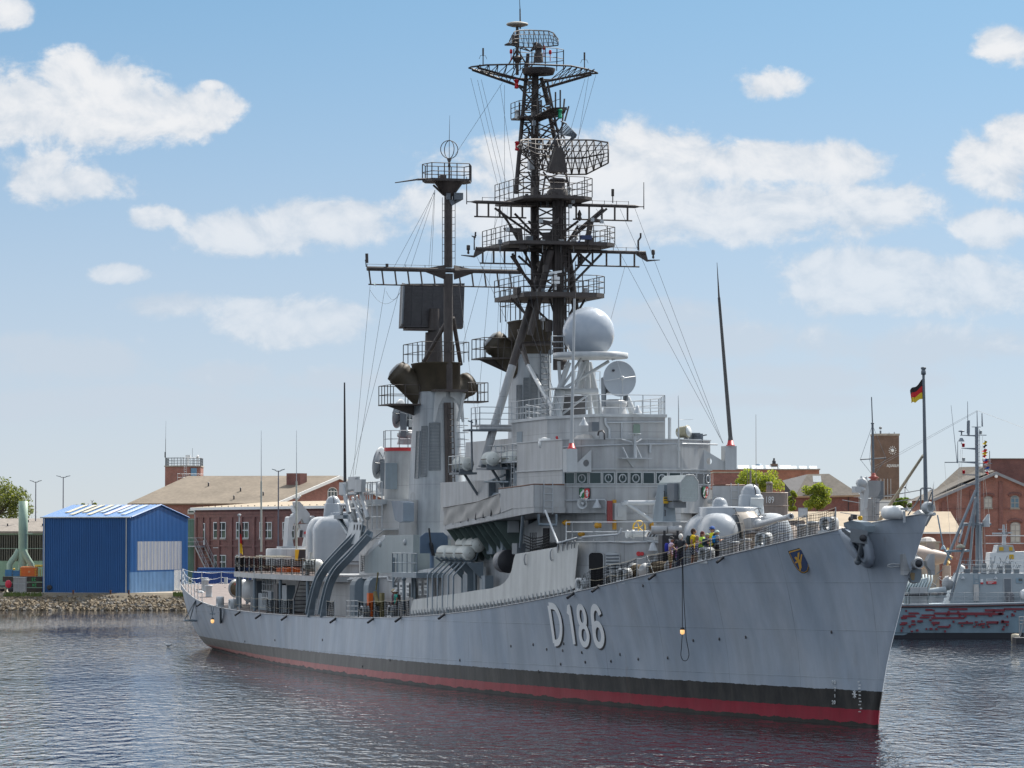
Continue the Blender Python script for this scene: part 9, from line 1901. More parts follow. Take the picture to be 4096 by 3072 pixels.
# second ship: grey patrol boat with red primer patches
def patrol_boat():
 Y=308.0;X=lambda x,y=Y:xat(x,y);Z=lambda yy,y=Y:zat(yy,y);o=Vector((X(3800),Y,0));T=thing('patrol_boat','light blue-grey patrol boat with red primer patches, moored beyond the bow','boat',o);Q=lambda x,yy,d=0.0:Vector((X(x)-o.x,d,Z(yy)))
 BH=mat('boat_blue_grey',(.21,.30,.36),.42,var=.06,streak=.08);BW=mat('boat_wall',(.30,.345,.37),.45,var=.06)
 x0,x1=X(3530)-o.x,26.0;zd=Z(2420);L=[]
 secs=[]
 for t in np.linspace(0,1,15):
  x=lerp(x0,x1,t);b=3.6*min(1,.85+t)*(1-max(0,t-.55)**2*2.2);b=max(b,.15);secs.append([Vector((x+(.5 if t==0 else 0),3.6-b*.9,-.4)),Vector((x,3.6-b*.92,.35)),Vector((x,3.6-b,zd+t*t*1.2)),Vector((x,3.6+b,zd+t*t*1.2)),Vector((x,3.6+b*.92,.35)),Vector((x,3.6+b*.9,-.4))])
 h=MB();h.loft(secs,0,False,True);h.build('hull',BH,T)
 b=MB();b.loft([[s[0]+Vector((0,-.015,0)),s[1]+Vector((0,-.015,.13))]for s in secs],0,False,False,False);b.build('boot_top',mat('boot_top_black',(.018,.02,.028),.5),T)
 rb=MB();rb.path([s[2]+Vector((0,-.05,-.15))for s in secs],.09,6);rb.build('rubbing_strake',mat('strake_wine',(.10,.05,.05),.6),T);dk=MB();dk.path([s[2]+UP*.04 for s in secs],.05,4);dk.build('deck_edge',WHITE,T)
 rng=random.Random(11);pm=MB()
 def patch(px0,px1,yy,hh):a,c=X(px0)-o.x,X(px1)-o.x;z=Z(yy);v=3.6-3.6*min(1,.85+((a-x0)/(x1-x0)))*.99;t0=(a-x0)/(x1-x0);yb=3.6-3.6*min(1,.85+t0)*(1-max(0,t0-.55)**2*2.2);pm.box(a,c,yb-.025,yb+.2,z-hh*.75,z+hh*.75)
 c7=lambda x:3550+x/3.016
 for x0_,x1_,yy in((455,720,1175),(735,960,1165),(1170,1410,1180),(1400,1640,1165),(255,535,1218),(560,1280,1218),(410,650,1240),(850,1380,1225),(185,400,1252),(165,235,1272),(390,505,1268),(525,925,1273),(850,1030,1333),(1190,1335,1325),(1365,1460,1320),(605,745,1378),(530,625,1332),(290,330,1313),(360,425,1313),(170,240,1335),(150,215,1352),(285,340,1352),(1115,1170,1345),(1050,1085,1322),(700,745,1236),(1215,1260,1245),(505,540,1408),(575,598,1408),(1490,1530,1240),(1330,1395,1220)):patch(c7(x0_),c7(x1_),2050+yy/3.016,.095*rng.uniform(.9,1.5))
 for _ in range(42):a=rng.uniform(160,1560);pz=rng.uniform(1290,1440)if rng.random()<.7 else rng.uniform(1165,1260);patch(c7(a),c7(a+rng.uniform(12,28)),2050+pz/3.016,.1*rng.uniform(.8,1.5))
 pm.build('primer_patches',mat('red_primer',(.20,.032,.045),.7,var=.1),T)
 zr=Z(2294);hx0=X(3800)-o.x;hs=MB();pl=[Vector((X(3802)-o.x,1.0,zd)),Vector((22,1.0,zd)),Vector((22,6.2,zd)),Vector((X(3802)-o.x,6.2,zd))];up=[Vector((X(3848)-o.x,1.3,zr)),Vector((22,1.3,zr)),Vector((22,5.9,zr)),Vector((X(3848)-o.x,5.9,zr))];hs.loft([pl,up]);ho=hs.build('deckhouse',BW,T)
 W_=lambda x,yy,off=0.0:Vector((X(x)-o.x,1.0+(Z(yy)-zd)/(zr-zd)*.3-off,Z(yy)))
 def pan(x0_,y0_,x1_,y1_,name,m,off=.05):MB().ext([W_(x0_,y1_,.01),W_(x1_,y1_,.01),W_(x1_,y0_,.01),W_(x0_,y0_,.01)],(0,-off,0)).build(name,m,ho)
 pan(4020,2312,4053,2400,'door_frame',GREYL);pan(4023,2316,4050,2385,'dark_door',GREYD,.07);pan(3900,2338,3920,2405,'pale_locker',mat('pale_panel',(.50,.48,.45),.5),.2)
 pan(3928,2317,3939,2337,'small_sign',WHITE);pan(3928,2330,3939,2337,'sign_red_half',RED,.07);pan(3952,2316,3992,2337,'white_red_sign',WHITE);pan(3952,2326,3992,2337,'sign_red_half',RED,.07)
 for yy,x1_ in((2329,3980),(2333,3973)):pan(3957,yy,x1_,yy+1.6,'sign_lettering',WHITE,.09)
 for yy in(2318,2321):pan(3955,yy,3988,yy+1.2,'sign_lettering',GREYD,.07)
 pan(4071,2312,4096,2332,'side_window',BH);pan(4081,2315,4096,2325,'side_window_glass',PANE,.08)
 ld=MB();ladder(W_(3912,2352,.12),W_(3912,2300,.12),.45,ld,.3,.03,(1,0,0));ld.build('wall_ladder',BH,ho)
 for x in(3857,3988):MB().lathe([(.16,0),(.05,.16),(.03,.22)],W_(x,2315,.2),(0,0,1),10).build('wall_lamp',BOLLC,ho)
 tr=MB().ext([W_(3933,2288,.1),W_(4003,2288,.1),W_(4003,2292,.1),W_(3933,2292,.1)],(0,.6,0));
 for k in range(9):tr.lathe([(.03,0),(.1,.06),(.02,.25)],W_(3938+k*7.5,2286,-.2),(0,0,1),8)
 tr.build('flare_rack',GREYL,ho)
 r=MB();z0=zd;
 for k in range(34):x=x0+.3+k*.95;r.tube((x,.25,z0),(x,.25,z0+1.05),.022,n=5)
 for zz in(.35,.7,1.05):r.tube((x0+.3,.25,z0+zz),(x1,.25,z0+zz),.016,n=4)
 for k in range(200):x=X(3610)-o.x+k*.13;r.tube((x,.26,z0+.05),(x,.26,z0+1.0),.006,n=3)
 for k in range(7):r.tube((x0+.3,.26,z0+.1+.13*k),(x1,.26,z0+.1+.13*k),.006,n=3)
 r.build('guard_rail',GREYL,T)
 MB().tube(Q(3620,2380,.4),Q(3712,2378,.4),.1).tube(Q(3715,2378,.4),Q(3785,2376,.4),.1).build('black_hose',STEELD,T)
 U=3.2;m=MB();M=lambda x,yy,d=U:Q(x,yy,d);m.tube(M(3930,2290),M(3928,1705),.2,.15,10);
 ladder(M(3934,2280)+Vector((0,-.25,0)),M(3932,1712)+Vector((0,-.2,0)),.28,m,.33,.02,(1,0,0));m.tube(M(3931,1705),M(3930,1637),.05,.03);
 for a,b,rr in(((3805,2403,1.2),(3928,1985,3.1),.11),((3845,2170,1.4),(3870,2097,2.6),.09),((3788,2260,2),(3922,1960,3.0),.13),((3905,2290,5),(3922,1990,3.4),.11),((3940,2290,2),(3938,2100,3),.12)):m.tube(M(*a),M(*b),rr,n=8)
 def arm(x0_,x1_,yy,rr=.07,dn=0):m.ext([M(x0_,yy),M(x1_,yy),M(x1_,yy+dn+3),M(x0_,yy+2)],(0,.25,0))
 arm(3862,3932,1736,dn=3);arm(3925,3968,1735);arm(3867,3928,1788,dn=5);arm(3845,3930,1843,dn=6);arm(3930,3990,1849);arm(3870,3926,1895,dn=2);arm(3866,3925,1933,dn=2);arm(3909,3945,1702)
 m.tube(M(3798,1846),M(3850,1846),.045);m.tube(M(3848,1845),M(3825,1615),.03,.015).tube(M(3851,1850),M(3851,1762),.05,.02).tube(M(3893,1735),M(3892,1600),.045,.02).tube(M(3895,1735),M(3896,1677),.12).tube(M(3951,1702),M(3950,1648),.07,.04).tube(M(3980,1850),M(3980,1800),.05,.03).path([M(3890,1680),M(3889,1728),M(3898,1738)],.03)
 m.lathe([(.02,-.06),(.28,0),(.25,.08),(.02,.12)],M(3867,1722),(0,0,1),14);m.tube(M(3867,1722),M(3867,1738),.06);m.lathe([(.3,0),(.12,.3)],M(3866,1762),(0,0,1),8);m.tube(M(3866,1765),M(3866,1773),.03)
 m.box(M(3907,0).x,M(3918,0).x,U-.2,U+.2,Z(2110),Z(2058));m.tube(M(3870,2097),M(3950,2097),.14);m.tube(M(3945,2102),M(3985,2095),.1);m.build('mast',mat('mast_grey',(.22,.25,.28),.5,var=.06),T)
 sp=MB().tube(Q(3787,2205,1.5),Q(3890,2203,2.5),.1).tube(Q(3757,2060,1.2),Q(3780,2190,1.2),.06).tube(Q(3782,2193,1.2),Q(3813,2240,1.4),.07).lathe([(.25,0),(.12,.3),(.05,.35)],Q(3780,2198,1.2),(0,0,1),10);sp.build('signal_boom',BH,T)
 for x,yy in((3874,1785),(3875,1893)):MB().lathe([(.05,0),(.13,.03),(.13,.25),(.17,.28),(.05,.33)],M(x,yy),(0,0,1),10).build('red_lamp',REDGL,T)
 for x,yy in((3875,1842),(3944,1733)):MB().lathe([(.05,0),(.13,.03),(.13,.25),(.17,.28),(.05,.33)],M(x,yy),(0,0,1),10).build('clear_lamp',CLEARGL,T)
 MB().loft([[M(3965,2107)+Vector((.3*math.cos(t),.3*math.sin(t),0))for t in np.linspace(0,2*PI,9)[:-1]],[M(3965,2082)+Vector((.32*math.cos(t),.32*math.sin(t),0))for t in np.linspace(0,2*PI,9)[:-1]],[M(3974,2056)+Vector((.1*math.cos(t),.1*math.sin(t),0))for t in np.linspace(0,2*PI,9)[:-1]]]).build('aerial_pod',GREYL,T)
 MB().lathe([(.02,.34),(.35,.2),(.42,.0),(.1,-.03)],Q(3854,2192,2),(0,0,1),14).build('cream_dome',CREAMP,T);MB().lathe([(.36,0),(.36,.3),(.3,.5),(.02,.66)],Q(3858,2290,2.5),(0,0,1),16).build('white_dome',WHITE,T)
 MB().ball(Q(3798,2335,1.6),.55,16,sc=(.9,.9,1.1)).build('grey_buoy',GREY,T);MB().lathe([(.5,-.3),(.42,.2),(.02,.3)],Q(3770,2378,1.5),(0,0,1),14).tube(Q(3715,2372,1.2),Q(3790,2362,1.2),.35).build('deck_winch',BW,T)
 rbx=MB();
 for k in range(9):x=X(3622)-o.x+k*.25;rbx.lathe([(.02,-.02),(.11,0),(.11,.02)],(x,1.4,zd),(0,0,1),6);rbx.path([Vector((x,.9,zd)),Vector((x,1.0,zd+1.2)),Vector((x+.4,1.3,zd+1.9+.03*k)),Vector((x+.5,2.4,zd+2.3+.04*k))],.09,5)
 rbx.loft([[Vector((X(3620)-o.x,1.0,zd)),Vector((X(3705)-o.x,1.0,zd)),Vector((X(3705)-o.x,3,zd))],[Vector((X(3632)-o.x,1.3,zd+1.9)),Vector((X(3718)-o.x,1.3,zd+2.3)),Vector((X(3718)-o.x,3,zd+2.3))]]);rbx.build('ribbed_tarpaulin',mat('pale_teal_tarpaulin',(.36,.42,.43),.6,var=.1),T)
 for x0_,x1_ in((3645,3678),(3679,3711)):MB().box(X(x0_)-o.x,X(x1_)-o.x,.5,1.0,zd+.0,Z(2350)).build('white_locker',GREYL,T)
 d=MB();
 for k in range(40):a=Vector((rng.uniform(X(3730)-o.x,X(3900)-o.x),rng.uniform(1.5,4),zd+rng.uniform(.6,2.6)));d.tube(a,a+Vector((rng.uniform(-.6,.6),rng.uniform(-.3,.3),rng.uniform(-.5,.7))),.035,n=4)
 for k in range(50):a=Vector((rng.uniform(X(3860)-o.x,X(4110)-o.x),rng.uniform(1.5,4.5),zr+rng.uniform(0,.9)));d.tube(a,a+Vector((rng.uniform(-.3,.3),0,rng.uniform(.1,.7))),.03,n=4)
 for k in range(7):a=Vector((X(3880+k*33)-o.x,2.2,zr));d.box(a.x-.2,a.x+.25,2.0,2.6,zr,zr+.35+.25*(k%3))
 d.build('deck_clutter',GREYD,T);dr=MB();railing([Vector((X(3850)-o.x,1.4,zr)),Vector((20,1.4,zr))],1.1,3,.9,.022,dr);dr.build('roof_rail',GREYL,T)
 MB().lathe([(.35,-.15),(.4,.5),(.2,.75),(.02,.8)],Q(4042,2405,.6),(0,0,1),12).build('canvas_bollard',mat('speckled_canvas',(.16,.16,.17),.9,var=.4,scale=6),T);MB().ball(Q(4094,2380,.4),.36,14,sc=(.9,.9,1.3)).build('white_fender',WHITE,T)
 w=MB();
 for a,b in(((3930,1637),(3500,1870)),((3932,1640),(3500,1880)),((3932,1637),(4140,1715))):w.tube(M(*a),M(*b,U),.012,n=3)
 for a,b in(((3798,1848),(3825,2240)),((3870,1795),(3850,2240)),((3862,1795),(3845,2240)),((3866,1945),(3858,2230)),((3945,1780),(3978,2070)),((3952,1740),(3960,2250)),((3856,1850),(3838,2230))):w.tube(M(*a),M(*b),.013,n=3)
 w.build('rigging',mat('pale_halyard',(.45,.43,.40),.8,var=0),T)
 return T,Q
PB,PBQ=patrol_boat()
def signal_flag(x0,y0,x1,y1,cols,label,split='h'):
 p=SHP=Vector(PB.location);a,b=PBQ(x0,y0,3.1)+p,PBQ(x1,y1,3.1)+p;c=(a+b)/2;T=thing('signal_flag',label,'flag',c,0,'signal flags on the patrol boat halyard');k=len(cols);w,h=abs(b.x-a.x),abs(a.z-b.z)
 for i,m in enumerate(cols):
  g=MB();N=8;vs=[]
  for s in range(N+1):
   t=s/N;zz=lerp(h/2,-h/2,(i+t)/k);ww=w*(.35+.65*math.sin(PI*min(1,.25+(i+t)/k*.75)))
   vs+=[(-ww*.35+.1*math.sin(5*t+i),.08*math.sin(4*t),zz),(ww*.55+.06*math.sin(6*t+i),-.1*math.cos(5*t),zz-.05)]
  g.add(vs,[(2*s,2*s+1,2*s+3,2*s+2)for s in range(N)],0,True);g.build('flag_band',m,T)
FY=mat('flag_yellow',(.75,.52,.03),.8,var=.05);FR=mat('flag_red',(.62,.025,.03),.8,var=.05);FK=mat('flag_black',(.03,.025,.025),.85,var=.1);FB=mat('flag_blue',(.03,.08,.32),.8,var=.05);FW=mat('flag_white',(.7,.7,.68),.8,var=.03)
signal_flag(3953,1758,3967,1789,[FY,FK],'yellow and dark signal flag, topmost on the patrol boat halyard');signal_flag(3950,1791,3968,1828,[FR,FY,FR],'red and yellow signal flag on the patrol boat halyard');signal_flag(3956,1830,3971,1860,[FB,FR,FW],'blue, red and white signal flag on the patrol boat halyard');signal_flag(3961,1862,3977,1893,[FB,FW,FR],'lowest signal flag, blue, white and red, on the patrol boat halyard')
def small_craft():
 Y=345.0;X=lambda x:xat(x,Y);Z=lambda y:zat(y,Y);o=Vector((X(4060),Y,0));T=thing('white_launch','white launch with yellow windows moored behind the patrol boat','boat',o);Q=lambda x,y,d=0:Vector((X(x)-o.x,d,Z(y)))
 MB().loft([[Vector((-8,0,-.3)),Vector((9,0,-.3)),Vector((9,4,-.3)),Vector((-8,4,-.3))],[Vector((-8.3,-.4,3.2)),Vector((10,-.4,3.2)),Vector((10,4.4,3.2)),Vector((-8.3,4.4,3.2))]]).build('hull',GREYL,T);MB().loft([[Q(3955,2290),Q(4130,2290),Q(4130,2290,3),Q(3955,2290,3)],[Q(3960,2210),Q(4130,2205),Q(4130,2205,3),Q(3960,2210,3)]]).build('cabin',WHITE,T)
 c=MB().loft([[Q(3985,2210),Q(4060,2208),Q(4060,2208,3),Q(3985,2210,3)],[Q(3992,2180),Q(4052,2180),Q(4052,2180,3),Q(3992,2180,3)]]);c.build('wheelhouse',GREYL,T)
 for x0,x1,y0,y1 in((3996,4014,2188,2203),(4036,4050,2188,2203),(4036,4055,2218,2236)):MB().ext([Q(x0,y1,-.05),Q(x1,y1,-.05),Q(x1-1,y0,-.05),Q(x0,y0,-.05)],(0,.03,0)).build('yellow_window',YELLOW,T)
 m=MB().loft([[Q(4013,2205,.5),Q(4030,2205,.5),Q(4030,2205,1.2),Q(4013,2205,1.2)],[Q(4016,2098,.7),Q(4023,2098,.7),Q(4023,2098,1),Q(4016,2098,1)]]);m.obox(Q(4005,2134,.8),(1,0,0),(0,1,0),(0,0,1),.75,.1,.09).obox(Q(4033,2131,.8),(1,0,0),(0,1,0),(0,0,1),.5,.1,.08).tube(Q(4030,2150,.8),Q(4030,2095,.8),.025).obox(Q(4015,2117,.8),(1,0,0),(0,1,0),(0,0,1),.4,.08,.04);m.build('radar_mast',GREYL,T)
 r=MB().tube(Q(3940,2143,-.4),Q(4130,2143,-.4),.04).tube(Q(3940,2174,-.4),Q(4130,2174,-.4),.04);r.build('awning_rail',BOLLC,T)
small_craft()
def gangway():
 Y=296.0;X=lambda x:xat(x,Y);Z=lambda y:zat(y,Y);o=Vector((X(4090),Y,0));T=thing('pontoon_gangway','grey steel pontoon gangway with rails at the right edge','gangway',o);Q=lambda x,y,d=0:Vector((X(x)-o.x,d,Z(y)));r=MB()
 for y in(2468,2482,2496):r.tube(Q(4074,y),Q(4150,y),.035)
 for x in(4075,4095,4115,4140):r.tube(Q(x,2468),Q(x,2545),.04)
 r.tube(Q(4078,2545),Q(4096,2470),.05);r.build('gangway_frame',GREY,T);MB().box(Q(4060,0).x,Q(4160,0).x,-.3,2,-.3,.4).build('pontoon',STEELD,T)
 T=thing('mooring_fender','pale round fender floating beside the grey gangway','fender',at(4062,2548,300)-UP*0);z=T.location.z;MB().lathe([(.02,-.35),(.3,-.32),(.36,-.2),(.36,.2),(.3,.32),(.02,.35)],(0,0,0),(0,0,1),16).build('fender_body',mat('dirty_cream',(.5,.44,.33),.7,var=.15),T);T.location.z=.28
gangway()
# wind turbines far inland
def turbine(px,yh,blades,label,lattice=False):
 Y=5200.0;k=Y/14500;T=thing('wind_turbine',label,'wind turbine',(xat(px,Y),Y,GZ),0,'wind turbines on the horizon');zh=zat(yh,Y)-GZ;TM=mat('turbine_pale',(.50,.55,.60),.6,var=0);MB().tube((0,0,-5),(0,0,zh),2.2,1.2,10).build('tower',TM,T);hb=MB().tube((0,3,zh),(0,-4,zh),1.8,1.5,10);ho=hb.build('hub',TM,T)
 for a in blades:d=Vector((math.sin(math.radians(a)),0,math.cos(math.radians(a))));s=Vector((d.z,0,-d.x));L_=31*k;c=Vector((0,-4,zh));MB().ext([c+s*.5,c+d*L_*.2+s*1.1,c+d*L_+s*.25,c+d*L_-s*.15,c+d*L_*.2-s*.7,c-s*.5],(0,.35,0)).build('blade',TM,T)
turbine(3621,1950,(20,140,260),'distant wind turbine right of the clock tower');turbine(3697,1957,(15,258,140),'distant wind turbine half hidden behind the jackstaff');turbine(3731,1958,(8,128,248),'distant wind turbine just right of the jackstaff');turbine(3749,1961,(28,150,268),'distant wind turbine nearest the grey gable roof')
# FLAGS, GULLS AND PEOPLE
def flag_cloth(name,parent,origin,rows,bands,thick=0.0):
 """rows: function (s 0..1 down the hoist, t 0..1 out to the fly) -> point; one mesh per coloured band"""
 k=len(bands);N,Mm=6,14
 for i,m in enumerate(bands):
  g=MB();vs=[]
  for a in range(N+1):
   for b in range(Mm+1):vs.append(rows((i+a/N)/k,b/Mm))
  g.add(vs,[(a*(Mm+1)+b,a*(Mm+1)+b+1,(a+1)*(Mm+1)+b+1,(a+1)*(Mm+1)+b)for a in range(N)for b in range(Mm)],0,True);g.build('flag_band',m,parent)
def bow_flag():
 pole=W(sv(3697,1560,0.0));T=thing('national_flag','black, red and gold flag blowing from the tall jackstaff at the bow','flag',pole);h=80/90.
 def f(s,t):
  return Vector((-.08-t*.52+.05*math.sin(6*t+2*s),.18*math.sin(7*t+1.5*s)*t+.05,h*.55-s*h*1.02*(1-.12*t)-t*(.62-.28*s)*.85+.05*math.sin(9*t)))
 flag_cloth('flag',T,pole,f,(FK,FR,FY))
bow_flag()
def stern_flag():
 st=su(957,2215,108.0);tp=su(957,2066,108.0);o=part(MB().tube(st-UP*1.2,tp,.06,.05,8).lathe([(.04,0),(.12,.02),(.14,.14),(.06,.2)],tp,(0,0,1),10),'ensign_staff',GREYL)
 p=W(su(958,2090,108.0));T=thing('national_flag','black, red and gold flag hanging limp at the stern','flag',p);H=120/55.
 f=lambda s,t:Vector((.02+.26*t*(s*.8+.2)+.03*math.sin(8*t+3*s),.09*math.sin(11*t+2*s),-s*H-.2*t))
 flag_cloth('flag',T,p,f,(FK,FR,FY))
stern_flag()
def gull(p,rz,label,s=1.0):
 T=thing('gull',label,'bird',p,rz,None);mb=MB();ring=lambda x,z,rx,rz_:[Vector((x,rx*math.cos(t),z+rz_*math.sin(t)))for t in np.linspace(0,2*PI,11)[:-1]]
 mb.loft([ring(-.30,.15,.01,.01),ring(-.2,.13,.04,.03),ring(-.05,.11,.08,.08),ring(.08,.12,.085,.09),ring(.16,.17,.05,.06),ring(.19,.22,.045,.045),ring(.23,.25,.05,.048),ring(.27,.25,.035,.03),ring(.29,.245,.012,.012)],0,True);b=mb.build('gull_body',WHITE,T)
 w=MB()
 for sd_ in(-1,1):w.loft([[Vector((.1,sd_*.085,.15)),Vector((.1,sd_*.09,.09)),Vector((-.1,sd_*.085,.08)),Vector((-.14,sd_*.07,.17))],[Vector((-.34,sd_*.02,.15)),Vector((-.34,sd_*.025,.13)),Vector((-.35,sd_*.02,.125)),Vector((-.35,sd_*.015,.155))]])
 w.build('wing',mat('gull_grey',(.33,.34,.36),.8),b);l=MB().tube((.28,0,.245),(.34,0,.225),.014,.004,6).tube((.02,.03,.05),(.02,.03,-.06),.008).tube((.02,-.03,.05),(.02,-.03,-.06),.008);l.build('bill',YELLOW,b);T.scale=(s,s,s);return T
gull(W(su(1189,2004,105.4))+UP*.06,-.5,'white gull standing on top of the missile launcher arm',1.15)
p=on_z(673,2587,0);gull(p+UP*-.03,2.9,'gull floating on the water left of the stern',1.25)
gull(at(623,2026,440),.4,'tiny white gull sitting on the blue shed ridge',.9)
SKIN=mat('skin',(.42,.23,.155),.5,var=.06);SKIND=mat('tanned_skin',(.33,.16,.10),.5,var=.06);FACED=mat('eye_and_mouth',(.06,.03,.03),.5,var=0)
def remesh(mb,name,mats,parent,vox,pick=None):
 o=mb.build(name,mats,parent);m=o.modifiers.new('r','REMESH');m.mode='VOXEL';m.voxel_size=vox;s=o.modifiers.new('s','SMOOTH');s.iterations=3;s.factor=.5
 dg=bpy.context.evaluated_depsgraph_get();me=bpy.data.meshes.new_from_object(o.evaluated_get(dg));o.modifiers.clear();old=o.data;o.data=me;bpy.data.meshes.remove(old);me.name=name
 me.materials.clear()
 for q in(mats if isinstance(mats,(list,tuple))else[mats]):me.materials.append(q)
 me.polygons.foreach_set('use_smooth',[True]*len(me.polygons))
 if pick:me.polygons.foreach_set('material_index',[pick(p.center)for p in me.polygons])
 return o
def person(pos,rz,label,h=1.75,skin=None,arms=None,legs=None,lean=0.0,head=0.0,hair=None,hat=None,top=None,sleeve=.5,bottom=None,blen=1.0,pack=None,glasses=False,stripes=None,female=False,long_hair=False,shoes=None):
 """faces local +x; arms/legs: joints (elbow, hand) / (knee, foot) for right (-y) and left (+y)"""
 T=thing('person',label,'person',pos,rz,'visitors on deck');S=h;skin=skin or SKIN;V3=lambda x,y,z:Vector((x*S,y*S,z*S));L_=lambda z:lean*max(0,(z-.5))/.5
 sh=(.105 if female else.118);hp=.052;arms=arms or[((.0,-.15,.64),(.05,-.15,.50)),((.0,.15,.64),(.05,.15,.50))];legs=legs or[((.02,-.055,.285),(0,-.06,.04)),((.0,.055,.285),(-.02,.06,.04))]
 def capsule(m,a,b,r0,r1):m.tube(a,b,r0*S,r1*S,10);m.ball(a,r0*S,10);m.ball(b,r1*S,10)
 def torso(m,g=0.0,lo=.5,hi=.84):
  R=[]
  for z,rx,ry in((.47,.05,.075),(.51,.066,.092),(.56,.062,.086),(.62,.055,.076),(.70,.066,.092),(.77,.068,.105),(.815,.05,.095),(.845,.032,.045)):
   if lo-.03<=z<=hi+.02:R.append([V3(L_(z)+(rx+g)*math.cos(t),(ry*(.95 if female else 1)+g)*math.sin(t),z)for t in np.linspace(0,2*PI,15)[:-1]])
  m.loft(R)
 b=MB();torso(b);hx=L_(.93)+.012;hd=V3(hx,0,.925);capsule(b,V3(L_(.83),0,.83),V3(hx-.004,0,.885),.034,.032)
 b.ball(hd,.062*S,16,sc=(1.1,.82,1.22));b.ball(V3(hx+.022,0,.893),.034*S,10);b.tube(V3(hx+.062,0,.935),V3(hx+.082,0,.913),.008*S,.013*S,6);cz=math.cos(head);sn=math.sin(head)
 for s_ in(-1,1):b.ball(V3(hx-.004,s_*.053,.92),.015*S,8,sc=(.8,.4,1.3))
 for i,(kn,ft)in enumerate(legs):
  s_=(-1,1)[i];hpj=V3(0,s_*hp,.5);capsule(b,hpj,V3(*kn),.052,.036);capsule(b,V3(*kn),V3(*ft),.036,.023);capsule(b,V3(ft[0]-.02,ft[1],.022),V3(ft[0]+.085,ft[1]+s_*.012,.017),.022,.017)
 for i,(el,ha)in enumerate(arms):
  s_=(-1,1)[i];shj=V3(L_(.8),s_*sh,.805);el,ha=V3(*el),V3(*ha);capsule(b,shj,el,.031,.025);capsule(b,el,ha,.024,.016);d=(ha-el).normalized();a_,c_=frame(d);b.obox(ha+d*.03*S,d,a_,c_,.03*S,.021*S,.009*S)
  for f in range(4):q=ha+d*.058*S+a_*((f-1.5)*.0115*S);l=(.03,.035,.033,.024)[f]*S;b.tube(q,q+d*l*.6+c_*l*.25,.0052*S,.005*S,6);b.tube(q+d*l*.6+c_*l*.25,q+d*l*.85+c_*l*.75,.005*S,.0042*S,6)
  b.tube(ha+d*.015*S+a_*.02*S,ha+d*.045*S+a_*.038*S+c_*.008*S,.0065*S,.005*S,6)
 ey=[V3(hx+.062,s_*.022,.93)for s_ in(-1,1)];mo=V3(hx+.055,0,.892)
 body=remesh(b,'body',[skin,FACED],T,.0085*max(1,S/1.7),lambda c:1 if(min((c-e).length for e in ey)<.0075*S or(abs(c.z-mo.z)<.004*S and abs(c.y)<.017*S and c.x>mo.x-.012*S))else 0)
 if top:
  m=MB();torso(m,.011,.47)
  for i,(el,ha)in enumerate(arms):
   s_=(-1,1)[i];shj=V3(L_(.8),s_*sh,.805);e=V3(*el);end=shj.lerp(e,min(1,sleeve));m.ball(shj,.042*S,10);m.tube(shj,end,.042*S,.037*S,10)
   if sleeve>1:m.ball(e,.034*S,8);m.tube(e,e.lerp(V3(*ha),sleeve-1),.033*S,.026*S,10)
  remesh(m,'shirt',top,T,.011,stripes)
 if bottom:
  m=MB();torso(m,.010,.47,.56)
  for i,(kn,ft)in enumerate(legs):
   s_=(-1,1)[i];a,k,f=V3(0,s_*hp,.5),V3(*kn),V3(*ft);m.ball(a,.063*S,10)
   if blen<=.5:m.tube(a,a.lerp(k,blen*2),.063*S,.058*S,10)
   else:m.tube(a,k,.062*S,.046*S,10);m.ball(k,.046*S,8);m.tube(k,k.lerp(f,(blen-.5)*2),.046*S,.036*S,10)
  remesh(m,'trousers' if blen>.6 else 'shorts',bottom,T,.011)
 m=MB()
 for kn,ft in legs:m.ball(V3(ft[0]+.03,ft[1],.02),.032*S,10,sc=(2.0,.95,.75))
 m.build('shoes',shoes or STEELD,T)
 if hair:
  m=MB().ball(hd+V3(-.010,0,.010),.066*S,16,sc=(1.1,.88,1.2),lo=-.15);m.ball(hd+V3(-.028,0,-.01),.055*S,12,sc=(.85,.95,1.2))
  if long_hair:m.ball(hd+V3(-.035,0,-.05),.05*S,12,sc=(.8,1.0,1.5))
  m.build('hair',hair,T)
 if hat:
  kind,hm=hat;m=MB().ball(hd+V3(-.004,0,.018),.070*S,16,sc=(1.12,.9,1.12 if kind!='helmet' else 1.2),lo=.05)
  if kind=='cap':m.loft([[hd+V3(.05,-.045,.022),hd+V3(.115,-.03,.012),hd+V3(.115,.03,.012),hd+V3(.05,.045,.022)],[hd+V3(.05,-.045,.03),hd+V3(.115,-.03,.018),hd+V3(.115,.03,.018),hd+V3(.05,.045,.03)]])
  if kind=='brim':m.lathe([(.02*S,0),(.125*S,-.018*S),(.128*S,-.012*S),(.06*S,.012*S)],hd+V3(0,0,.025),(0,0,1),18)
  if kind=='helmet':
   for y in(-.03,0,.03):m.tube(hd+V3(.07,y,.055),hd+V3(-.07,y,.055),.016*S,.016*S,6)
  m.build({'cap':'cap','brim':'sun_hat','helmet':'cycle_helmet'}[kind],hm,T)
 if glasses:MB().obox(hd+V3(.066,0,.006),(0,1,0),(1,0,0),(0,0,1),.042*S,.006*S,.012*S).tube(hd+V3(.06,.045,.008),hd+V3(0,.056,.006),.004*S).tube(hd+V3(.06,-.045,.008),hd+V3(0,-.056,.006),.004*S).build('sunglasses',STEELD,T)
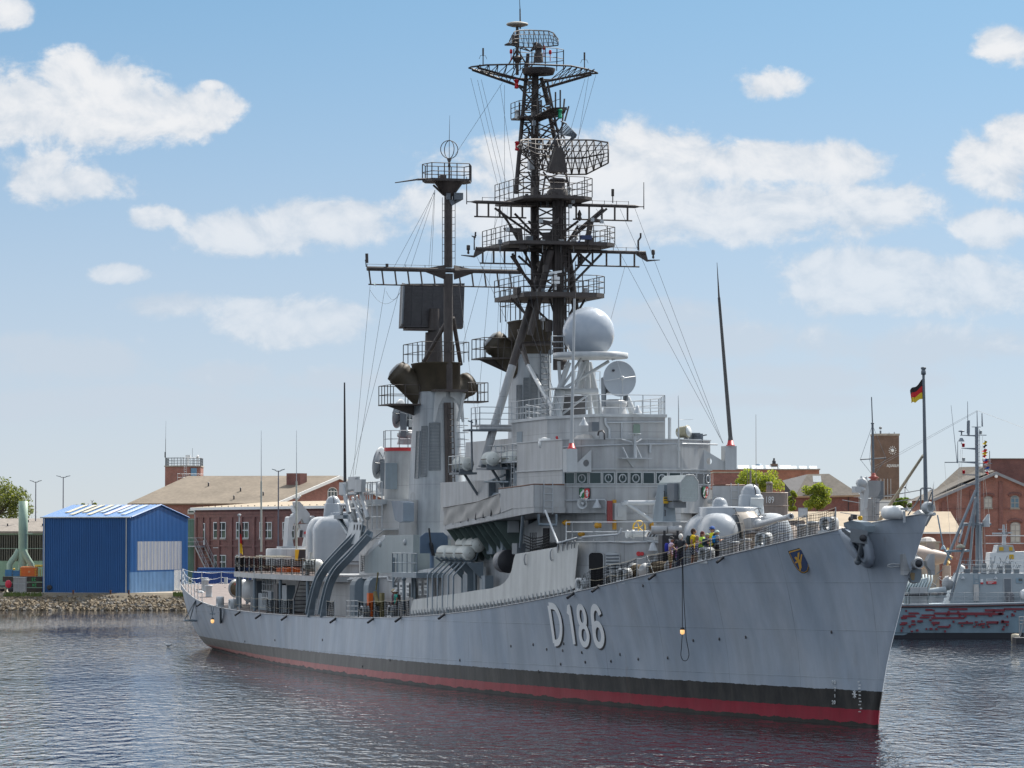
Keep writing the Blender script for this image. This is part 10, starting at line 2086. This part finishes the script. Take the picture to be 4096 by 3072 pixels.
 if pack:
  m=MB();c=V3(L_(.7)-.115,0,.705);rr=[]
  for z,k in((-.12,.75),(-.10,.95),(0,1),(.09,.92),(.125,.55)):rr.append([c+V3(.052*k*math.copysign(abs(math.cos(t))**.6,math.cos(t)),.085*k*math.copysign(abs(math.sin(t))**.6,math.sin(t)),z)for t in np.linspace(0,2*PI,17)[:-1]])
  m.loft(rr,0,True)
  for s_ in(-1,1):m.path([V3(L_(.8)-.08,s_*.06,.80),V3(L_(.8),s_*.062,.855),V3(L_(.78)+.075,s_*.066,.77),V3(L_(.65)+.07,s_*.08,.66),V3(-.05,s_*.09,.62)],.011*S,5)
  m.build('backpack',pack,T)
 return T
HD=math.atan2(AFT.y,AFT.x)
C_=lambda n,c:mat(n,c,.85,var=.1,scale=6)
def plaid(name,a,b):
 m=mat(name,a,.85,var=0);nt=m.node_tree;tc=nt.nodes.new('ShaderNodeTexCoord');ck=nt.nodes.new('ShaderNodeTexChecker');ck.inputs['Scale'].default_value=14;ck.inputs['Color1'].default_value=a+(1,);ck.inputs['Color2'].default_value=b+(1,);nt.links.new(tc.outputs['Object'],ck.inputs['Vector']);nt.links.new(ck.outputs[0],nt.nodes['Principled BSDF'].inputs['Base Color']);return m
def deck_at(px,inset):
 p=edge_px(px,inset);return W(Vector((p.x,p.y,p.z+.0)))
GREYH=C_('white_hair',(.62,.60,.57));BRH=C_('dark_brown_hair',(.045,.025,.018));REDH=C_('dark_red_hair',(.10,.02,.02));LBH=C_('light_brown_hair',(.25,.16,.09))
akimbo=[((-.03,-.235,.66),(.02,-.12,.56)),((-.03,.235,.66),(.02,.12,.56))];phone=[((.05,-.15,.66),(.17,-.06,.70)),((.05,.15,.66),(.17,.03,.70))];folded=[((.06,-.15,.66),(.14,.04,.66)),((.06,.15,.66),(.14,-.05,.68))]
E0=-.15
person(deck_at(2681,.55),E0,'man in lilac striped shirt, beige shorts and black cap with a blue backpack',1.76,SKIND,hair=GREYH,hat=('cap',C_('black_cap',(.02,.02,.022))),top=C_('lilac_shirt',(.55,.44,.55)),bottom=C_('beige_cloth',(.42,.34,.20)),blen=.5,pack=C_('royal_blue_pack',(.02,.03,.30)),glasses=True,lean=.03,shoes=WHITE)
person(deck_at(2722,.75),1.0,'white-haired man in black T-shirt with hands on his hips',1.82,SKIN,akimbo,hair=GREYH,top=C_('black_shirt',(.022,.024,.03)),bottom=C_('navy_trousers',(.03,.035,.06)),blen=.97,lean=.02)
person(deck_at(2769,.5),E0,'man in yellow polo shirt and plaid shorts with a black backpack',1.86,SKIND,[((-.01,-.15,.64),(.06,-.14,.50)),((.06,.15,.65),(.17,.06,.66))],hair=BRH,top=C_('yellow_polo',(.72,.50,.01)),bottom=plaid('plaid_cloth',(.04,.05,.09),(.35,.38,.42)),blen=.44,pack=C_('black_pack',(.02,.035,.04)),lean=.03)
person(deck_at(2712,1.5),E0,'person in purple top and jeans half hidden behind the lilac shirt',1.66,SKIN,hair=BRH,top=C_('purple_top',(.16,.05,.17)),bottom=C_('jeans',(.10,.15,.25)),blen=.97,female=True)
person(deck_at(2787,1.5),2.6,'person in blue patterned shirt standing behind the yellow polo shirt',1.72,SKIN,phone,hair=LBH,top=plaid('patterned_cloth',(.07,.08,.20),(.28,.28,.38)),bottom=C_('grey_trousers',(.20,.18,.16)),blen=.97,female=True)
person(deck_at(2803,.75),-.5,'woman with dark red hair in a bright yellow-green top',1.68,SKIN,phone,hair=REDH,long_hair=True,top=C_('lime_top',(.45,.70,.08)),bottom=C_('black_trousers',(.025,.025,.03)),blen=.97,lean=.06,female=True)
person(deck_at(2828,.45),-.1,'child in pale green cap with a dark teal backpack',1.42,SKIN,phone,hair=LBH,hat=('cap',C_('pale_camouflage',(.35,.40,.28))),top=C_('dark_top',(.05,.05,.07)),bottom=C_('black_trousers',(.025,.025,.03)),blen=.97,pack=C_('dark_teal_pack',(.015,.06,.08)))
person(deck_at(2850,.95),-2.3,'cyclist in blue helmet and sunglasses wearing a yellow and black jersey',1.80,SKIN,folded,hair=BRH,hat=('helmet',C_('blue_helmet',(.03,.09,.30))),top=[C_('jersey_black',(.02,.02,.02)),C_('jersey_yellow',(.60,.58,.02))],stripes=lambda c:1 if abs(c.y)<.11 else 0,sleeve=1.5,bottom=C_('black_trousers',(.025,.025,.03)),blen=.5,glasses=True)
person(deck_at(2868,.5),.3,'child in pale cap with a bright blue backpack',1.44,SKIN,phone,hair=LBH,hat=('cap',C_('pale_mint_cap',(.50,.60,.52))),top=C_('grey_top',(.30,.32,.33)),bottom=C_('black_trousers',(.025,.025,.03)),blen=.97,pack=C_('bright_blue_pack',(.01,.22,.55)))
wk=[((.05,-.055,.29),(.10,-.06,.05)),((-.01,.055,.285),(-.10,.06,.06))]
person(deck_at(1584,.9),PI+.3,'woman in white sun hat and turquoise-green top walking along the side deck',1.68,SKIND,legs=wk,hair=LBH,hat=('brim',C_('white_hat',(.75,.74,.70))),top=C_('turquoise_top',(.06,.42,.33)),bottom=plaid('grey_print_trousers',(.20,.19,.19),(.32,.30,.30)),blen=.97,pack=C_('brown_bag',(.12,.07,.06)),female=True)
person(deck_at(1575,1.3),PI+.3,'man in dark plum shirt walking beside the woman in the white sun hat',1.72,SKIND,legs=wk,hair=BRH,hat=('brim',C_('straw_hat',(.45,.36,.22))),top=C_('plum_shirt',(.13,.06,.09)),bottom=C_('dark_slacks',(.06,.06,.07)),blen=.97)
# pieces that stand apart become parts of their own
def split_pieces(o):
 me=o.data;n=len(me.vertices);par=list(range(n))
 def find(a):
  while par[a]!=a:par[a]=par[par[a]];a=par[a]
  return a
 seen={}
 for v in me.vertices:
  k=tuple(round(c,3)for c in v.co)
  if k in seen:par[find(v.index)]=find(seen[k])
  else:seen[k]=v.index
 for p in me.polygons:
  vs=list(p.vertices)
  for q in vs[1:]:par[find(q)]=find(vs[0])
 isl={}
 for v in me.vertices:isl.setdefault(find(v.index),[]).append(v.index)
 co=np.array([v.co for v in me.vertices]);L=[[set([r]),co[ix].min(0)-0.03,co[ix].max(0)+0.03]for r,ix in isl.items()];ch=True
 while ch:
  ch=False
  for i in range(len(L)):
   for j in range(len(L)-1,i,-1):
    if(L[i][1]<=L[j][2]).all()and(L[j][1]<=L[i][2]).all():L[i]=[L[i][0]|L[j][0],np.minimum(L[i][1],L[j][1]),np.maximum(L[i][2],L[j][2])];L.pop(j);ch=True
 if len(L)<2 or len(L)>60:return
 name=o.name.split('.')[0];polys=[(find(p.vertices[0]),list(p.vertices),p.material_index,p.use_smooth)for p in me.polygons]
 for k,(roots,_,_)in enumerate(L):
  mb=MB();mp={}
  for r,vs,mi,sm in polys:
   if r not in roots:continue
   for v in vs:
    if v not in mp:mp[v]=len(mb.v);mb.v.append(tuple(me.vertices[v].co))
   mb.f.append([mp[v]for v in vs]);mb.m.append(mi);mb.s.append(sm)
  c=mb.build(name,list(me.materials),o.parent);c.location=o.location;c.rotation_euler=o.rotation_euler;c.scale=o.scale
 bpy.data.objects.remove(o)
SPLIT='raft_platform deck_lamp_shade locker door horn_bracket canopy_pillar uptake_platform deck_clutter hand_hold aerial_box wall_stiffener notice_sheets dark_screen grab_ring bracket_tip mast_bracket draught_mark yellow_pipe hazard_stripe roof_hook red_fire_fitting roof_equipment wheel stand pierced_plate dark_recess walkway_box chute_ladder wind_instrument gun_shield lattice_brace pillar work_platform round_cover mooring_post roof_vent vent_pipe davit_frame elevation_gear windlass_control stand_pipe post_stub roof_aerial scaffold upper_strut cap_railing railing dial web_plate wing_strut platform_railing hawser_reel notice_print radar_mesh skylight support_bracket dodger_lashing'.split()
for o in[q for q in scene.objects if q.type=='MESH' and q.name.split('.')[0]in SPLIT and not q.children]:split_pieces(o)
